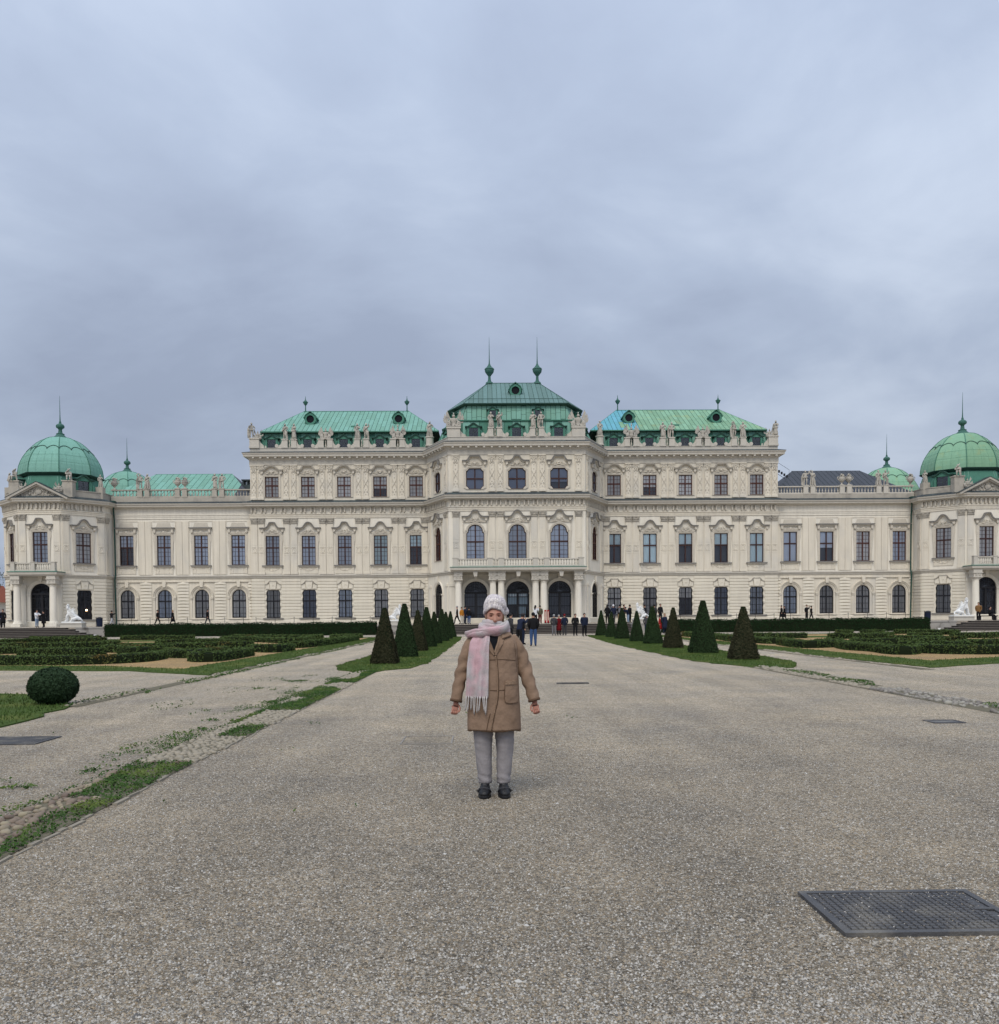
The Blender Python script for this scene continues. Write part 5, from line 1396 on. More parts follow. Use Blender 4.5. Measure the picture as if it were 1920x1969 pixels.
lawn_defs = (('lawn', LAWN_L, 'left topiary lawn', 3), ('lawn', LAWN_R, 'right topiary lawn', 4), ('lawn', LAWN_B, 'ball lawn', 5), ('verge', VERGE_L, 'left verge', 6), ('verge', VERGE_R, 'right verge', 7))
for nm, P, _, sd in lawn_defs:
    Q = jitter_edge(P, 0.5, 0.09, sd)
    sheet(nm, Q, 0.022, grass_m, th=0.03)
    blades('grass', Q, 0.02, 170 if nm == 'lawn' else 90, 0.05, 0.012, blade_m)['label'] = 'short mown grass growing on the garden lawns'
for x0, x1, sd in ((-44, -8.95, 1), (13.9, 50, 2)):
    yy = 30.2
    P = [(-9.3, 27.2), (-9.15, 40), (-8.85, 62), (-9.0, 68.6), (-44, 68.6), (-44, 30.8), (-16.4, 30.1), (-12.6, 29.3)] if sd == 1 else [(14.35, 28.4), (17.8, 30.4), (22, 30.6), (50, 31.2), (50, 68.5), (13.9, 68.5), (13.9, 46), (14.2, 38)]
    sheet('sand_bed', P, 0.008, sand_m)
    rg = random.Random(sd)
    # grass compartments between the hedges
    for cx, cy, rx, ry in ([(-15.6, 36.3, 2.2, 1.5), (-20, 34.5, 4, 1.6), (-22, 43.5, 4.2, 1.8), (-14, 50, 2.6, 2.2), (-28, 54, 5, 3), (-20, 57.5, 4, 2.2), (-24, 64, 6, 2), (-12.5, 62, 2, 2)] if sd == 1 else
                           [(21, 36.8, 3.2, 1.6), (26, 37, 3, 1.6), (20, 50, 3.4, 2.2), (28, 50, 4, 2.6), (24, 61, 6, 2.4), (17.5, 63, 2.2, 2), (32, 43, 3, 2.0), (17.5, 54, 1.6, 2.4)]):
        E = [(cx + rx * math.cos(a) * (1 + 0.12 * math.sin(3 * a + cx)), cy + ry * math.sin(a) * (1 + 0.12 * math.cos(2 * a))) for a in [i * math.pi / 14 for i in range(28)]]
        sheet('lawn', E, 0.03, grass_m, th=0.02)

# loose pebbles lying on the path near the camera
def pebbles(name, X, Y, rmin, rmax, m, flat=0.85, z=0.0):
    n = len(X); base = np.array([(1, 0, 0), (0.2, 0.9, 0.1), (-0.9, 0.35, 0), (-0.4, -0.85, 0.05), (0.55, -0.7, 0), (0.1, 0.05, 0.9)], float)
    tri = np.array([(0, 1, 5), (1, 2, 5), (2, 3, 5), (3, 4, 5), (4, 0, 5)])
    r = rmin + (rmax - rmin) * RNG.uniform(0, 1, n) ** 2.2; a = RNG.uniform(0, 2 * np.pi, n); el = RNG.uniform(0.6, 1.0, n)
    B = base[None] * (1 + RNG.normal(0, 0.16, (n, 6, 1)))
    x, y, zz = B[..., 0] * r[:, None], B[..., 1] * (r * el)[:, None], B[..., 2] * (r * flat * RNG.uniform(0.7, 1.3, n))[:, None]
    c, s = np.cos(a)[:, None], np.sin(a)[:, None]
    V = np.stack([X[:, None] + x * c - y * s, Y[:, None] + x * s + y * c, z - 0.002 + zz], 2).reshape(-1, 3)
    T = (tri[None] + (np.arange(n) * 6)[:, None, None]).reshape(-1, 3)
    o = link(name, np_mesh(name, V, T, m, attr=np.repeat(RNG.uniform(0, 1, n), 5)))
    return o
def pebble_mat(name, cols):
    m = bpy.data.materials.new(name); m.use_nodes = True; nt = m.node_tree; bs = nt.nodes['Principled BSDF']; bs.inputs['Roughness'].default_value = 0.8
    at = _node(nt, 'ShaderNodeAttribute'); at.attribute_name = 'rnd'
    rp = _node(nt, 'ShaderNodeValToRGB'); rp.color_ramp.interpolation = 'CONSTANT'
    e = rp.color_ramp.elements; e[0].color = (*cols[0], 1); e[1].position = 1 / len(cols); e[1].color = (*cols[1], 1)
    for i, c in enumerate(cols[2:]): q = e.new((i + 2) / len(cols)); q.color = (*c, 1)
    nt.links.new(at.outputs['Fac'], rp.inputs[0]); nt.links.new(rp.outputs[0], bs.inputs['Base Color'])
    return m
peb_m = pebble_mat('pebble', [(0.26, 0.24, 0.205), (0.36, 0.335, 0.29), (0.15, 0.14, 0.125), (0.31, 0.25, 0.175), (0.43, 0.40, 0.355), (0.28, 0.26, 0.225), (0.20, 0.17, 0.135), (0.39, 0.365, 0.32), (0.34, 0.28, 0.20), (0.11, 0.105, 0.098), (0.50, 0.475, 0.43)])
n = 320000
Yp = 3.1 + (12.5 - 3.1) * RNG.uniform(0, 1, n) ** 1.7; Xp = RNG.uniform(-0.64, 0.64, n) * Yp + 0.02 * Yp
keep = ~((Xp < -3.02) & (Xp > -3.75) & (RNG.uniform(0, 1, n) > 0.25)) & ~((Xp > 1.70) & (Xp < 2.58) & (Yp > 4.12) & (Yp < 4.72))
onc = (Xp > 1.70) & (Xp < 2.58) & (Yp > 4.12) & (Yp < 4.72) & (RNG.uniform(0, 1, n) < 0.10 + 0.25 * (Yp > 4.62))
pebbles('cover_grit', Xp[onc], Yp[onc], 0.003, 0.007, peb_m, z=0.019)['kind'] = 'stuff'
o = pebbles('gravel', Xp[keep], Yp[keep], 0.0038, 0.0105, peb_m); tag(o, 'loose grey and tan gravel stones strewn over the wide path', 'gravel', kind='stuff')
n = 1100
Yp = 3.3 + 24 * RNG.uniform(0, 1, n) ** 1.3; Xp = RNG.uniform(-0.62, 0.62, n) * Yp
keep = ~((Xp > 1.6) & (Xp < 2.66) & (Yp > 4.0) & (Yp < 4.8))
o = pebbles('stray_stones', Xp[keep], Yp[keep], 0.012, 0.026, peb_m, 0.5); tag(o, 'larger stray stones scattered over the gravel path', 'stones', kind='stuff')

# ------------------------------------------------------------------ cobbled gutters
cob_m = mat('cobble', (0.235, 0.19, 0.14), 0.75, 0.3, var=0.2, vscale=9, fine=0.12, fscale=60, objvar=0.30, huevar=0.025, coord='World')
cob_w = mat('pale_cobble', (0.25, 0.23, 0.20), 0.75, 0.3, var=0.2, vscale=9, fine=0.12, fscale=60, objvar=0.35, huevar=0.02, coord='World')
def cobble_mesh(seed, m):
    rg = random.Random(seed); mb = MB(); mb.ball((0, 0, 0), (1, 0.78, 0.62), 9, 6)
    mb.v = [tuple(c * (1 + 0.22 * noise.noise(Vector(v) * 1.3 + Vector((seed * 7.1, 0, 0)))) for c in v) for v in mb.v]
    return mb.mesh('cobble', m, True)
cob_me = [cobble_mesh(i, cob_m) for i in range(7)]; cobw_me = [cobble_mesh(i + 20, cob_w) for i in range(7)]
def gutter(name, x0, x1, y0, y1, meshes, mode, n_part, seed, label, rmin=0.028, rmax=0.062, dens=1.0, grass=True):
    rg = random.Random(seed)
    bed = MB(); k = int((y1 - y0) / 0.4)
    for i in range(k):
        ya, yb = y0 + (y1 - y0) * i / k, y0 + (y1 - y0) * (i + 1) / k
        bed.add([(x0 - 0.05, ya, 0.004), ((x0 + x1) / 2, ya, 0.012), (x1, ya, 0.006), (x1, yb, 0.006), ((x0 + x1) / 2, yb, 0.012), (x0 - 0.05, yb, 0.004)], [(0, 1, 4, 5), (1, 2, 3, 4)])
    g = bed.build(name, mat('gutter_earth', (0.15, 0.135, 0.095), 0.95, 0.1, var=0.3, vscale=6, fine=0.3, fscale=60, coord='World')); g['kind'] = 'structure'; g['label'] = label
    spots = []; y = y0
    tries = int((x1 - x0) * (y1 - y0) * 900 * dens); grid = {}
    gl = []
    for _ in range(tries):
        x = rg.uniform(x0, x1); yy = rg.uniform(y0, y1); f = mode(x, yy)
        if f <= 0: continue
        r = rg.uniform(rmin, rmax) * (1 if rg.random() > 0.08 else 1.4); c = (int(x / 0.1), int(yy / 0.1)); ok = True
        for ix in (-1, 0, 1):
            for iy in (-1, 0, 1):
                for q in grid.get((c[0] + ix, c[1] + iy), ()):
                    if (q[0] - x) ** 2 + (q[1] - yy) ** 2 < (0.80 * (q[2] + r)) ** 2: ok = False; break
        if not ok: continue
        grid.setdefault(c, []).append((x, yy, r)); spots.append((x, yy, r))
    spots.sort(key=lambda s: s[1])
    rest = MB(); tri = 0
    for i, (x, yy, r) in enumerate(spots):
        if i < n_part:
            o = link('cobble', meshes[rg.randrange(7)], g, (x, yy, 0.006 + 0.16 * r)); o.scale = (r, r, r); o.rotation_euler = (rg.uniform(-0.3, 0.3), rg.uniform(-0.3, 0.3), rg.uniform(0, 6.28))
        else: rest.ball((x, yy, 0.006 + 0.1 * r), (r, r * 0.8, r * 0.6), 6, 4)
    if rest.f: ro = rest.build('far_cobbles', mat('far_cobble', (0.31, 0.275, 0.215), 0.8, 0.2, var=0.4, vscale=7, fine=0.3, fscale=25, coord='World'), g, True); ro['kind'] = 'stuff'
    return g
def nz(x, y, s=0.0): return noise.noise(Vector((x * 1.5 + s, y * 0.42, s)))
def grassy(y): return noise.noise(Vector((3.3, y * 0.36 + 1.9, 0.7)))
def modeL(x, y):      # stones on the outer half, grass on the inner half and in whole stretches
    t = (x + 3.68) / 0.58
    if 7.55 < y < 9.35 and t > 0.18: return 0
    if y < 7.6: return 1 if t < 0.62 - 0.12 * math.sin(y * 3) else 0
    if 9.35 <= y < 11.4: return 1
    if 11.4 <= y < 12.6: return 1 if t < 0.35 else 0
    if 12.6 <= y < 14.6: return 1 if t > 0.1 else 0
    return 1 if nz(x, y) > 0.16 else 0
gl = gutter('cobbled_gutter', -3.68, -3.10, 3.2, 25.5, cob_me, modeL, 300, 3, 'shallow cobble gutter with grass left of the main path', 0.022, 0.050)
gr = gutter('cobbled_gutter', 7.78, 8.42, 12.3, 26.0, cobw_me, lambda x, y: 1 if nz(x * 3, y * 3, 5) > -0.12 and random.random() > 0.25 else 0, 300, 4, 'pale cobble gutter right of the main path')
gutter('cobbled_gutter', -7.48, -7.18, 15.6, 62.0, cobw_me, lambda x, y: 1 if nz(x, y, 9) > 0.02 else 0, 0, 5, 'thin stone edging line along the left parterre verge', 0.03, 0.07, 0.5)
gutter('cobbled_gutter', 11.95, 12.3, 24.0, 62.0, cobw_me, lambda x, y: 1 if nz(x, y, 12) > 0.0 else 0, 0, 6, 'thin stone edging line along the right parterre verge', 0.03, 0.08, 0.5)
# low edging kerb along the inner side of each gutter: short laid stones
def kerb(x, y0, y1, seed):
    rg = random.Random(seed); k = MB(); y = y0; o = empty('kerb', (x, y0, 0)); o['kind'] = 'structure'
    while y < y1:
        L = rg.uniform(0.12, 0.34)
        if rg.random() > 0.3:
            w = rg.uniform(0.012, 0.024); MB().box(-w, w, 0, L - 0.02, -0.02, rg.uniform(0.004, 0.022), 0.003).build('kerb_stone', kerb_m, o, loc=(rg.uniform(-0.025, 0.025), y - y0, 0), rz=rg.uniform(-0.07, 0.07))
        y += L
kerb(-3.075, 3.4, 22, 1)
def clover(name, f, x0, x1, y0, y1, dens, size, label, hmax=0.035, parent=None):
    n = int((x1 - x0) * (y1 - y0) * dens); X = RNG.uniform(x0, x1, n); Y = RNG.uniform(y0, y1, n)
    k = np.array([f(a, b) * min(1, max(0.30, 0.75 + 1.7 * noise.noise(Vector((a * 4.2, b * 4.2, 2.2))) + 0.9 * noise.noise(Vector((a * 13, b * 13, 5.2))))) > RNG.uniform(0, 1) for a, b in zip(X, Y)]); X, Y = X[k], Y[k]; n = len(X)
    P = np.stack([X, Y, 0.012 + RNG.uniform(0, hmax, n)], 1); Nn = np.tile([0, -0.25, 1.0], (n, 1))
    V, Q = leaf_quads(P, Nn, size, 0.55); o = link(name, np_mesh(name, V, Q, clover_m), parent); tag(o, label, 'grass', kind='stuff')
    return o
def gl_grass(x, y):
    t = (x + 3.68) / 0.58
    if y > 26 or x > -3.09: return 0
    s = 1 - modeL(x, y)
    edge = 1.0 if x > -3.72 else (max(0, 0.55 - 0.9 * (-3.7 - x)) if nz(x, y, 4) > 0.05 + 0.25 * (-3.7 - x) and y > 7 else 0)
    return s * edge if x > -3.7 else edge
clover('grass', gl_grass, -4.7, -3.09, 4.0, 26.0, 4200, 0.0125, 'low green weeds and grass growing in the left gutter')
clover('grass', lambda x, y: 1 if nz(x, y, 5) < -0.22 else 0, 7.6, 8.6, 12.3, 26.0, 1300, 0.018, 'low green weeds growing in the right gutter')
clover('grass', lambda x, y: 1 if nz(x, y, 9) > 0.0 else 0, -7.6, -7.0, 15.6, 62.0, 420, 0.025, 'thin green weeds along the left verge edging')
clover('grass', lambda x, y: max(0, 2.6 * (noise.noise(Vector((x * 1.3, y * 0.9, 4.4))) - 0.22)) * max(0, 0.25 + 1.6 * noise.noise(Vector((x * 5, y * 3, 9.4)))) * max(0.1, 1 - (-3.7 - x) / 2.2), -6.0, -3.6, 8, 24, 2600, 0.016, 'sparse weed patches on the left side path', 0.02)
clover('grass', lambda x, y: 0.5 if noise.noise(Vector((x * 2.6, y * 2.2, 14.4))) > 0.66 else 0, -3.0, 1.4, 6, 16, 900, 0.014, 'tiny weed tufts on the main gravel path', 0.02)

# ------------------------------------------------------------------ iron covers
iron = mat('cast_iron', (0.080, 0.080, 0.084), 0.6, 0.4, metal=0.15, var=0.35, vscale=7, fine=0.2, fscale=60, bump=0.3, bscale=60, coord='World', tint=(0.20, 0.185, 0.16), tscale=4, tlo=0.48, thi=0.72)
def cover(x0, x1, y0, y1, z, label, studs=True, rimw=0.035, rz=0.0, iron=iron, plate=None):
    o = empty('manhole_cover', ((x0 + x1) / 2, (y0 + y1) / 2, 0), rz); tag(o, label, 'manhole cover', 'iron covers set in the gravel')
    a, b = (x1 - x0) / 2, (y1 - y0) / 2
    MB().box(-a + rimw, a - rimw, -b + rimw, b - rimw, -0.02, z - 0.008).build('plate', plate or iron, o)
    r = MB()
    r.box(-a, a, -b, -b + rimw, -0.03, z); r.box(-a, a, b - rimw, b, -0.03, z); r.box(-a, -a + rimw, -b + rimw, b - rimw, -0.03, z - 0.0005); r.box(a - rimw, a, -b + rimw, b - rimw, -0.03, z - 0.0005)
    r.build('rim', iron, o)
    if studs:
        s = MB(); p = 0.036; cnt = 0; sme = cached(('stud', round(z, 3), iron.name), lambda: MB().box(-0.0145, 0.0145, -0.0145, 0.0145, z - 0.009, z, 0.003).mesh('stud', iron)); nx = int((2 * a - 2 * rimw - 0.03) / p); ny = int((2 * b - 2 * rimw - 0.03) / p)
        for j in range(ny):
            for i in range(nx):
                cx = -a + rimw + 0.015 + (i + 0.5) * p; cy = -b + rimw + 0.015 + (j + 0.5) * p
                cnt += 1
                if cnt <= 300 and y0 < 6: link('stud', sme, o, (cx, cy, 0))
                else: s.box(cx - 0.0145, cx + 0.0145, cy - 0.0145, cy + 0.0145, z - 0.009, z, 0.003)
        k = s.build('tread_studs', iron, o); k['kind'] = 'stuff'
        h = MB().box(-0.05, 0.05, -0.012, 0.012, z - 0.004, z + 0.003).build('lifting_handle', iron, o, loc=(a * 0.82, 0.0, 0))
    return o
cover(1.68, 2.60, 4.10, 4.74, 0.022, 'large studded iron cover in the gravel at lower right')
cover(-6.45, -5.55, 10.9, 11.6, 0.016, 'grey iron cover at the left edge of the side path')
cover(-1.05, -0.42, 10.6, 11.3, 0.012, 'dusty half buried cover just behind the woman on her right', False, rimw=0.02, iron=mat('dusty_iron', (0.27, 0.25, 0.22), 0.9, 0.2, var=0.3, vscale=12, fine=0.25, fscale=70, coord='World', tint=(0.17, 0.165, 0.16), tscale=9, tlo=0.55, thi=0.7), plate=gravel)
cover(1.59, 2.32, 19.92, 20.08, 0.03, 'narrow dark iron drain cover on the path beyond the woman', False, 0.03)
cover(6.22, 6.66, 12.15, 12.5, 0.014, 'small iron cover beside the pale cobble gutter', False, 0.025)
# ------------------------------------------------------------------ terrace steps
def flight(name, x0, x1, y0, n, rise, tread, flare0, flare1, label):
    o = empty(name, ((x0 + x1) / 2, y0, 0)); tag(o, label, 'steps', 'stone steps up to the terrace'); cx = (x0 + x1) / 2
    for k in range(n):
        a = x0 + flare0 * k; b = x1 - flare1 * k
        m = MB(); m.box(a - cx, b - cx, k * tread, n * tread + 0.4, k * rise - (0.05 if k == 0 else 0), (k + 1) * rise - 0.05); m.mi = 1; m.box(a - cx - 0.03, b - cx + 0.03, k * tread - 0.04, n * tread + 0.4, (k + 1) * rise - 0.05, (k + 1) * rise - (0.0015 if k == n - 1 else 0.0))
        m.build('step', [riser_m, step_m], o)
    return o
flight('stone_steps', -7.2, 13.3, 79.7, 6, TZ / 6, 0.36, 0, 0, 'broad dark stone steps up to the central portico')
flight('stone_steps', -70, -35.0, 78.7, 6, TZ / 6, 0.52, 0, 0.68, 'flared dark stone steps before the left corner pavilion')
flight('stone_steps', 41.6, 78, 78.7, 6, TZ / 6, 0.52, 0.68, 0, 'flared dark stone steps before the right corner pavilion')
tw = MB()
def low_wall(x0, x1, y0, y1, h, label):
    o = empty('low_wall', ((x0 + x1) / 2, (y0 + y1) / 2, 0)); tag(o, label, 'wall', 'low walls beside the terrace steps'); a, b = (x1 - x0) / 2, (y1 - y0) / 2
    MB().box(-a, a, -b, b, -0.05, h - 0.12).build('wall_body', wallstone, o); MB().box(-a - 0.05, a + 0.05, -b - 0.05, b + 0.05, h - 0.12, h).build('coping', wallstone, o)
low_wall(-37.3, -34.6, 81.0, 82.4, TZ + 0.03, 'weathered low wall between left steps and clipped hedge')
low_wall(40.75, 43.4, 81.0, 82.4, TZ + 0.03, 'weathered low wall between right steps and clipped hedge')
low_wall(-9.8, -7.2, 80.2, 82.4, TZ + 0.02, 'stone pedestal wall left of the central steps')
low_wall(13.3, 15.9, 80.2, 82.4, TZ + 0.02, 'stone pedestal wall right of the central steps')

# ------------------------------------------------------------------ clipped plants
def topiary(x, y, w, h, m, label, seed, n=5200):
    """clipped square pyramid: dark core with small leaf faces all over, soft edges"""
    o = empty('topiary', (x, y, 0.03), random.Random(seed).uniform(-0.06, 0.06)); o.rotation_euler[0] = random.Random(seed + 5).uniform(-0.018, 0.018); o.rotation_euler[1] = random.Random(seed + 9).uniform(-0.02, 0.02); tag(o, label, 'topiary', 'clipped yew pyramids along the main path')
    a = w / 2; t = 0.075 * (w / 0.9); rg = np.random.default_rng(seed)
    core = MB(); rings = []
    for z, q in ((0.03, 0.97), (0.14, 1.0), (0.30, 0.955), (1.0, None), (1.0, None)):
        pass
    prof = [(0.02, a * 0.96), (0.12, a * 0.99)] + [(0.12 + (h - 0.12) * k / 10, a * 0.99 + (t - a) * k / 10) for k in range(1, 11)] + [(h + 0.015, t * 0.55)]
    for z, r in prof:
        ring_ = []
        for i in range(24):
            an = 2 * math.pi * (i + 0.5) / 24; c, s = math.cos(an), math.sin(an); k = (abs(c) ** 9 + abs(s) ** 9) ** (-1 / 9); q = r * k * 0.965
            q *= 1 + 0.035 * noise.noise(Vector((c * 2 + seed, s * 2, z * 3)))
            ring_.append((q * c, q * s, z))
        rings.append(ring_)
    core.loft(rings); core.build('core', soil_m, o)
    # leaf faces
    z = h * (1 - np.sqrt(rg.uniform(0.0, 1, n))) * 1.02; z = np.clip(z, 0.03, h); fr = (z - 0.12) / (h - 0.12); r = np.where(fr < 0, a * 0.985, a * 0.99 + (t - a) * np.clip(fr, 0, 1))
    an = rg.uniform(0, 2 * np.pi, n); c, s = np.cos(an), np.sin(an); k = (np.abs(c) ** 9 + np.abs(s) ** 9) ** (-1 / 9); rr = r * k * (1 + rg.normal(0, 0.022, n) + 0.028 * np.array([noise.noise(Vector((a_ * 2.2 + seed, b_ * 2.2, c_ * 2.4))) for a_, b_, c_ in zip(c, s, z)]))
    P = np.stack([rr * c, rr * s, z], 1); big = np.abs(c) > np.abs(s); Nn = np.stack([np.where(big, np.sign(c), 0), np.where(big, 0, np.sign(s)), np.full(n, 0.22)], 1)
    V, Q = leaf_quads(P, Nn, 0.028, 0.6, rg); link('foliage', np_mesh('foliage', V, Q, m), o)
    return o
TL = [(-3.35, 29.3, .86, 1.82, yew_b), (-3.14, 34.2, .98, 2.04, yew_g), (-3.1, 40.3, .84, 1.84, yew_b), (-3.06, 45.8, .98, 2.05, yew_g), (-2.99, 51.5, .84, 1.84, yew_g), (-2.86, 56.7, .98, 2.04, yew_g), (-2.81, 62.3, .84, 1.90, yew_g), (-2.74, 68.3, .88, 1.98, yew_g)]
TR = [(8.82, 30.2, .92, 1.78, yew_b), (8.76, 35.6, 1.08, 2.10, yew_g), (8.75, 41.3, .84, 1.88, yew_b), (9.1, 48.1, .98, 2.02, yew_g), (8.95, 52.4, .80, 1.80, yew_g), (9.1, 59.0, .98, 2.06, yew_g), (9.05, 63.9, .76, 1.84, yew_g), (9.03, 69.2, .86, 1.97, yew_g)]
ordn = ['nearest', 'second', 'third', 'fourth', 'fifth', 'sixth', 'seventh', 'farthest']
for i, (x, y, w, h, m) in enumerate(TL):
    topiary(x, y, w, h, m, ('brownish' if m is yew_b else 'dark green') + f' clipped yew pyramid, {ordn[i]} of the row left of the path', i + 1, 6500 if i < 4 else 3000)
for i, (x, y, w, h, m) in enumerate(TR):
    topiary(x, y, w, h, m, ('brownish' if m is yew_b else 'dark green') + f' clipped yew pyramid, {ordn[i]} of the row right of the path', i + 31, 6500 if i < 4 else 3000)

def ball_bush(x, y, r, h, label):
    o = empty('ball_bush', (x, y, 0.02)); tag(o, label, 'bush'); n = 15000; rg = np.random.default_rng(9)
    c = MB(); c.ball((0, 0, h * 0.48), (r * 0.93, r * 0.93, h * 0.50), 20, 14); c.build('core', soil_m, o, True)
    d = rg.normal(0, 1, (n, 3)); d /= np.linalg.norm(d, axis=1)[:, None]
    k = 1 + 0.028 * np.array([noise.noise(Vector(v) * 4.5) for v in d]) + rg.normal(0, 0.022, n)
    P = np.stack([d[:, 0] * r * k, d[:, 1] * r * k, h * 0.49 + d[:, 2] * h * 0.52 * k], 1); P[:, 2] = np.maximum(P[:, 2], 0.015)
    V, Q = leaf_quads(P, d, 0.021, 0.55, rg); link('foliage', np_mesh('foliage', V, Q, ball_m), o)
    MB().tube([(0, 0, -0.02), (0.01, 0, 0.2)], 0.05, 6).build('trunk', mat('bark', (0.06, 0.045, 0.03), 0.9, 0.1, var=0.2), o)
ball_bush(-7.84, 16.1, 0.41, 0.64, 'round dark green clipped bush on the lawn at far left')

def smooth_path(pts, step):
    P = [Vector((p[0], p[1], 0)) for p in pts]; out = []
    for i in range(len(P) - 1):
        p0, p1, p2, p3 = P[max(i - 1, 0)], P[i], P[i + 1], P[min(i + 2, len(P) - 1)]; k = max(2, int((p2 - p1).length / step))
        for j in range(k):
            t = j / k; out.append(0.5 * ((2 * p1) + (p2 - p0) * t + (2 * p0 - 5 * p1 + 4 * p2 - p3) * t * t + (3 * p1 - p0 - 3 * p2 + p3) * t ** 3))
    out.append(P[-1]); return out
def hedge(pts, w, h, m, label, name='box_hedge', group=None, dens=260, leaf=0.04, seed=0, closed_ends=True, rough=0.045, tuft=0.0):
    rg = np.random.default_rng(seed); S = smooth_path(pts, 0.35) if len(pts) > 2 else [Vector((*pts[0], 0)).lerp(Vector((*pts[1], 0)), i / 24) for i in range(25)]
    c0 = S[len(S) // 2].copy(); o = empty(name, (c0.x, c0.y, 0.0)); tag(o, label, 'hedge', group)
    sec = [(-0.5, 0.02), (-0.5, 0.55), (-0.44, 0.88), (-0.25, 0.99), (0.25, 0.99), (0.44, 0.88), (0.5, 0.55), (0.5, 0.02)]
    rings = []; frames = []
    for i, p in enumerate(S):
        t = (S[min(i + 1, len(S) - 1)] - S[max(i - 1, 0)]).normalized(); nrm = Vector((-t.y, t.x, 0)); e = 1.0
        frames.append((p - c0, nrm, t))
        rings.append([tuple(p - c0 + nrm * (u * w * 0.94 * (1 + 0.10 * noise.noise(Vector((p.x * 1.3, p.y * 1.3, z + u))))) + Vector((0, 0, z * h * 0.95 * (1 + 0.10 * noise.noise(Vector((p.x * 0.9, p.y * 0.9, 7.7))))))) for u, z in sec])
    MB().loft(rings).build('core', soil_m, o)
    L = sum((S[i + 1] - S[i]).length for i in range(len(S) - 1)); per = 2 * h + w; n = int(L * per * dens)
    idx = rg.uniform(0, len(S) - 1.001, n); i0 = idx.astype(int); fr = idx - i0
    C = np.array([f[0] for f in frames]); NN = np.array([f[1] for f in frames]); TT = np.array([f[2] for f in frames])
    c = C[i0] * (1 - fr[:, None]) + C[i0 + 1] * fr[:, None]; nn = NN[i0]; tt = TT[i0]
    s = rg.uniform(0, per, n); u = np.where(s < h, -0.5, np.where(s < h + w, (s - h) / w - 0.5, 0.5)); z = np.where(s < h, s, np.where(s < h + w, h, per - s))
    cor = (np.abs(u) > 0.38) & (z > h * 0.85); z = np.where(cor, z * 0.95, z)
    wob = np.array([noise.noise(Vector((a * 0.9, b * 0.9, 7.7))) for a, b in zip(c[:, 0] + c0.x, c[:, 1] + c0.y)])
    P = c + nn * (u * w)[:, None] * (1 + rg.normal(0, 0.05, n))[:, None]; P[:, 2] = np.maximum(z * (1 + 0.10 * wob) + rg.normal(0, rough * h * 0.4, n) + (rg.uniform(0, 1, n) > 0.93) * tuft * rg.uniform(0, 1, n), 0.02)
    No = np.where((s < h)[:, None], -nn, np.where((s < h + w)[:, None], np.array([0, 0, 1.0]), nn))
    V, Q = leaf_quads(P, No, leaf, 0.6, rg)
    # the two ends
    m2 = int(w * h * dens * 1.3)
    for e, sg in ((0, -1), (len(S) - 1, 1)):
        uu = rg.uniform(-0.5, 0.5, m2); zz = rg.uniform(0.02, h, m2); Pe = C[e] + NN[e] * (uu * w)[:, None] + TT[e] * sg * (0.03 + rg.normal(0, 0.02, m2))[:, None]; Pe[:, 2] = zz
        Ve, Qe = leaf_quads(Pe, np.tile(TT[e] * sg, (m2, 1)), leaf, 0.6, rg); Q = np.concatenate([Q, Qe + len(V)]); V = np.concatenate([V, Ve])
    link('foliage', np_mesh('foliage', V, Q, m), o)
    return o
HL = [[(-21.0, 30.9), (-16.7, 30.75), (-15.6, 30.7), (-14.4, 30.6), (-13.4, 30.9), (-12.7, 31.6), (-12.5, 32.9), (-12.7, 34.6)],
 [(-20.0, 38.3), (-18.3, 38.0), (-17.0, 38.0), (-16.5, 38.4)], [(-16.2, 39.7), (-15.1, 38.4), (-15.0, 39.2)],
 [(-13.1, 37.0), (-12.4, 35.5), (-11.6, 35.1), (-11.5, 36.7), (-11.4, 38.5)], [(-10.7, 32.6), (-10.3, 31.9), (-9.95, 31.8), (-9.8, 33.6), (-9.9, 36.9)],
 [(-18.0, 42.1), (-16.2, 41.1), (-14.4, 40.5)], [(-24.3, 40.9), (-21.6, 41.3)], [(-26.5, 48.5), (-23.9, 47.9), (-21.5, 47.8), (-21.7, 52.1)],
 [(-18.5, 45.2), (-16.4, 44.1), (-15.2, 45.2), (-13.7, 44.9)], [(-11.0, 41.7), (-9.7, 40.3), (-9.4, 42.5)], [(-14.1, 46.5), (-13.1, 46.6), (-12.7, 47.7)],
 [(-9.9, 45.9), (-9.5, 47.8), (-9.2, 51.2), (-9.1, 57.1), (-9.1, 61.7)], [(-31.1, 57.0), (-30.8, 60.4), (-29.1, 61.1), (-25.8, 60.2)], [(-19.7, 53.1), (-17.5, 54.0), (-15.3, 52.9)],
 [(-18.3, 61.9), (-14.8, 58.3), (-12.1, 55.2), (-11.8, 59.9)], [(-27.7, 67.7), (-23.7, 67.1), (-22.1, 67.4)], [(-34.0, 66.5), (-31.2, 67.2), (-29.5, 67.8)], [(-19.1, 67.2), (-15.9, 65.4), (-12.1, 65.8)], [(-11.0, 63.9), (-10.6, 66.8), (-9.6, 68.0)]]
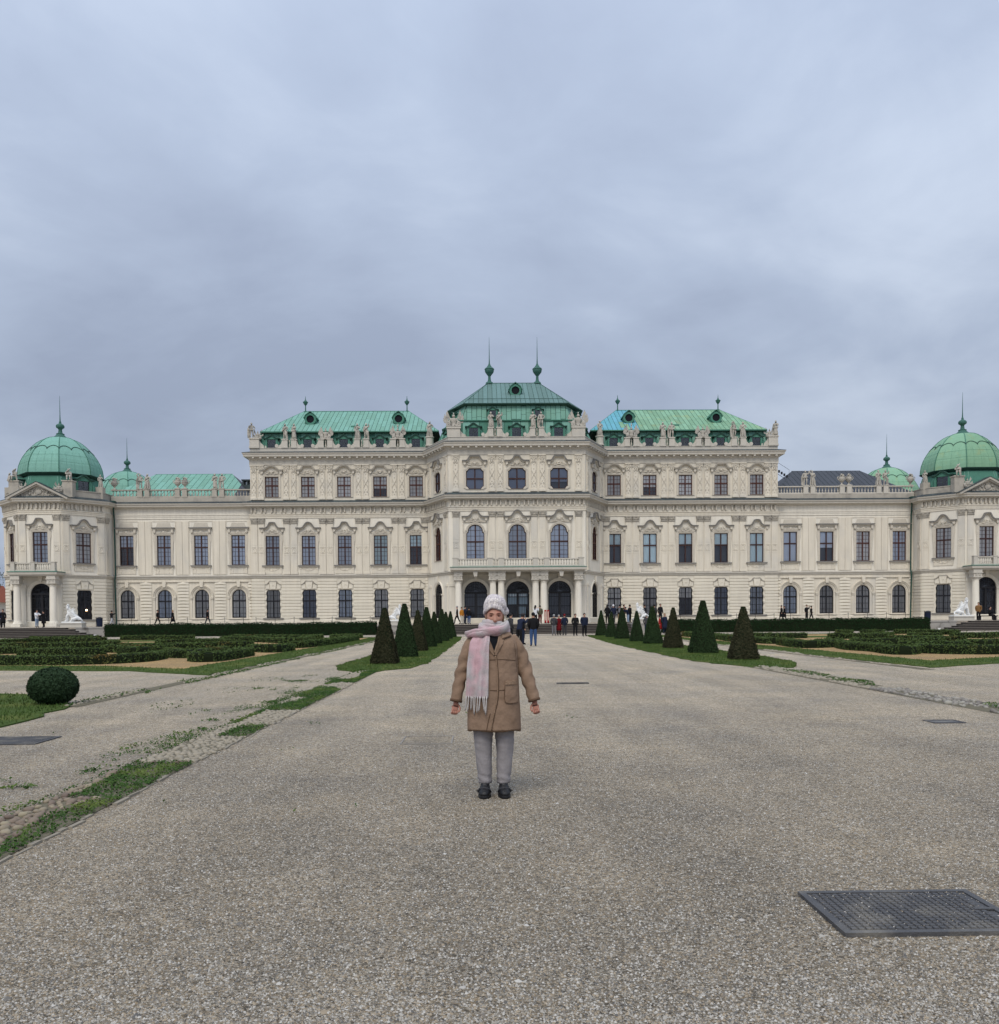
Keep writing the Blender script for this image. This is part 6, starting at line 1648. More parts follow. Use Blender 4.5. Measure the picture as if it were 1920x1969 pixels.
HR = [[(16.2, 40.1), (15.7, 37.7), (15.9, 35.9), (15.5, 33.4), (15.7, 32.9), (16.4, 33.7)], [(17.1, 34.8), (17.2, 33.6), (18.1, 32.9), (19.1, 32.7), (24, 32.9)], [(15.1, 45.0), (14.6, 41.0), (15.0, 40.3), (16.4, 41.5)],
 [(14.9, 48.8), (15.1, 46.8), (15.6, 46.7)], [(15.3, 59.7), (14.5, 51.5), (14.6, 50.5)], [(14.8, 65.7), (14.8, 63.1)], [(17.8, 58.9), (19.1, 57.0), (20.9, 57.8)], [(21.9, 56.1), (23.3, 54.9), (25.5, 56.3), (26.4, 57.4)],
 [(28.8, 67.6), (30.5, 67.3)], [(26.8, 55.8), (28.3, 54.6)], [(29.5, 55.6), (30.6, 54.5), (32.4, 55.3)], [(22.0, 40.1), (22.3, 39.4), (23.7, 40.5)], [(18.4, 44.1), (19.5, 43.0), (21.2, 43.4), (22.5, 43.1)], [(16.0, 42.6), (17.2, 42.4)],
 [(22.9, 49.6), (23.2, 47.4), (24.4, 47.6), (25.0, 46.0)], [(27.0, 67.9), (28.2, 67.6)], [(31.5, 67.7), (33.3, 67.2), (33.8, 63.0)], [(18.0, 38.2), (20.0, 37.6), (21.0, 38.6)], [(26.0, 41.5), (28.0, 41.0), (29, 43)]]
lab_l = {0: 'long curved low box hedge nearest the verge at far left', 1: 'low box hedge behind the long front hedge at far left', 3: 'low hooked box hedge behind the nearest sand corner on the left', 4: 'low box hedge beside the verge on the right of the left sand corner', 11: 'low box hedge running along the grass verge beside the left path', 18: 'low box hedge at the far right corner of left parterre'}
lab_r = {0: 'low curved box hedge nearest the verge in right parterre', 1: 'long low box hedge at the right picture edge above the sand', 2: 'low hooked box hedge left of the yellow sand in right parterre', 5: 'small box hedge block between two right row yew pyramids', 11: 'short box hedge behind the right sand bed near picture edge'}
FEAT_L = [(0, 'the left picture edge'), (40, 'the left column of the left pavilion'), (84, 'the left pavilion door'), (150, 'the left white sphinx'), (210, 'the left downpipe'), (244, 'the first arched window'), (280, 'the pier after the first arch'), (316, 'the second arched window'), (352, 'the pier after the second arch'), (387, 'the third arched window'), (423, 'the pier after the third arch'), (459, 'the fourth arched window'),
          (492, 'the corner after the fourth arch'), (525, 'the first grilled window'), (560, 'the wall after the first grilled window'), (595, 'the second grilled window'), (630, 'the wall after the second grilled window'), (664, 'the third grilled window'), (698, 'the wall after the third grilled window'), (733, 'the fourth grilled window')]
FEAT_R = [(1318, 'third grilled window from centre'), (1352, 'the wall behind the tall yew'), (1386, 'fourth grilled window from centre'), (1420, 'the wall behind the nearest right yew'), (1454, 'fifth grilled window from centre'), (1487, 'the dark walking couple'), (1520, 'the first right arched window'), (1555, 'the pier after the first right arch'), (1590, 'the second right arched window'), (1625, 'the pier after the second right arch'),
          (1660, 'the third right arched window'), (1695, 'the pier after the third right arch'), (1730, 'the fourth right arched window'), (1758, 'the right downpipe'), (1790, 'the right litter bin'), (1823, 'the right white sphinx'), (1858, 'the tan puffer jacket'), (1890, 'the right pavilion door'), (1925, 'the right picture edge')]
_used = set()
def hedge_label(h, side):
    x = sum(p[0] for p in h) / len(h); y = sum(p[1] for p in h) / len(h); px = 960 + 1700 * (x / y - 0.0151)
    row = 'front' if y < 36 else 'second' if y < 43 else 'middle' if y < 52 else 'fourth' if y < 62 else 'rear'
    for _, f in sorted((abs(q - px), f) for q, f in (FEAT_L if side == 'left' else FEAT_R)):
        t = f'low box hedge, {row} row of {side} parterre, below {f}'
        if t not in _used: _used.add(t); return t
for i, h in enumerate(HL): hedge(h, 0.54, 0.36 if i != 0 else 0.34, box_m, lab_l.get(i) or hedge_label(h, 'left'), group='low hedges inside the left parterre', dens=420 if i < 5 else 230, leaf=0.032 if i < 5 else 0.045, seed=i, tuft=0.10)
for i, h in enumerate(HR): hedge(h, 0.54, 0.36, box_m, lab_r.get(i) or hedge_label(h, 'right'), group='low hedges inside the right parterre', dens=420 if i < 3 else 230, leaf=0.032 if i < 3 else 0.045, seed=i + 50, tuft=0.10)
hedge([(-34.4, 80.75), (-10.0, 80.75)], 0.95, 1.16, hedge_m, 'long dark clipped hedge before the terrace left of the centre', 'clipped_hedge', 'tall hedges before the terrace', 150, 0.06, 77, rough=0.03, tuft=0.12)
hedge([(16.0, 80.75), (40.6, 80.75)], 0.95, 1.16, hedge_m, 'long dark clipped hedge before the terrace right of the centre', 'clipped_hedge', 'tall hedges before the terrace', 150, 0.06, 78, rough=0.03, tuft=0.12)

# far left: a tree and a house beyond the palace
def tree(x, y, h, r, label, seed):
    o = empty('tree', (x, y, 0)); tag(o, label, 'tree'); rg = np.random.default_rng(seed)
    bark = mat('bark', (0.06, 0.045, 0.03))
    t = MB(); t.tube([(0, 0, 0), (0.1, 0, h * 0.3), (0, 0.1, h * 0.55), (0.1, 0, h * 0.8)], [0.35, 0.28, 0.2, 0.08], 8)
    for k in range(7):
        a = k * 2.4; z = h * (0.35 + 0.06 * k); t.tube([(0, 0, z), (math.cos(a) * r * 0.4, math.sin(a) * r * 0.4, z + 0.10 * h), (math.cos(a) * r * 0.7, math.sin(a) * r * 0.7, z + 0.16 * h)], [0.14, 0.08, 0.03], 6)
    t.build('trunk', bark, o)
    n = 9000; cl = rg.normal(0, 1, (26, 3)); cl /= np.linalg.norm(cl, axis=1)[:, None]; cl *= rg.uniform(0.35, 0.95, (26, 1)); cl = cl * [r, r, h * 0.3] + [0, 0, h * 0.66]
    P = cl[rg.integers(0, 26, n)] + rg.normal(0, 1, (n, 3)) * [r * 0.2, r * 0.2, h * 0.07]
    V, Q = leaf_quads(P, P - [0, 0, h * 0.6], 0.16, 0.8, rg); link('crown', np_mesh('crown', V, Q, mat('tree_leaf', (0.05, 0.07, 0.03), 0.8, 0.2, var=0.4, vscale=0.8, coord='World')), o)
tree(-82, 140, 13.0, 5, 'dark tree rising beyond the palace at the left picture edge', 3)
hs = empty('house', (-96, 165, 0)); tag(hs, 'small house with red roof behind the tree at left picture edge', 'house')
MB().box(-6, 6, -4, 4, 0, 5.0).build('wall', mat('house_wall', (0.5, 0.46, 0.40)), hs); MB().prism([(-6.5, 5.0), (6.5, 5.0), (4.5, 8.2), (-4.5, 8.2)], -4.5, 4.5).build('roof', mat('red_tile', (0.30, 0.09, 0.05), var=0.2), hs)
for x in (-3, 0, 3): MB().box(x - 0.5, x + 0.5, -4.06, -3.98, 1.6, 3.4).build('window', interior, hs)

# ------------------------------------------------------------------ figures: one skinned mesh per pose, evaluated in one go
POSES = {}
_pending = []
def skin_obj(key, verts, edges, radii, sub=2, zones=None, root=0):
    me = bpy.data.meshes.new('pose'); me.from_pydata(verts, edges, []); o = bpy.data.objects.new('pose', me); COL.objects.link(o)
    sk = o.modifiers.new('skin', 'SKIN'); sk.use_smooth_shade = True; sk.branch_smoothing = 0.35
    if not me.skin_vertices: 
        bm = bmesh.new(); bm.from_mesh(me); bm.verts.layers.skin.verify(); bm.to_mesh(me); bm.free()
    for i, r in enumerate(radii):
        me.skin_vertices[0].data[i].radius = r if hasattr(r, '__len__') else (r, r); me.skin_vertices[0].data[i].use_root = (i == root)
    ss = o.modifiers.new('sub', 'SUBSURF'); ss.levels = sub; ss.render_levels = sub
    _pending.append((key, o, verts, edges, zones))
def flush_poses():
    dg = bpy.context.evaluated_depsgraph_get(); dg.update()
    for key, o, verts, edges, zones in _pending:
        me = bpy.data.meshes.new_from_object(o.evaluated_get(dg)); me.name = 'body'
        if zones:
            n = len(me.polygons); C = np.empty(n * 3, np.float32); me.polygons.foreach_get('center', C); C = C.reshape(-1, 3); best = np.full(n, 1e9); mi = np.zeros(n, np.int32)
            for (a, b), zn in zip(edges, zones):
                A, B = np.array(verts[a]), np.array(verts[b]); d = B - A; t = np.clip(((C - A) @ d) / (d @ d + 1e-9), 0, 1); dist = np.linalg.norm(C - A - t[:, None] * d, axis=1)
                k = dist < best; best[k] = dist[k]; mi[k] = zn
            me.materials.clear()
            for _ in range(4): me.materials.append(None)
            me.polygons.foreach_set('material_index', mi)
        me.polygons.foreach_set('use_smooth', [True] * len(me.polygons))
        POSES[key] = me
        old = o.data; bpy.data.objects.remove(o); bpy.data.meshes.remove(old)
    _pending.clear()
# joints: zones 0 skin, 1 top, 2 trousers, 3 shoes
def human(key, arms='down', legs='stand', lean=0.0, bulk=1.0, sub=2, turn=0.0, drape=False, head=(0, 0)):
    b = bulk; V = []; E = []; Rr = []; Z = []
    def v(p, r): V.append(p); Rr.append(r); return len(V) - 1
    def e(i, j, z): E.append((i, j)); Z.append(z)
    dz = -0.0
    if legs == 'sit': hz = 0.52
    elif legs == 'crouch': hz = 0.42
    else: hz = 0.94
    ly = lambda h: -math.sin(lean) * h; lz = lambda h: math.cos(lean) * h
    P = lambda x, y, h: (x, y * 1.0 + ly(h), hz + lz(h))
    pel = v((0, 0, hz), (0.155 * b, 0.125 * b)); sp = v(P(0, 0, 0.19), (0.15 * b, 0.12 * b)); ch = v(P(0, 0, 0.38), (0.18 * b, 0.13 * b)); nk = v(P(0, 0.005, 0.53), (0.06, 0.06))
    hd0 = v(P(head[0] * 0.5, -0.02 + head[1] * 0.5, 0.62), (0.072, 0.085)); hd1 = v(P(head[0], -0.02 + head[1], 0.70), (0.082, 0.10)); hd2 = v(P(head[0], -0.005 + head[1], 0.775), (0.06, 0.07))
    e(pel, sp, 1); e(sp, ch, 1); e(ch, nk, 1); e(nk, hd0, 0); e(hd0, hd1, 0); e(hd1, hd2, 0)
    for s in (-1, 1):
        if legs == 'sit': H, K, A, T = (s * 0.10, -0.05, hz - 0.02), (s * 0.13, -0.45, hz - 0.02), (s * 0.13, -0.45, 0.09), (s * 0.14, -0.60, 0.045)
        elif legs == 'crouch': H, K, A, T = (s * 0.11, 0.0, hz - 0.03), (s * 0.17, -0.34, hz + 0.02), (s * 0.13, -0.02, 0.10), (s * 0.14, -0.18, 0.045)
        elif legs == 'walk': H, K, A, T = (s * 0.09, 0, 0.89), (s * 0.09, -0.16 * s - 0.03, 0.50), (s * 0.08, -0.27 * s + (0.05 if s < 0 else 0.02), 0.11 if s > 0 else 0.15), (s * 0.08, -0.27 * s - 0.11, 0.05)
        elif legs == 'contra': H, K, A, T = (s * 0.09, 0, 0.89), (s * 0.11, -0.10 if s > 0 else 0.0, 0.50), (s * 0.13, 0.04 if s > 0 else 0.0, 0.10), (s * 0.17, -0.09, 0.045)
        else: H, K, A, T = (s * 0.09, 0, 0.89), (s * 0.105, -0.01, 0.50), (s * 0.11, 0.02, 0.10), (s * 0.13, -0.13, 0.045)
        h = v(H, 0.095 * b); k = v(K, 0.072 * b); a = v(A, 0.055); t = v(T, (0.05, 0.04)); e(pel, h, 1); e(h, k, 2); e(k, a, 2); e(a, t, 3)
        sh = v(P(s * 0.175 * b, 0.0, 0.455), 0.082 * b)
        el_, wr, ha = {
            'down': ((s * 0.24, 0.03, 0.20), (s * 0.25, -0.04, -0.04), (s * 0.245, -0.07, -0.13)),
            'pocket': ((s * 0.25, 0.05, 0.19), (s * 0.205, -0.06, 0.0), (s * 0.18, -0.09, -0.06)),
            'photo': ((s * 0.24, -0.14, 0.28), (s * 0.10, -0.36, 0.52), (s * 0.05, -0.40, 0.58)),
            'wide': ((s * 0.36, -0.02, 0.38), (s * 0.30, -0.24, 0.50), (s * 0.22, -0.30, 0.54)),
            'cross': ((s * 0.25, -0.05, 0.20), (-s * 0.02, -0.20, 0.24), (-s * 0.10, -0.19, 0.26)),
            'hug': ((s * 0.26, -0.18, 0.30), (s * 0.22, -0.42, 0.28), (s * 0.14, -0.50, 0.28)),
            'wave': ((s * 0.30, -0.04, 0.36) if s > 0 else (s * 0.24, 0.03, 0.20), (s * 0.30, -0.10, 0.62) if s > 0 else (s * 0.25, -0.04, -0.04), (s * 0.29, -0.12, 0.72) if s > 0 else (s * 0.245, -0.07, -0.13)),
            'hip': ((s * 0.34, 0.05, 0.24), (s * 0.19, -0.06, 0.06), (s * 0.14, -0.09, 0.04)) if s > 0 else ((s * 0.24, 0.0, 0.22), (s * 0.26, -0.10, 0.0), (s * 0.25, -0.14, -0.08)),
            'head': ((s * 0.30, -0.02, 0.66), (s * 0.16, -0.03, 0.84), (s * 0.06, -0.03, 0.86)) if s < 0 else ((s * 0.24, 0.03, 0.20), (s * 0.22, -0.10, 0.02), (s * 0.18, -0.13, -0.04)),
            'chest': ((s * 0.25, -0.05, 0.22), (s * 0.05, -0.19, 0.34), (-s * 0.02, -0.2, 0.38)) if s > 0 else ((s * 0.25, 0.03, 0.20), (s * 0.24, -0.06, -0.02), (s * 0.23, -0.08, -0.12)),
        }[arms]
        el2 = v(P(*el_), 0.066 * b); w2 = v(P(*wr), 0.046); h2 = v(P(*ha), (0.04, 0.03))
        e(ch, sh, 1); e(sh, el2, 1); e(el2, w2, 1); e(w2, h2, 1 if arms in ('pocket', 'cross') else 0)
    if drape:
        d0 = v((0, 0.0, 0.62), (0.21, 0.19)); d1 = v((0.02, 0.02, 0.32), (0.23, 0.21)); d2 = v((0.02, 0.04, 0.06), (0.25, 0.22)); e(pel, d0, 1); e(d0, d1, 1); e(d1, d2, 1)
    skin_obj(key, V, E, Rr, sub, Z)
human('stand', 'down'); human('pocket', 'pocket', bulk=1.12); human('walk', 'down', 'walk', bulk=1.05); human('photo', 'photo', bulk=1.08); human('wide', 'wide', 'walk', bulk=1.05); human('cross', 'cross', bulk=1.1)
human('hug', 'hug', bulk=1.12); human('sit', 'cross', 'sit', bulk=1.12); human('wave', 'wave', bulk=1.1); human('lean', 'photo', 'stand', lean=0.45, bulk=1.1); human('puffer', 'pocket', bulk=1.25); human('crouch', 'photo', 'crouch', lean=0.35, bulk=1.1)
human('st_hip', 'hip', 'contra', bulk=1.0, head=(0.02, 0)); human('st_head', 'head', 'contra', head=(-0.03, 0)); human('st_chest', 'chest', 'contra', drape=True); human('st_drape', 'hip', 'stand', drape=True, head=(0.03, -0.02)); human('st_sit', 'cross', 'sit', bulk=1.1); human('st_wave', 'wave', 'contra')
# sphinx facing -x
sv = [(0.50, 0, 0.44), (0.06, 0, 0.60), (-0.30, 0, 0.88), (-0.40, 0, 1.20), (-0.47, 0, 1.40), (-0.45, 0, 1.56)]; sr = [(0.25, 0.27), 0.23, (0.23, 0.24), 0.12, 0.135, 0.10]; se = [(0, 1), (1, 2), (2, 3), (3, 4), (4, 5)]
for s in (-1, 1):
    o = len(sv); sv += [(-0.42, s * 0.17, 0.70), (-0.50, s * 0.18, 0.38), (-0.52, s * 0.18, 0.12), (-0.68, s * 0.18, 0.07)]; sr += [0.115, 0.085, 0.075, (0.07, 0.06)]; se += [(2, o), (o, o + 1), (o + 1, o + 2), (o + 2, o + 3)]
    o = len(sv); sv += [(0.42, s * 0.24, 0.34), (0.04, s * 0.31, 0.24), (0.02, s * 0.31, 0.10), (-0.16, s * 0.31, 0.07)]; sr += [0.19, 0.11, 0.08, (0.075, 0.06)]; se += [(0, o), (o, o + 1), (o + 1, o + 2), (o + 2, o + 3)]
o = len(sv); sv += [(0.80, 0.05, 0.22), (0.84, 0.22, 0.09), (0.55, 0.42, 0.07)]; sr += [0.06, 0.045, 0.035]; se += [(0, o), (o, o + 1), (o + 1, o + 2)]
skin_obj('sphinx', sv, se, sr, 2)
# hands for the woman: a loosely closed hand with five fingers, hanging down, back of the hand to the camera
def hand(key, s):
    V = [(0, 0, 0.05), (0, 0, 0.0), (0, -0.005, -0.045)]; Rr = [(0.026, 0.022), (0.031, 0.020), (0.036, 0.018)]; E = [(0, 1), (1, 2)]
    for i, (x, L) in enumerate(((-0.027, 0.030), (-0.009, 0.034), (0.010, 0.032), (0.027, 0.026))):
        o = len(V); V += [(x, -0.010, -0.062), (x * 0.95, -0.018, -0.062 - L * 0.75), (x * 0.9, 0.004, -0.062 - L * 1.05), (x * 0.9, 0.022, -0.062 - L * 0.6)]
        Rr += [0.0095, 0.0090, 0.0085, 0.0075]; E += [(2, o), (o, o + 1), (o + 1, o + 2), (o + 2, o + 3)]
    o = len(V); V += [(s * 0.036, -0.012, -0.012), (s * 0.046, -0.022, -0.045), (s * 0.034, -0.030, -0.078)]; Rr += [0.012, 0.0105, 0.009]; E += [(1, o), (o, o + 1), (o + 1, o + 2)]
    skin_obj(key, V, E, Rr, 2)
hand('hand_l', 1); hand('hand_r', -1)
flush_poses()

# ------------------------------------------------------------------ sculpture
def stone_body(key, m, name='body'):
    def mk():
        me = POSES[key].copy(); me.materials.clear(); me.materials.append(m); me.polygons.foreach_set('material_index', [0] * len(me.polygons)); me.name = name; return me
    return cached(('stone', key, m.name), mk)
def hair_cap_mesh(m):
    return cached(('haircap', m.name), lambda: MB().ball((0, 0.02, 0), (0.092, 0.105, 0.10), 10, 7).mesh('hair', m, True))
def drapery_mesh(kind, m):
    def mk():
        mb = MB()
        if kind == 0:      # cloth slung from a shoulder round the hips
            mb.tube([(0.16, 0.02, 1.38), (0.05, -0.15, 1.2), (-0.14, -0.13, 1.02), (-0.19, 0.05, 0.92), (-0.05, 0.15, 0.9), (0.17, 0.08, 0.88), (0.20, -0.08, 0.7), (0.22, 0.0, 0.3), (0.24, 0.02, 0.05)], [0.05, 0.06, 0.07, 0.07, 0.07, 0.08, 0.09, 0.08, 0.07], 6)
        elif kind == 1:
            mb.tube([(-0.18, 0.05, 1.40), (-0.26, 0.13, 1.0), (-0.24, 0.14, 0.5), (-0.22, 0.10, 0.04)], [0.06, 0.11, 0.13, 0.14], 7, flat=0.6); mb.tube([(-0.2, -0.05, 0.95), (0.0, -0.15, 0.90), (0.2, -0.06, 0.98), (0.22, 0.05, 1.0)], [0.05, 0.07, 0.06, 0.05], 6)
        else:
            for k in range(7):
                a = -2.4 + k * 0.75; mb.tube([(0.16 * math.cos(a), 0.14 * math.sin(a), 0.95), (0.22 * math.cos(a), 0.2 * math.sin(a), 0.5), (0.26 * math.cos(a), 0.24 * math.sin(a), 0.03)], [0.05, 0.065, 0.07], 5)
            mb.tube([(0.18, 0, 1.38), (0.0, -0.16, 1.15), (-0.17, -0.05, 0.95)], [0.05, 0.06, 0.06], 6)
        mb.box(-0.24, 0.24, -0.22, 0.22, -0.06, 0.02)
        return mb.mesh('drapery', m, False)
    return cached(('drapery', kind, m.name), mk)
def statue(x, y, z, key, label, rz=0.0, s=1.0, dr=0, m=statue_m, cat='statue'):
    o = empty('statue', (PX + x, PY + y, z), rz); o.scale = (s * 1.22, s * 1.22, s * 1.03); tag(o, label, cat, 'stone figures along the palace roofline')
    link('body', stone_body(key, m), o)
    link('drapery', drapery_mesh(dr, m), o)
    hz = 1.665 if 'sit' not in key else 1.245
    link('hair', hair_cap_mesh(m), o, (0, -0.005, hz))
    return o
def trophy_parts(o, kind, m):
    rg = random.Random(kind)
    # cuirass with helmet
    b = MB(); b.lathe([(0.20, 0.10), (0.27, 0.28), (0.25, 0.45), (0.31, 0.70), (0.30, 0.88), (0.16, 0.98), (0.10, 1.0)], 12); b.v = [(x, y * 0.75, z) for x, y, z in b.v]
    for s in (-1, 1): b.ball((s * 0.30, 0, 0.82), (0.13, 0.12, 0.13), 8, 6); b.tube([(s * 0.32, -0.02, 0.78), (s * 0.42, -0.06, 0.60), (s * 0.40, -0.10, 0.46)], [0.08, 0.07, 0.05], 6)
    b.build('cuirass', m, o)
    h = MB(); h.ball((0, -0.01, 1.16), (0.14, 0.16, 0.15), 10, 7); h.box(-0.15, 0.15, -0.20, 0.10, 1.08, 1.11); h.tube([(0, 0.14, 1.14), (0, 0.12, 1.36), (0, -0.02, 1.44), (0, -0.14, 1.34)], [0.03, 0.06, 0.06, 0.03], 6)
    if kind == 1: h.ball((0, 0, 1.62), (0.10, 0.1, 0.16), 8, 6); h.tube([(0, 0, 1.38), (0, 0, 1.95)], [0.05, 0.02], 6)
    h.build('helmet', m, o)
    for s in (-1, 1):
        sh = MB(); sh.ball((s * 0.50, -0.14, 0.34), (0.24, 0.06, 0.32), 10, 7); sh.ball((s * 0.50, -0.2, 0.34), (0.07, 0.04, 0.08), 6, 5); sh.build('shield', m, o, True)
        for k, a in enumerate((0.35, 0.62, 0.90)):
            dx, dz = math.sin(a) * s, math.cos(a); L = (1.55, 1.35, 1.15)[k]
            f = MB(); f.tube([(s * 0.1, 0.10, 0.25), (s * 0.1 + dx * L, 0.12, 0.25 + dz * L)], 0.022, 5)
            q = [(s * 0.1 + dx * L * t + dz * w * 0.9, 0.25 + dz * L * t - dx * w) for t, w in ((0.96, 0), (0.92, 0.22 * s), (0.70, 0.30 * s), (0.50, 0.18 * s), (0.48, 0))]
            if kind != 2 or k != 1: f.prism(q if s < 0 else q[::-1], 0.09, 0.15)
            f.ball((s * 0.1 + dx * L, 0.12, 0.25 + dz * L), (0.04, 0.03, 0.07), 6, 4); f.build('banner', m, o)
    r = MB()
    for i in range(10): r.ball((rg.uniform(-0.6, 0.6), rg.uniform(-0.25, 0.2), rg.uniform(0.06, 0.24)), rg.uniform(0.08, 0.17), 7, 5)
    for s in (-1, 1): r.tube([(s * 0.2, -0.2, 0.10), (s * 0.72, -0.26, 0.16)], [0.09, 0.065], 8)
    r.box(-0.72, 0.72, -0.32, 0.30, -0.05, 0.06); r.build('arms_pile', m, o)
def trophy(x, y, z, kind, label, s=1.0, rz=0.0):
    o = empty('trophy_sculpture', (PX + x, PY + y, z), rz); o.scale = (s, s, s); tag(o, label, 'sculpture', 'stone trophies along the palace roofline'); trophy_parts(o, kind, statue_m); return o
def vase(x, y, z, label, s=1.0, m=statue_m):
    o = empty('stone_vase', (PX + x, PY + y, z)); o.scale = (s, s, s); tag(o, label, 'vase', 'stone vases on the balustrades')
    link('vessel', cached(('vessel', m.name), lambda: MB().box(-0.2, 0.2, -0.2, 0.2, 0, 0.08).lathe([(0.16, 0.08), (0.10, 0.16), (0.07, 0.26), (0.14, 0.34), (0.30, 0.52), (0.36, 0.72), (0.35, 0.86), (0.27, 0.94), (0.32, 1.0), (0.30, 1.03)], 14).mesh('vessel', m)), o)
    def fl():
        mb = MB(); rg = random.Random(3)
        for i in range(16): mb.ball((rg.uniform(-0.24, 0.24), rg.uniform(-0.2, 0.2), 1.05 + rg.uniform(0, 0.2)), rg.uniform(0.06, 0.11), 6, 5)
        mb.ball((0, 0, 1.28), 0.1, 7, 5)
        return mb.mesh('flowers', m, True)
    link('flowers', cached(('fl', m.name), fl), o)
    for sd in (-1, 1): link('handle', cached(('hd', sd, m.name), lambda: MB().tube([(sd * 0.32, 0, 0.62), (sd * 0.50, 0, 0.74), (sd * 0.52, 0, 0.92), (sd * 0.38, 0, 1.0)], 0.045, 6).mesh('handle', m)), o)
keys = ['st_hip', 'st_head', 'st_chest', 'st_drape', 'st_wave']
ZS = ZP + 1.03
def pr(x, y, z, side, where, k, sc=1.0, dx=0.52, m=statue_m):
    for s, w in ((-1, 'left'), (1, 'right')):
        key = keys[(k + (s > 0) * 2) % 5]; statue(x + s * dx, y, z, key, f'{w} stone statue of the pair {where}', random.Random(k * 3 + s).uniform(-0.6, 0.6), sc, (k + (s > 0)) % 3, m)
for sd, nm in ((-1, 'left'), (1, 'right')):
    for i, x in enumerate(bays):
        X = x * (1 if sd < 0 else -1); pos = ['outermost', 'second outermost', 'third', 'innermost'][i]
        if i in (0, 2): pr(X, 0.20, ZS, sd, f'on the {pos} parapet pedestals of the {nm} wing', i + (sd > 0), 1.0)
        elif i == 1:
            trophy(X, 0.20, ZS, 0, f'seated stone figure group with trophies on the {nm} wing parapet', 0.85)
        else: trophy(X, 0.20, ZS, 1, f'stone trophy with tall plume on the innermost pedestal of {nm} wing', 0.92)
    statue(sd * 9.95, 0.05, ZP + 1.20, 'st_drape', f'draped stone statue on round pedestal where {nm} wing meets the centre', sd * 0.4, 1.0, 2)
    statue(sd * 30.7, 0.15, ZP + 1.16, 'st_hip' if sd < 0 else 'st_chest', f'stone warrior statue at the outer corner of the {nm} wing parapet', -sd * 0.5, 1.0, 1)
    trophy(sd * 30.05, 0.45, ZP + 1.16, 2, f'low stone trophy beside the corner statue of the {nm} wing', 0.62)
    trophy(sd * 6.95 if sd < 0 else 6.85, -5.45, ZP + 1.06, 0, f'large stone trophy on the {nm} corner pedestal of central parapet', 1.12)
    pr(-2.38 if sd < 0 else 2.25, -5.72, ZS, sd, f'on the central parapet, {nm} of the middle dormer', 2 + (sd > 0), 0.95, 0.46)
    # outer wing balustrade
    for i, x in enumerate(pairs):
        X = x if sd < 0 else -x
        if i == 1:
            for s, w in ((-1, 'left'), (1, 'right')): vase(X + s * 0.42, 0.3, 16.81, f'{w} vase of the stone vase pair on the {nm} outer balustrade', 1.0)
        else: pr(X, 0.3, 16.80, sd, f'on the {nm} outer balustrade nearer the ' + ('corner dome' if i == 0 else 'main wing'), i + 1 + (sd > 0), 0.98, 0.42)
    c = sd * TCX
    for s, w in ((-1, 'left'), (1, 'right')):
        pm = MB().box(-0.55, 0.55, -0.35, 0.5, 15.2, 16.95).box(-0.62, 0.62, -0.42, 0.57, 16.95, 17.08); pm.build('pedestal', stone, palace, loc=(c + s * 2.95, -4.55, 0))
        statue(c + s * 2.95, -4.55, 17.08, 'st_sit', f'seated stone figure group {w} of the pediment on the {nm} corner pavilion', s * 0.4, 0.95, 0)
        trophy(c + s * 2.05, -4.9, 15.85, 2, f'stone trophy leaning on the {w} slope of the {nm} corner pediment', 0.62)
    MB().box(-0.4, 0.4, -0.4, 0.4, 15.3, 16.75).build('pedestal', stone, palace, loc=(c - sd * 5.15, -1.5, 0)); statue(c - sd * 5.15, -1.5, 16.75, 'st_chest', f'small stone figure on the inner corner of the {nm} pavilion parapet', -sd * 0.6, 0.8, 2)
    MB().box(-0.4, 0.4, -0.4, 0.4, 15.3, 16.75).build('pedestal', stone, palace, loc=(c + sd * 5.15, -1.5, 0)); statue(c + sd * 5.15, -1.5, 16.75, 'st_hip', f'stone statue on the outer corner of the {nm} pavilion parapet', sd * 0.6, 0.95, 1)
    vase(-sd * 0 + sd * 46.75, 0.3, 16.72, f'stone urn where the {nm} balustrade meets the corner pavilion', 1.05)
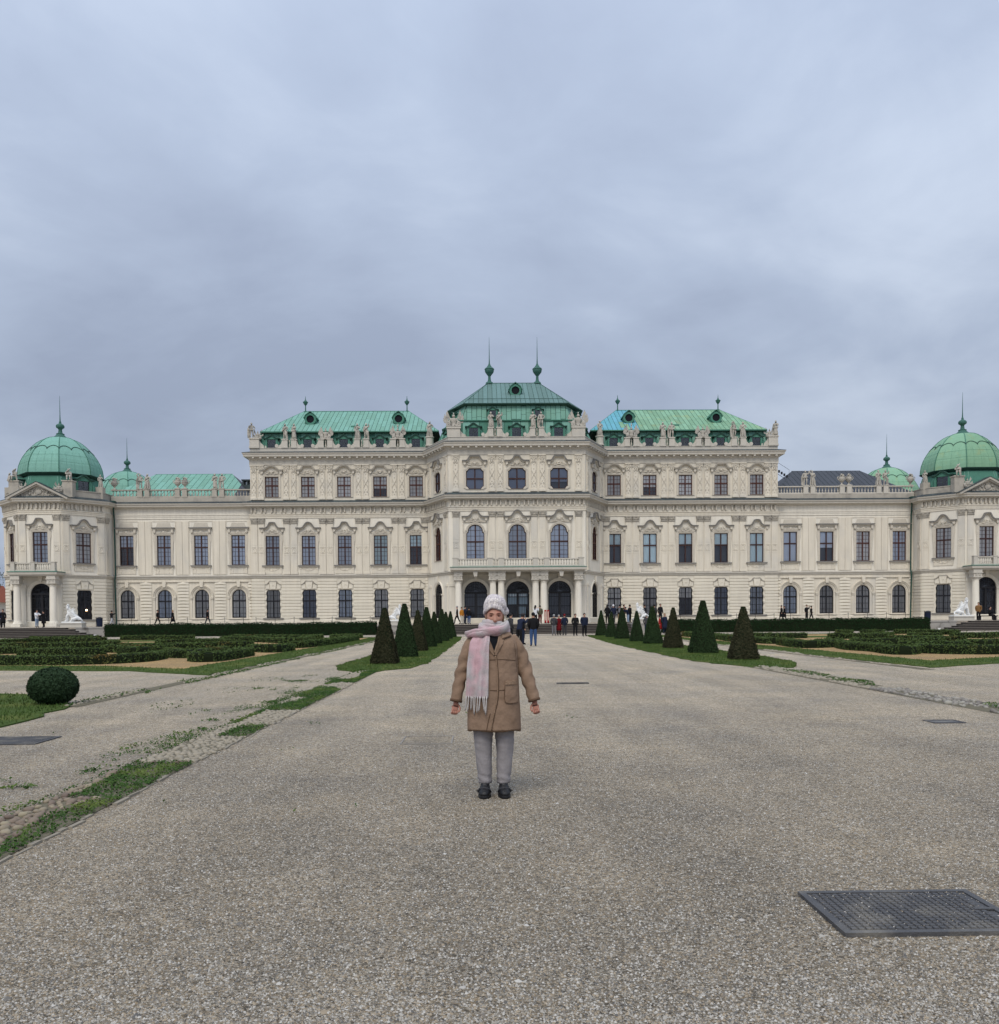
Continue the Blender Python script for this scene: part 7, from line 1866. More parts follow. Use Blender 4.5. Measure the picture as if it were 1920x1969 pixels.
def sphinx(x, y, z, flip, label, s=1.0):
    o = empty('sphinx_statue', (x, y, z), math.pi if flip else 0.0); o.scale = (s, s, s); tag(o, label, 'sphinx', 'white sphinxes on the terrace')
    MB().box(-0.95, 1.05, -0.48, 0.48, 0, 0.36).box(-1.0, 1.10, -0.53, 0.53, 0.36, 0.44).build('pedestal', stone_l, o)
    p = MB().box(-0.88, 0.98, -0.44, 0.44, 0.44, 0.56).build('base', marble, o)
    link('body', stone_body('sphinx', marble), o, (0, 0, 0.52))
    def wings():
        mb = MB()
        for sd in (-1, 1):
            for k in range(7):
                a = 0.35 + 0.17 * k; L = 0.62 - 0.03 * k
                x0, z0 = -0.22 + 0.035 * k, 1.42 - 0.09 * k
                mb.tube([(x0, sd * 0.25, z0), (x0 + L * 0.5 * math.sin(a * 0.7), sd * 0.33, z0 + L * 0.62 * math.cos(a)), (x0 + L * math.sin(a), sd * 0.30, z0 + L * 0.80 * math.cos(a))], [0.07, 0.075, 0.025], 6, flat=0.45)
            mb.ball((-0.15, sd * 0.25, 1.30), (0.18, 0.08, 0.22), 8, 6)
        return mb.mesh('wings', marble, False)
    link('wings', cached(('wings',), wings), o)
    def hair():
        mb = MB(); mb.ball((-0.43, 0, 2.02), (0.15, 0.145, 0.15), 10, 8)
        for k in range(9):
            a = -1.4 + 0.35 * k; mb.ball((-0.42 + 0.06 * math.cos(a), 0.15 * math.sin(a), 2.10 + 0.03 * math.cos(a)), 0.055, 6, 5)
        for sd in (-1, 1): mb.tube([(-0.40, sd * 0.13, 1.98), (-0.37, sd * 0.17, 1.82), (-0.40, sd * 0.16, 1.68)], [0.06, 0.06, 0.035], 6)
        mb.ball((-0.59, 0, 1.90), (0.035, 0.022, 0.035), 6, 5); mb.tube([(-0.44, 0, 2.14), (-0.42, 0, 2.24)], [0.07, 0.04], 6)
        return mb.mesh('headdress', marble, True)
    link('headdress', cached(('sphair',), hair), o)
sphinx(-8.35, 82.1, TZ, True, 'white stone sphinx left of the central steps', 0.86)
sphinx(14.45, 82.1, TZ, False, 'white stone sphinx right of the central steps', 0.86)
sphinx(-38.3, 82.6, TZ, False, 'white stone sphinx beside the steps of the left pavilion', 0.98)
sphinx(-47.5, 82.6, TZ, True, 'white stone sphinx cut off by the left picture edge', 0.98)
sphinx(44.8, 82.6, TZ, True, 'white stone sphinx beside the steps of the right pavilion', 0.98)

# ------------------------------------------------------------------ visitors
def cloth(name, c): return mat('cloth_' + name, c, 0.9, 0.15, var=0.18, vscale=6, bump=0.4, bscale=14)
CLO = {k: cloth(k, v) for k, v in dict(black=(0.012, 0.012, 0.014), navy=(0.016, 0.022, 0.045), darkgrey=(0.05, 0.05, 0.055), grey=(0.16, 0.16, 0.17), white=(0.72, 0.72, 0.74), lightgrey=(0.42, 0.43, 0.46), jeans=(0.045, 0.085, 0.19), lightjeans=(0.25, 0.32, 0.42),
        orange=(0.50, 0.20, 0.03), red=(0.16, 0.010, 0.014), brightred=(0.34, 0.022, 0.022), tan=(0.22, 0.12, 0.05), khaki=(0.27, 0.19, 0.11), olive=(0.11, 0.10, 0.065), maroon=(0.12, 0.02, 0.02), blue=(0.03, 0.06, 0.20), brown=(0.07, 0.045, 0.03), cream=(0.60, 0.55, 0.46)).items()}
skin_m = mat('skin', (0.46, 0.26, 0.185), 0.6, 0.3, var=0.08, vscale=8)
hair_c = {k: mat('hair_' + k, v, 0.7, 0.3, var=0.2, vscale=20) for k, v in dict(black=(0.010, 0.009, 0.009), brown=(0.05, 0.03, 0.018), blond=(0.30, 0.21, 0.11), grey=(0.30, 0.30, 0.30)).items()}
def person(x, y, z, key, rz, top, trousers, label, s=1.0, hair='black', hat=None, long=False, pack=None, shoes='black', longhair=False):
    o = empty('person', (x, y, z), rz); o.scale = (s, s, s); tag(o, label, 'person', 'visitors in front of the palace')
    b = link('body', POSES[key], o)
    for i, m in enumerate((skin_m, CLO[top], CLO[trousers], CLO[shoes])): b.material_slots[i].link = 'OBJECT'; b.material_slots[i].material = m
    lean = 0.45 if key == 'lean' else 0.0
    hz = {'sit': 0.52, 'crouch': 0.42}.get(key, 0.94); lean = {'lean': 0.45, 'crouch': 0.35}.get(key, 0.0)
    hy, hh = -0.02 - math.sin(lean) * 0.70, hz + math.cos(lean) * 0.70
    hm = CLO[hat] if hat else hair_c[hair]
    def cap():
        mb = MB(); mb.ball((0, 0.025, 0.02), (0.098, 0.110, 0.105), 12, 8)
        if longhair: mb.tube([(0, 0.07, 0.02), (0, 0.10, -0.12), (0, 0.10, -0.30)], [0.085, 0.09, 0.06], 8)
        mb.v = [(vx, vy if (vy > -0.04 or vz > 0.045) else vy * 0.5 , vz) for vx, vy, vz in mb.v]
        return mb.mesh('hat' if hat else 'hair', hm, True)
    link('hat' if hat else 'hair', cached(('cap', hat, hair, longhair), cap), o, (0, hy, hh + 0.01))
    if long: link('coat_skirt', cached(('skirt', top), lambda: MB().lathe([(0.175, 1.04), (0.195, 0.88), (0.21, 0.66), (0.225, 0.44), (0.20, 0.44)], 14, cap=False).mesh('coat_skirt', CLO[top], True)), o)
    if pack: link('backpack', cached(('pack', pack), lambda: MB().box(-0.15, 0.15, 0.0, 0.16, 0, 0.42, 0.03).mesh('backpack', CLO[pack])), o, (0, 0.12, 1.02))
    return o
F, B, L_, R_ = 0.0, math.pi, -math.pi / 2, math.pi / 2     # facing camera, away, left, right
TZ2 = TZ + 0.002
def gx(px, Y): return (px - 960) / 1700 * Y + 0.0151 * Y     # only used to turn tape distances into metres along a row
PEOPLE = [
 # on the terrace, left
 (-41.6, 99.0, TZ2, 'wide', 2.6, 'black', 'lightgrey', 'person in black jacket raising a camera beside the left downpipe', dict(s=0.98)),
 (-36.9, 100.0, TZ2, 'walk', R_, 'black', 'black', 'person in black walking past the second arched window from left', {}),
 (-35.2, 100.0, TZ2, 'walk', R_, 'black', 'black', 'person with fair hair in long black coat walking left of third arch', dict(hair='blond', long=True)),
 (-31.3, 100.0, TZ2, 'walk', R_, 'black', 'darkgrey', 'tall person in black coat walking between third and fourth arched windows', dict(s=1.03, long=False)),
 # left pavilion steps
 (-41.6, 82.6, TZ2, 'hug', 1.2, 'white', 'lightjeans', 'person in white jacket embracing someone on the left pavilion steps', dict(s=0.95)),
 (-41.05, 82.75, TZ2, 'hug', -1.5, 'black', 'black', 'person in black coat being hugged on the left pavilion steps', dict(s=0.9, long=True)),
 (-44.6, 82.4, TZ2, 'stand', 0.2, 'black', 'black', 'person in long black coat on the steps at left edge', dict(long=True)),
 (-45.2, 82.9, TZ2, 'puffer', 0.3, 'blue', 'darkgrey', 'person in blue jacket behind the long black coat at left edge', dict(hat='blue')),
 # left of the portico
 (-2.75, 84.5, TZ2, 'walk', L_, 'black', 'black', 'person in black coat walking left of the person in orange', dict(hair='grey')),
 (-2.30, 84.2, TZ2, 'stand', 0.8, 'orange', 'cream', 'person in orange jacket and pale trousers on the terrace', dict(hair='brown', s=0.94)),
 (-2.0, 84.8, TZ2, 'stand', 2.0, 'navy', 'navy', 'person in navy half hidden right of the person in orange', {}),
 (-1.62, 84.4, TZ2, 'pocket', 2.6, 'black', 'jeans', 'person in black top and jeans just left of the woman in beige', dict(s=0.92)),
 # behind the woman
 (2.44, 45.7, 0, 'puffer', B, 'black', 'jeans', 'person in black hooded jacket and blue jeans behind the woman', dict(s=1.0, hat='black')),
 (1.75, 47.0, 0, 'lean', 2.4, 'navy', 'black', 'person in navy with white collar just behind the woman in beige', dict(s=1.0)),
 (2.02, 48.5, 0, 'stand', 1.8, 'black', 'navy', 'person in black standing between navy jacket and blue jeans', dict(hair='brown', s=0.98)),
 (1.45, 52.0, 0, 'pocket', 2.0, 'darkgrey', 'black', 'person in dark grey partly hidden by the woman in beige', {}),
 (4.7, 84.0, TZ2, 'photo', 2.5, 'white', 'black', 'person in white puffer jacket on the terrace by double columns', dict(longhair=True)),
 (5.15, 84.3, TZ2, 'pocket', 2.8, 'olive', 'maroon', 'person in olive jacket and maroon trousers on the terrace', dict(hair='black')),
 # at the foot of the central steps
 (5.50, 71.5, 0, 'pocket', 2.9, 'darkgrey', 'grey', 'person in grey coat, leftmost of the trio before the steps', dict(s=0.98, hair='grey')),
 (5.92, 71.8, 0, 'stand', 0.4, 'red', 'black', 'person in dark red coat in the middle of the trio', dict(long=True, hair='grey', s=0.96)),
 (6.35, 71.5, 0, 'pocket', 3.4, 'navy', 'darkgrey', 'person in dark blue coat, rightmost of the trio', dict(hat='red')),
 (7.05, 69.8, 0, 'pocket', 0.1, 'black', 'black', 'person in black with wide trousers, left of the standing two', dict(hat='black')),
 (7.55, 67.8, 0, 'puffer', 0.2, 'navy', 'black', 'person in dark puffer jacket nearest the right yew row', dict(s=1.02)),
 # by the right sphinx, on the terrace
 (11.45, 83.3, TZ2, 'pocket', 2.6, 'black', 'black', 'person with long black hair on the terrace behind the yews', dict(longhair=True)),
 (12.0, 83.2, TZ2, 'pocket', 2.9, 'navy', 'darkgrey', 'person with white cap and navy jacket on the terrace', dict(hat='white', shoes='white')),
 (12.6, 83.2, TZ2, 'photo', 3.1, 'black', 'khaki', 'person with grey backpack and khaki trousers on the terrace', dict(pack='grey', shoes='white')),
 (13.1, 83.8, TZ2, 'pocket', 1.0, 'brown', 'black', 'person with brown hair left of the right sphinx', dict(hair='brown')),
 (13.38, 83.2, TZ2, 'lean', -1.2, 'navy', 'lightjeans', 'person in navy bending over near the right sphinx', dict(s=0.9, hat='navy')),
 (13.75, 84.4, TZ2, 'pocket', 2.0, 'black', 'black', 'person in black directly behind the right sphinx head', {}),
 (15.2, 84.6, TZ2, 'stand', 2.0, 'black', 'black', 'person in black right behind the right sphinx tail', dict(hair='brown')),
 (16.1, 84.4, TZ2, 'pocket', 2.5, 'darkgrey', 'black', 'person in dark grey behind the tall fourth yew on right', {}),
 (16.6, 84.0, TZ2, 'stand', 0.4, 'black', 'black', 'tall person in black right of the fourth right yew', dict(s=1.04)),
 (13.55, 74.5, 0, 'pocket', 2.8, 'darkgrey', 'navy', 'person in dark grey at the foot of the pedestal wall', dict(hair='grey', s=0.94)),
 (15.0, 76.2, 0, 'stand', 1.2, 'brightred', 'red', 'person in bright red coat half hidden by a right yew', dict(long=True, s=0.9)),
 (15.35, 75.8, 0, 'pocket', 0.5, 'navy', 'navy', 'person in navy coat beside the bright red coat', dict(hair='blond', long=True)),
 # terrace, right
 (24.7, 100.0, TZ2, 'walk', L_, 'black', 'black', 'person in black walking behind the second right yew', dict(pack='white')),
 (33.55, 100.0, TZ2, 'walk', L_, 'black', 'black', 'left walker of the dark couple at the corner of right wing', dict(long=True)),
 (33.95, 100.2, TZ2, 'walk', L_, 'black', 'black', 'right walker of the dark couple at the corner of right wing', dict(long=True, hair='brown', s=0.96)),
 (36.25, 99.5, TZ2, 'wave', 0.5, 'black', 'black', 'person with open black jacket over white shirt on the right terrace', dict(hair='brown', s=1.03)),
 (36.85, 99.7, TZ2, 'walk', R_, 'black', 'black', 'person in black beside the white shirt on the right terrace', dict(s=0.95)),
 (44.9 + 1.9, 83.4, TZ2, 'puffer', -0.8, 'tan', 'black', 'person in tan puffer jacket by the right pavilion column', dict(hair='brown', s=0.98)),
 (48.55, 84.5, TZ2, 'sit', 0.2, 'black', 'black', 'person in black sitting before the right pavilion door', dict(hat='black')),
 (49.95, 84.0, TZ2, 'wave', 0.3, 'black', 'black', 'waving person in black cut off by the right edge', {}),
]
for x, y, z, key, rz, top, tr, label, kw in PEOPLE: person(x, y, z, key, rz, top, tr, label, **kw)
# bench for the sitting visitor, litter bins, ground lights, rope posts
bn = empty('bench', (48.4, 84.75, TZ)); tag(bn, 'dark bench before the right pavilion door', 'bench')
MB().box(-0.9, 0.9, -0.25, 0.25, 0.38, 0.46).build('seat', black_iron, bn)
for x in (-0.75, 0.75): MB().box(x - 0.06, x + 0.06, -0.22, 0.22, 0, 0.38).build('leg', black_iron, bn)
def bin_(x, y, label):
    o = empty('litter_bin', (x, y, TZ)); tag(o, label, 'bin', 'litter bins on the terrace')
    MB().lathe([(0.22, 0.04), (0.25, 0.10), (0.27, 0.75), (0.25, 0.80)], 14).build('container', CLO['navy'], o); MB().lathe([(0.29, 0.80), (0.29, 0.86), (0.10, 0.96)], 14).build('lid', black_iron, o); MB().tube([(-0.32, 0, 0), (-0.32, 0, 0.95)], 0.03, 6).build('post', black_iron, o)
bin_(-36.0, 83.0, 'dark litter bin on the terrace near the left sphinx'); bin_(41.75, 83.0, 'dark litter bin on the terrace near the right sphinx')
def spot(x, y, z, label):
    o = empty('floodlight', (x, y, z)); tag(o, label, 'floodlight', 'small white floodlights by the low walls')
    MB().box(-0.11, 0.11, -0.07, 0.07, 0.06, 0.24).build('housing', marble, o); MB().box(-0.03, 0.03, -0.03, 0.03, 0, 0.06).build('foot', black_iron, o)
spot(-35.4, 80.6, 0.0, 'small white floodlight on the ground near the left low wall'); spot(41.5, 80.4, 0.0, 'small white floodlight on the ground near the right low wall')
def ropes(x0, x1, y, n, label):
    o = empty('rope_barrier', ((x0 + x1) / 2, y, TZ)); tag(o, label, 'barrier', 'chain barriers along the palace base'); c = (x0 + x1) / 2
    for k in range(n):
        x = x0 + (x1 - x0) * k / (n - 1) - c; MB().lathe([(0.10, 0), (0.025, 0.03), (0.025, 0.80), (0.045, 0.84), (0.02, 0.88)], 8).build('post', black_iron, o, loc=(x, 0, 0))
        if k < n - 1:
            w = (x1 - x0) / (n - 1); MB().tube([(x + w * t, 0, 0.76 - 0.16 * (1 - (2 * t - 1) ** 2)) for t in [i / 6 for i in range(7)]], 0.014, 4).build('chain', black_iron, o)
ropes(-43, -28, 102.6, 8, 'thin chain barrier along the left outer wing'); ropes(-26.5, -9, 102.4, 9, 'thin chain barrier along the left main wing'); ropes(16, 33.5, 102.4, 9, 'thin chain barrier along the right main wing'); ropes(35.5, 49, 102.6, 7, 'thin chain barrier along the right outer wing')
for i, x in enumerate((5.95, 6.22)):
    o = empty('display_stand', (x, 88.5, TZ)); tag(o, ['red display stand beside the columns, the left one', 'red display stand beside the columns, the right one'][i], 'stand', 'red display stands at the entrance')
    MB().box(-0.10, 0.10, -0.04, 0.04, 0.08, 1.35).build('panel', CLO['brightred'], o); MB().box(-0.04, 0.04, -0.047, -0.04, 0.3, 1.2).build('poster', CLO['cream'], o); MB().box(-0.12, 0.12, -0.15, 0.15, 0, 0.08).build('foot', black_iron, o)
# downpipes
for s in (-1, 1):
    x = s * 46.75
    MB().tube([(x - s * 0.15, -0.35, 15.0), (x, -0.1, 14.3), (x, 0.05, 13.2), (x, 0.12, 6.8), (x, -0.1, 6.2), (x, 0.1, 1.0)], 0.085, 8).box(x - 0.3, x + 0.3, -0.6, 0.0, 14.95, 15.35).build('downpipe', copper_k, palace)
# roof walkway stair seen right of the right wing
rs = MB()
for k in range(9): rs.box(31.3 + k * 0.33, 31.52 + k * 0.33, 6.0, 6.1, 20.3 - k * 0.21, 20.62 - k * 0.21)
rs.tube([(31.0, 6.0, 20.3), (34.4, 6.0, 18.1)], 0.03, 5); rs.tube([(31.0, 6.0, 21.7), (34.3, 6.0, 19.6), (34.3, 6.0, 18.2)], 0.02, 4)
rs.build('roof_stair', black_iron, palace)

# ------------------------------------------------------------------ the woman in the foreground
suede = mat('brown_suede', (0.275, 0.188, 0.132), 0.92, 0.1, var=0.24, vscale=6.0, fine=0.10, fscale=70, bump=0.75, bscale=13, tint=(0.20, 0.132, 0.090), tscale=4.0, tlo=0.5, thi=0.72)
suede_l = mat('pale_suede_edge', (0.30, 0.205, 0.14), 0.95, 0.1, var=0.15, vscale=8, fine=0.15, fscale=90, bump=0.5, bscale=90)
suede_d = mat('suede_seam', (0.125, 0.078, 0.052), 0.95, 0.1, var=0.1)
w_skin = mat('woman_skin', (0.47, 0.245, 0.175), 0.55, 0.35, var=0.07, vscale=14, tint=(0.52, 0.20, 0.145), tscale=16, tlo=0.52, thi=0.7, bump=0.08, bscale=120)
h_skin = mat('woman_hand_skin', (0.40, 0.185, 0.135), 0.55, 0.35, var=0.10, vscale=30)
knit = mat('grey_knit', (0.80, 0.74, 0.715), 0.95, 0.1, var=0.16, vscale=26, fine=0.30, fscale=75, bump=0.7, bscale=110, tint=(0.56, 0.51, 0.54), tscale=34, tlo=0.45, thi=0.62)
trous = mat('grey_trousers', (0.285, 0.265, 0.27), 0.9, 0.15, var=0.08, vscale=4, fine=0.08, fscale=120, bump=0.6, bscale=13)
shoe_m = mat('black_shoe', (0.010, 0.010, 0.012), 0.5, 0.4, var=0.2, vscale=20, bump=0.3, bscale=60)
blacktop = mat('black_top', (0.008, 0.009, 0.012), 0.9, 0.15, var=0.2, vscale=10)
scarf_m = mat('pink_grey_scarf', (0.52, 0.495, 0.49), 0.95, 0.1, var=0.12, vscale=9, fine=0.22, fscale=130, bump=0.5, bscale=160, tint=(0.60, 0.40, 0.43), tscale=4.5, tlo=0.44, thi=0.60)
fringe_m = mat('scarf_fringe', (0.50, 0.465, 0.45), 0.95, 0.1, var=0.15, vscale=40, bump=0.4, bscale=120)
eye_w = mat('eye_white', (0.42, 0.36, 0.34), 0.3, 0.4, var=0.0); iris_m = mat('iris', (0.035, 0.022, 0.016), 0.25, 0.5, var=0.0); brow_m = mat('brow', (0.11, 0.055, 0.035), 0.9, 0.1, var=0.1); lip_m = mat('lid', (0.19, 0.075, 0.05), 0.7, 0.2, var=0.05)
woman = empty('person', (0.06, 7.52, 0.0)); tag(woman, 'woman in brown suede coat, pink scarf and knitted hat facing the camera', 'person')
def nzv(x, y, z): return noise.noise(Vector((x, y, z)))
COAT = [(0.565, -0.226, 0.232, 0.155, 0.135), (0.60, -0.226, 0.231, 0.157, 0.135), (0.70, -0.225, 0.228, 0.162, 0.135), (0.80, -0.224, 0.222, 0.168, 0.135), (0.90, -0.228, 0.218, 0.172, 0.132), (1.00, -0.230, 0.214, 0.172, 0.130), (1.10, -0.228, 0.210, 0.168, 0.130), (1.18, -0.226, 0.208, 0.166, 0.132),
        (1.26, -0.226, 0.212, 0.158, 0.130), (1.32, -0.212, 0.202, 0.142, 0.122), (1.365, -0.176, 0.172, 0.118, 0.112), (1.395, -0.135, 0.140, 0.092, 0.098), (1.42, -0.100, 0.112, 0.072, 0.084), (1.44, -0.075, 0.085, 0.065, 0.075)]
def coat_at(z):
    for a, b in zip(COAT[:-1], COAT[1:]):
        if a[0] <= z <= b[0]:
            t = (z - a[0]) / (b[0] - a[0]); return [a[i] + (b[i] - a[i]) * t for i in range(1, 5)]
    return list((COAT[0] if z < COAT[0][0] else COAT[-1])[1:])
def coat_y(x, z, lift=0.0):
    l, r, f, b = coat_at(z); c = (l + r) / 2; w = (r - l) / 2; u = min(abs((x - c) / w), 0.999)
    return -f * (1 - u ** 2.5) ** (1 / 2.5) - lift + fold(x, z)
def fold(x, z):
    return 0.010 * nzv(x * 7, 1.3, z * 3.2) + 0.006 * nzv(x * 15 + z * 5, 4.1, z * 9) + 0.004 * nzv(x * 9 - z * 16, 2.0, z * 6) + 0.005 * math.sin(22 * x + 9 * z) * max(0.0, 1 - abs(z - 1.0) * 2.2)
def coat_body():
    mb = MB(); rings = []; n = 56
    for k in range(46):
        z = 0.565 + (1.44 - 0.565) * k / 45; l, r, f, b = coat_at(z); c = (l + r) / 2; w = (r - l) / 2; rg = []
        for i in range(n):
            a = 2 * math.pi * i / n; ca, sa = math.cos(a), math.sin(a); q = 2 / 2.5
            x = c + w * math.copysign(abs(ca) ** q, ca); d = f if sa < 0 else b; y = d * math.copysign(abs(sa) ** q, sa)
            if sa < 0: y += fold(x, z)
            hz = z - (0.018 * max(0, x) if k == 0 else 0) + (0.006 * math.sin(5 * a) if k == 0 else 0)
            rg.append((x, y, hz))
        rings.append(rg)
    # turned-in hem
    r0 = [(x * 0.93, y * 0.93, z + 0.02) for x, y, z in rings[0]]
    mb.loft([r0] + rings)
    return mb
body = coat_body().build('coat', suede, woman, True)
def sleeve(P, rad, seed, m=suede):
    pts = []; rr = []; K = 26
    S = [Vector(p) for p in P]
    for k in range(K + 1):
        t = k / K * (len(S) - 1); i = min(int(t), len(S) - 2); f = t - i
        p0, p1, p2, p3 = S[max(i - 1, 0)], S[i], S[i + 1], S[min(i + 2, len(S) - 1)]
        pts.append(0.5 * ((2 * p1) + (p2 - p0) * f + (2 * p0 - 5 * p1 + 4 * p2 - p3) * f * f + (3 * p1 - p0 - 3 * p2 + p3) * f ** 3)); rr.append(rad[i] + (rad[i + 1] - rad[i]) * f)
    mb = MB(); n = 20; mb.tube(pts, rr, n)
    out = []
    for q, v in enumerate(mb.v):
        j = q // n; v = Vector(v); d = (v - pts[min(j, K)]); t = j / K
        w = 0.15 * math.sin(j * 1.35 + seed + 2.2 * math.atan2(d.y, d.x)) * math.exp(-((t - 0.52) / 0.30) ** 2) + 0.14 * noise.noise(v * 15 + Vector((seed, 0, 0))) + 0.06 * noise.noise(v * 34)
        out.append(tuple(v + d * w))
    mb.v = out
    return mb
for s, P, rad in ((-1, [(-0.145, 0.0, 1.345), (-0.203, 0.005, 1.255), (-0.257, 0.015, 1.09), (-0.295, -0.01, 0.94), (-0.319, -0.03, 0.815)], [0.052, 0.064, 0.059, 0.052, 0.047]),
                  (1, [(0.138, 0.0, 1.345), (0.203, 0.005, 1.255), (0.262, 0.015, 1.09), (0.310, -0.01, 0.94), (0.344, -0.03, 0.815)], [0.052, 0.065, 0.060, 0.053, 0.047])):
    sl = sleeve(P, rad, 1.0 + s).build('sleeve', suede, woman, True)
    e = Vector(P[-1]); d = (Vector(P[-1]) - Vector(P[-2])).normalized()
    MB().tube([e - d * 0.012, e + d * 0.008], [0.053, 0.052], 18).build('cuff', suede_d, sl, True)
    hm = POSES['hand_l' if s < 0 else 'hand_r'].copy(); hm.materials.clear(); hm.materials.append(h_skin); hm.name = 'hand'
    h = link('hand', hm, woman, (e.x + d.x * 0.030, e.y - 0.004, e.z - 0.028)); h.rotation_euler = (R(-14), R(-14 * s), R(-18 * s)); h.scale = (0.88, 0.88, 0.9)
# body inside the clothes: head and neck carry the face
def head_mesh():
    mb = MB(); nu, nv = 64, 48; V = []; F = []
    for j in range(nv + 1):
        ph = math.pi * j / nv - math.pi / 2
        for i in range(nu):
            a = 2 * math.pi * i / nu; x, y, z = math.cos(ph) * math.cos(a), math.cos(ph) * math.sin(a), math.sin(ph)
            X, Y, Z = 0.074 * x * (1 - 0.12 * max(0, -z)), 0.095 * y, 0.115 * z
            if y < 0:
                g = lambda cx, cz, sx, sz: math.exp(-((X - cx) / sx) ** 2 - ((Z - cz) / sz) ** 2)
                dY = 0
                dY -= 0.025 * g(0, -0.031, 0.0145, 0.016) + 0.012 * g(0, -0.008, 0.008, 0.022)      # nose
                for s in (-1, 1):
                    dY += 0.0115 * g(s * 0.031, 0.010, 0.017, 0.010)                                  # eye sockets
                    dY -= 0.006 * g(s * 0.040, -0.022, 0.018, 0.016)                                  # cheeks
                    dY -= 0.0045 * g(s * 0.010, -0.036, 0.006, 0.006)                                 # nostrils
                    dY += 0.004 * g(s * 0.020, -0.038, 0.006, 0.012)
                    dY -= 0.006 * g(s * 0.026, 0.028, 0.020, 0.007)                                   # brow
                dY += 0.004 * g(0, -0.054, 0.02, 0.005) + 0.0012 * math.sin(Z * 700) * g(0, 0.055, 0.045, 0.012) + 0.003 * g(0, 0.024, 0.004, 0.010)
                Y += dY
            V.append((X, Y, Z))
    for j in range(nv):
        for i in range(nu): i2 = (i + 1) % nu; F.append((j * nu + i, j * nu + i2, (j + 1) * nu + i2, (j + 1) * nu + i))
    mb.add(V, F)
    mb.tube([(0, 0.02, -0.07), (0, 0.03, -0.16)], [0.055, 0.058], 16)
    return mb
HX, HY, HZ = 0.013, -0.015, 1.530
head = head_mesh().build('head', w_skin, woman, True, loc=(HX, HY, HZ)); head.rotation_euler = (R(4), 0, R(2)); head.scale = (0.98, 1, 1)
for s in (-1, 1):
    e = MB().ball((0, 0, 0), (0.0135, 0.010, 0.0054), 14, 10).build('eye', eye_w, head, True, loc=(s * 0.031, -0.0745, 0.0095))
    MB().ball((0, 0, 0), (0.0056, 0.004, 0.0050), 12, 8).build('iris', iris_m, e, True, loc=(0, -0.0078, 0.0005))
    MB().tube([(-0.0165, 0.003, -0.001), (-0.008, -0.008, 0.0036), (0.004, -0.0095, 0.0046), (0.0165, 0.004, -0.0015)], [0.002, 0.0040, 0.0040, 0.002], 8).build('eyelid', lip_m, e, True)
    MB().tube([(-0.0155, 0.003, -0.002), (-0.005, -0.0085, -0.0054), (0.006, -0.0085, -0.0054), (0.0155, 0.003, -0.002)], [0.0012, 0.0020, 0.0020, 0.0012], 6).build('lower_lid', lip_m, e, True)
    MB().tube([(s * 0.012, -0.0935, 0.0255), (s * 0.026, -0.0915, 0.0300), (s * 0.040, -0.0810, 0.0300), (s * 0.050, -0.0700, 0.0245)], [0.0022, 0.0032, 0.0028, 0.0012], 7).build('eyebrow', brow_m, head, True)
    MB().ball((s * 0.074, 0.0, 0.0), (0.010, 0.02, 0.03), 8, 8).build('ear', w_skin, head, True)
    MB().ball((s * 0.0075, -0.1085, -0.0405), (0.0032, 0.003, 0.0022), 8, 6).build('nostril', lip_m, head, True)
MB().tube([(0.066, -0.03, 0.03), (0.076, -0.02, -0.01), (0.070, -0.03, -0.06)], [0.006, 0.010, 0.007], 8).tube([(-0.066, -0.03, 0.03), (-0.074, -0.02, -0.01), (-0.068, -0.03, -0.05)], [0.004, 0.006, 0.004], 8).build('hair', mat('woman_hair', (0.16, 0.10, 0.055), 0.7, 0.2, var=0.2, vscale=60), head, True)
# knitted hat: ribbed crown, folded brim, slack point falling to one side
def hat():
    mb = MB(); n = 96; rings = []
    prof = [(0.95, -0.005), (1.08, -0.012), (1.15, 0.000), (1.17, 0.018), (1.13, 0.032), (1.12, 0.036), (1.16, 0.050), (1.15, 0.066), (1.09, 0.084), (0.97, 0.100), (0.83, 0.116), (0.62, 0.127), (0.34, 0.134), (0.06, 0.136)]
    for k, (q, z) in enumerate(prof):
        rg = []
        for i in range(n):
            a = 2 * math.pi * i / n; rib = 1 + (0.022 if 1 <= k <= 4 else 0.026) * math.cos(a * 24 + (0 if k < 5 else 0.5 * k)) * (1 if k < 11 else 0.3)
            x, y = 0.083 * q * rib * math.cos(a), 0.108 * q * rib * math.sin(a)
            # brim higher over the brow, pulled down at the sides and back; slack towards the viewer's right
            low = 0.030 * (0.5 + 0.5 * math.sin(a)) + 0.026 * abs(math.cos(a)) ** 2
            sl = max(0, math.cos(a - 0.5)) * (0.020 if 6 <= k <= 10 else 0.008 if k > 10 else 0)
            rg.append((x + sl, y, z - low * (1 if k < 6 else max(0, 1 - (k - 5) / 6)) + 0.006 * nzv(x * 20, y * 20, z * 20)))
        rings.append(rg)
    mb.loft(rings); return mb
hat_o = hat().build('hat', knit, woman, True, loc=(HX - 0.004, HY + 0.014, HZ + 0.056)); hat_o.rotation_euler = (R(-9), R(3), 0); hat_o.scale = (0.93, 0.95, 0.94)
def bobble():
    mb = MB(); mb.ball((0, 0, 0), (0.040, 0.038, 0.042), 20, 14); mb.v = [tuple(Vector(v) * (1 + 0.16 * noise.noise(Vector(v) * 60))) for v in mb.v]; return mb
bobble().build('bobble', knit, hat_o, True, loc=(0.098, 0.035, -0.004))
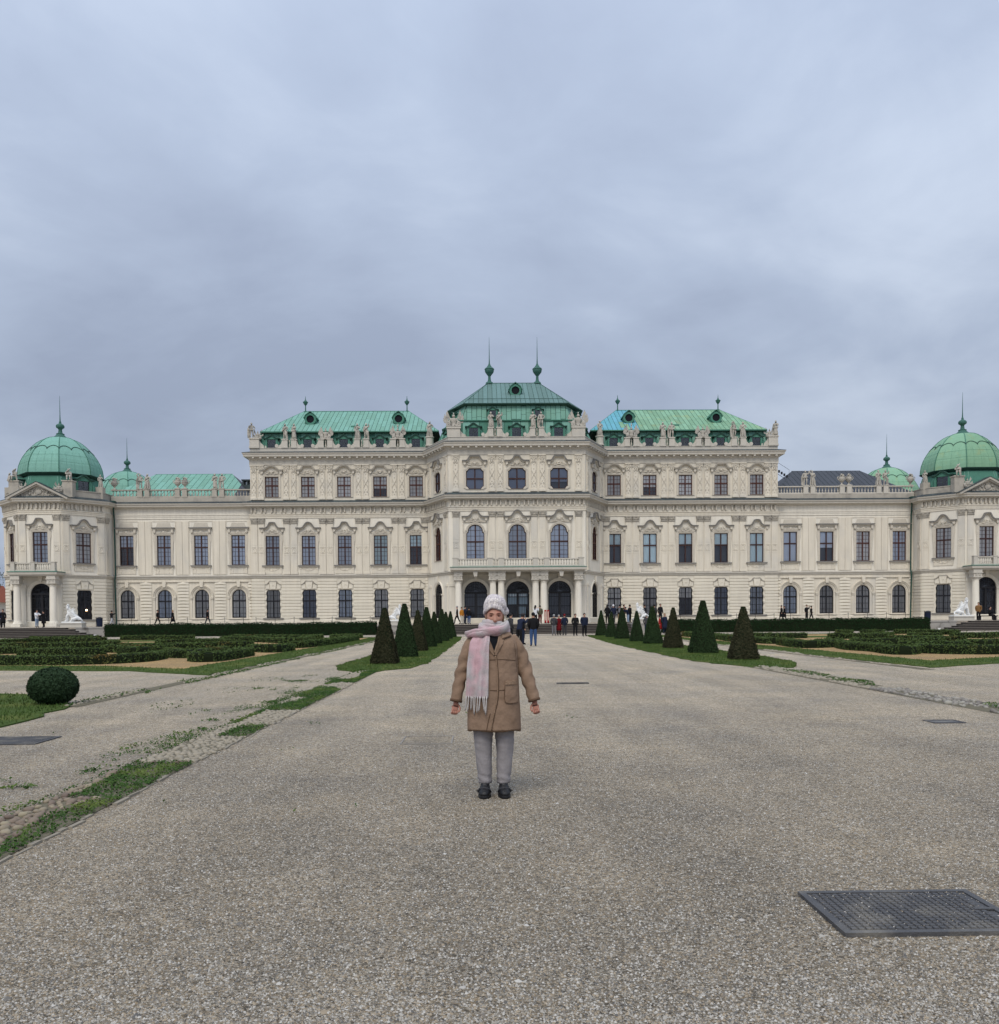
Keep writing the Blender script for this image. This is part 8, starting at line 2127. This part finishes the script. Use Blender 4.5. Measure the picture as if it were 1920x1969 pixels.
# scarf: layered folds round the neck, one end thrown over the shoulder, the other hanging in front
def wrap(rx, ry, z0, sag, thick, seed, tilt=0.0, flat=0.55):
    pts = []; rr = []
    for i in range(49):
        a = 2 * math.pi * i / 48; fr = max(0, -math.sin(a)); pts.append((HX - 0.004 + rx * math.cos(a), 0.012 + ry * math.sin(a), z0 - sag * fr ** 1.5 + tilt * math.cos(a) + 0.004 * math.sin(3 * a + seed))); rr.append(thick * (1 + 0.18 * math.sin(2 * a + seed)))
    mb = MB(); mb.tube(pts, rr, 16, cap=False, flat=flat, ref=(0, 0, 1)); mb.v = [tuple(Vector(v) * 1.0 + Vector((0, 0, 0.003 * noise.noise(Vector(v) * 26 + Vector((seed, 0, 0)))))) for v in mb.v]
    return mb
scarf = empty('scarf', (0, 0, 0), parent=woman)
for k, (rx, ry, z0, sag, th, tl) in enumerate(((0.092, 0.106, 1.470, -0.006, 0.024, -0.010), (0.102, 0.118, 1.462, 0.016, 0.022, 0.004), (0.112, 0.126, 1.462, 0.040, 0.026, 0.010), (0.122, 0.134, 1.440, 0.046, 0.030, -0.002), (0.120, 0.128, 1.412, 0.026, 0.030, -0.010))):
    wrap(rx, ry, z0, sag, th, k * 1.7, tl).build('fold', scarf_m, scarf, True)
def throw(P, rad, flat, seed):
    mb = MB(); S = smooth3(P, 8); n = 18; K = len(S); rr = [rad[0] + (rad[1] - rad[0]) * i / (K - 1) for i in range(K)] if len(rad) == 2 else [np.interp(i / (K - 1), np.linspace(0, 1, len(rad)), rad) for i in range(K)]
    mb.tube(S, rr, n, flat=flat, ref=(0, -0.3, 1)); mb.v = [tuple(Vector(v) + Vector((0, 0.004 * noise.noise(Vector(v) * 18 + Vector((seed, 0, 0))), 0.005 * noise.noise(Vector(v) * 14)))) for v in mb.v]
    return mb
def smooth3(P, k):
    S = [Vector(p) for p in P]; out = []
    for i in range(len(S) - 1):
        p0, p1, p2, p3 = S[max(i - 1, 0)], S[i], S[i + 1], S[min(i + 2, len(S) - 1)]
        for j in range(k): f = j / k; out.append(0.5 * ((2 * p1) + (p2 - p0) * f + (2 * p0 - 5 * p1 + 4 * p2 - p3) * f * f + (3 * p1 - p0 - 3 * p2 + p3) * f ** 3))
    out.append(S[-1]); return out
throw([(0.122, -0.05, 1.455), (0.09, -0.12, 1.425), (0.0, -0.150, 1.405), (-0.09, -0.140, 1.398), (-0.165, -0.09, 1.388), (-0.220, -0.02, 1.378), (-0.225, 0.05, 1.372)], [0.034, 0.036, 0.034, 0.036, 0.032, 0.022], 0.5, 1).build('shoulder_end', scarf_m, scarf, True)
throw([(0.05, -0.132, 1.412), (-0.03, -0.150, 1.395), (-0.10, -0.150, 1.382), (-0.17, -0.10, 1.372), (-0.222, -0.03, 1.362)], [0.016, 0.022, 0.026, 0.022, 0.012], 0.5, 2).build('shoulder_end', scarf_m, scarf, True)
def hanging():
    mb = MB(); nx, nz_ = 28, 44; V = []; F = []
    def row(k):
        t = k / nz_; z = 1.395 - (1.395 - 0.855) * t
        xl = np.interp(t, [0, 0.15, 0.5, 1], [-0.150, -0.196, -0.222, -0.236]); xr = np.interp(t, [0, 0.12, 0.2, 0.5, 1], [-0.030, -0.030, -0.036, -0.040, -0.046]); return z, xl, xr
    for side in (0, 1):
        for k in range(nz_ + 1):
            z, xl, xr = row(k); t = k / nz_
            for i in range(nx + 1):
                u = i / nx; x = xl + (xr - xl) * u
                f = 0.010 * math.sin(u * 9.0 + 1.2 * t) + 0.007 * math.sin(u * 17 + 3 * t + 1) + 0.020 * math.exp(-((u - (0.52 + 0.10 * t)) / 0.10) ** 2) * (0.35 + t * 0.4)
                y = coat_y(max(min(x, 0.2), -0.205), max(z, 0.57)) - 0.022 - f + (0.016 if side else 0.0) - 0.004 * nzv(x * 20, z * 12, 3)
                if x < -0.2: y += (abs(x) - 0.2) * 0.4
                V.append((x, y, z))
    N = (nx + 1) * (nz_ + 1)
    for k in range(nz_):
        for i in range(nx):
            a = k * (nx + 1) + i; b = a + nx + 1; F.append((a, b, b + 1, a + 1)); F.append((N + a + 1, N + b + 1, N + b, N + a))
    for k in range(nz_):
        a = k * (nx + 1); b = a + nx + 1; F.append((N + a, N + b, b, a)); F.append((a + nx, b + nx, N + b + nx, N + a + nx))
    for i in range(nx): a = nz_ * (nx + 1) + i; F.append((a, N + a, N + a + 1, a + 1))
    mb.add(V, F); return mb, V, nx, nz_
hm_, hv, nx_, nzz = hanging(); hang = hm_.build('hanging_end', scarf_m, scarf, True)
rgf = random.Random(4); base_i = nzz * (nx_ + 1)
for k in range(10):
    i = int((k + 0.5) / 10 * nx_); x, y, z = hv[base_i + i]; L = rgf.uniform(0.105, 0.15); dx = rgf.uniform(-0.014, 0.014)
    MB().tube([(x, y + 0.006, z + 0.008), (x + dx * 0.2, y - 0.004, z - 0.012), (x + dx * 0.5, y + 0.002, z - L * 0.45), (x + dx, y + 0.004, z - L * 0.8), (x + dx * 1.2, y + 0.006, z - L)], [0.009, 0.0055, 0.0058, 0.0062, 0.0045], 7).build('tassel', fringe_m, hang, True)
# neck opening, lapels, collar, seams, pocket
def patch(poly, lift, m, name, th=0.006, parent=None, sub=7):
    """a piece of cloth laid on the coat front: polygon in (x,z) filled on a grid of fine triangles"""
    xs = [p[0] for p in poly]; zs = [p[1] for p in poly]; mb = MB(); V = []; idx = {}; F = []
    st = 0.008; nx = int((max(xs) - min(xs)) / st) + 1; nz_ = int((max(zs) - min(zs)) / st) + 1
    for j in range(nz_):
        for i in range(nx):
            q = clip_rect(poly, min(xs) + i * st, min(xs) + (i + 1) * st, min(zs) + j * st, min(zs) + (j + 1) * st)
            if q and len(q) >= 3:
                o = len(V); V += [(p[0], coat_y(p[0], p[1], lift), p[1]) for p in q]; F.append(tuple(range(o, o + len(q))))
    n = len(poly); o = len(V)
    for a, b in zip(poly, poly[1:] + poly[:1]):
        for t in range(sub):
            p = (a[0] + (b[0] - a[0]) * t / sub, a[1] + (b[1] - a[1]) * t / sub); V += [(p[0], coat_y(p[0], p[1], lift), p[1]), (p[0], coat_y(p[0], p[1], -0.004), p[1])]
    k = n * sub
    for i in range(k): a = o + 2 * i; b = o + 2 * ((i + 1) % k); F.append((a, a + 1, b + 1, b))
    mb.add(V, F); return mb.build(name, m, parent or woman, True)
patch([(-0.050, 1.385), (0.006, 1.240), (0.030, 1.25), (0.062, 1.400), (0.0, 1.41)], 0.003, blacktop, 'black_top')
patch([(0.014, 1.205), (0.022, 1.205), (0.078, 1.300), (0.100, 1.385), (0.085, 1.405), (0.056, 1.400), (0.040, 1.32), (0.010, 1.235)], 0.012, suede, 'lapel')
patch([(0.004, 1.232), (0.014, 1.226), (0.046, 1.318), (0.062, 1.398), (0.052, 1.398), (0.034, 1.318)], 0.015, suede_l, 'lapel_edge')
patch([(-0.048, 1.33), (-0.012, 1.245), (0.012, 1.212), (0.000, 1.205), (-0.035, 1.25), (-0.06, 1.31)], 0.010, suede, 'lapel')
patch([(0.075, 1.345), (0.152, 1.372), (0.128, 1.415), (0.090, 1.432), (0.060, 1.405)], 0.020, suede, 'collar')
patch([(0.075, 1.340), (0.152, 1.367), (0.152, 1.374), (0.075, 1.347)], 0.022, suede_d, 'collar_edge')
def seam(pts, r=0.0032, m=suede_d, name='seam', lift=0.001):
    S = smooth3([(x, 0, z) for x, z in pts], 8); return MB().tube([(p.x, coat_y(p.x, p.z, lift), p.z) for p in S], r, 6).build(name, m, woman, True)
seam([(-0.03, 1.167), (0.06, 1.170), (0.12, 1.166), (0.185, 1.158)]); seam([(-0.03, 0.912), (0.03, 0.912), (0.098, 0.914)])
seam([(0.018, 1.20), (0.028, 1.10), (0.034, 0.95), (0.024, 0.82), (-0.004, 0.70), (-0.030, 0.572)], 0.0045, suede_l, 'front_edge', 0.004)
seam([(0.026, 1.20), (0.036, 1.10), (0.042, 0.95), (0.033, 0.82), (0.006, 0.70), (-0.018, 0.575)], 0.0035, suede_d, 'front_seam', 0.0)
seam([(-0.030, 0.72), (-0.050, 0.64), (-0.062, 0.575)], 0.0035, suede_d, 'front_seam', 0.0)
seam([(0.176, 1.30), (0.186, 1.22), (0.192, 1.14), (0.198, 1.06)], 0.0016)
pk = patch([(0.092, 0.825), (0.108, 0.806), (0.205, 0.806), (0.205, 0.985), (0.098, 0.985)], 0.010, suede, 'pocket')
patch([(0.098, 0.960), (0.205, 0.960), (0.205, 0.992), (0.098, 0.992)], 0.019, suede_l, 'pocket_band')
seam([(0.094, 0.955), (0.090, 0.88), (0.093, 0.826), (0.110, 0.806), (0.16, 0.804), (0.205, 0.806)], 0.0028, suede_d, 'pocket_seam', 0.008)
MB().box(-0.226, -0.20, -0.02, 0.06, 0.885, 0.97).build('bag_edge', blacktop, woman)
# trousers
def leg(s):
    prof = [(0.66, s * 0.094, 0.088, 0.095), (0.56, s * 0.092, 0.084, 0.090), (0.46, s * 0.091, 0.077, 0.082), (0.365, s * 0.090, 0.070, 0.075), (0.28, s * 0.087, 0.066, 0.070), (0.20, s * 0.082, 0.061, 0.068), (0.14, s * 0.079, 0.057, 0.068), (0.118, s * 0.079, 0.057, 0.069)]
    mb = MB(); rings = []; n = 36
    for k in range(41):
        z = 0.66 - (0.66 - 0.112) * k / 40
        for a, b in zip(prof[:-1], prof[1:]):
            if b[0] <= z <= a[0] + 1e-6: t = (a[0] - z) / (a[0] - b[0]); c, rx, ry = [a[i] + (b[i] - a[i]) * t for i in (1, 2, 3)]; break
        rg = []
        for i in range(n):
            an = 2 * math.pi * i / n; w = 1 + 0.07 * nzv(math.cos(an) * 1.8 + s * 3 + z * 4, math.sin(an) * 1.8, z * 9) + 0.035 * nzv(math.cos(an) * 3 + z * 14, math.sin(an) * 3, z * 16) + 0.06 * math.sin(z * 95 + 2.0 * math.cos(an - 0.6 * s)) * (math.exp(-((z - 0.15) / 0.06) ** 2) + 0.5 * math.exp(-((z - 0.50) / 0.06) ** 2)) + 0.03 * max(0, math.cos(an + math.pi / 2)) ** 8
            rg.append((c + rx * math.cos(an) * w, 0.005 + ry * math.sin(an) * w, z))
        rings.append(rg)
    mb.loft([list(reversed(r)) for r in rings]); return mb
tr = MB()
for s in (-1, 1): tr.merge(leg(s))
tr.build('trousers', trous, woman, True)
# shoes
def shoe(s):
    o = empty('shoe', (s * 0.079, -0.02, 0), parent=woman); o.rotation_euler = (0, 0, R(5 * s))
    def last(z, g=1.0, y0=-0.145, y1=0.105):
        pts = []
        for i in range(28):
            a = 2 * math.pi * i / 28; c, sn = math.cos(a), math.sin(a); y = (y0 + y1) / 2 + (y1 - y0) / 2 * sn; w = 0.050 * g * (1.06 if sn < -0.2 else 0.86 + 0.2 * max(0, -sn) ) * (1 - 0.10 * max(0, sn)); pts.append((w * math.copysign(abs(c) ** 0.75, c), y, z))
        return pts
    MB().loft([last(0.0, 1.0), last(0.012, 1.06), last(0.024, 1.06), last(0.026, 1.0)]).build('sole', shoe_m, o, True)
    up = [last(0.026, 1.0)]
    for z, g, y0, y1 in ((0.045, 1.0, -0.142, 0.104), (0.062, 0.94, -0.128, 0.102), (0.078, 0.84, -0.095, 0.100), (0.095, 0.74, -0.062, 0.098), (0.115, 0.70, -0.045, 0.092), (0.14, 0.66, -0.035, 0.085)): up.append(last(z, g, y0, y1))
    MB().loft(up).build('upper', shoe_m, o, True)
    MB().tube([(-0.054, -0.055, 0.045), (-0.045, -0.075, 0.075), (0.0, -0.085, 0.088), (0.045, -0.075, 0.075), (0.056, -0.055, 0.045)], 0.009, 8, flat=0.5).build('strap', mat('shoe_strap', (0.03, 0.03, 0.034), 0.6, 0.3, var=0.1), o, True)
    MB().ball((s * 0.055, -0.062, 0.058), (0.012, 0.012, 0.010), 8, 6).build('buckle', mat('shoe_strap', (0.03, 0.03, 0.034)), o, True)
for s in (-1, 1): shoe(s)
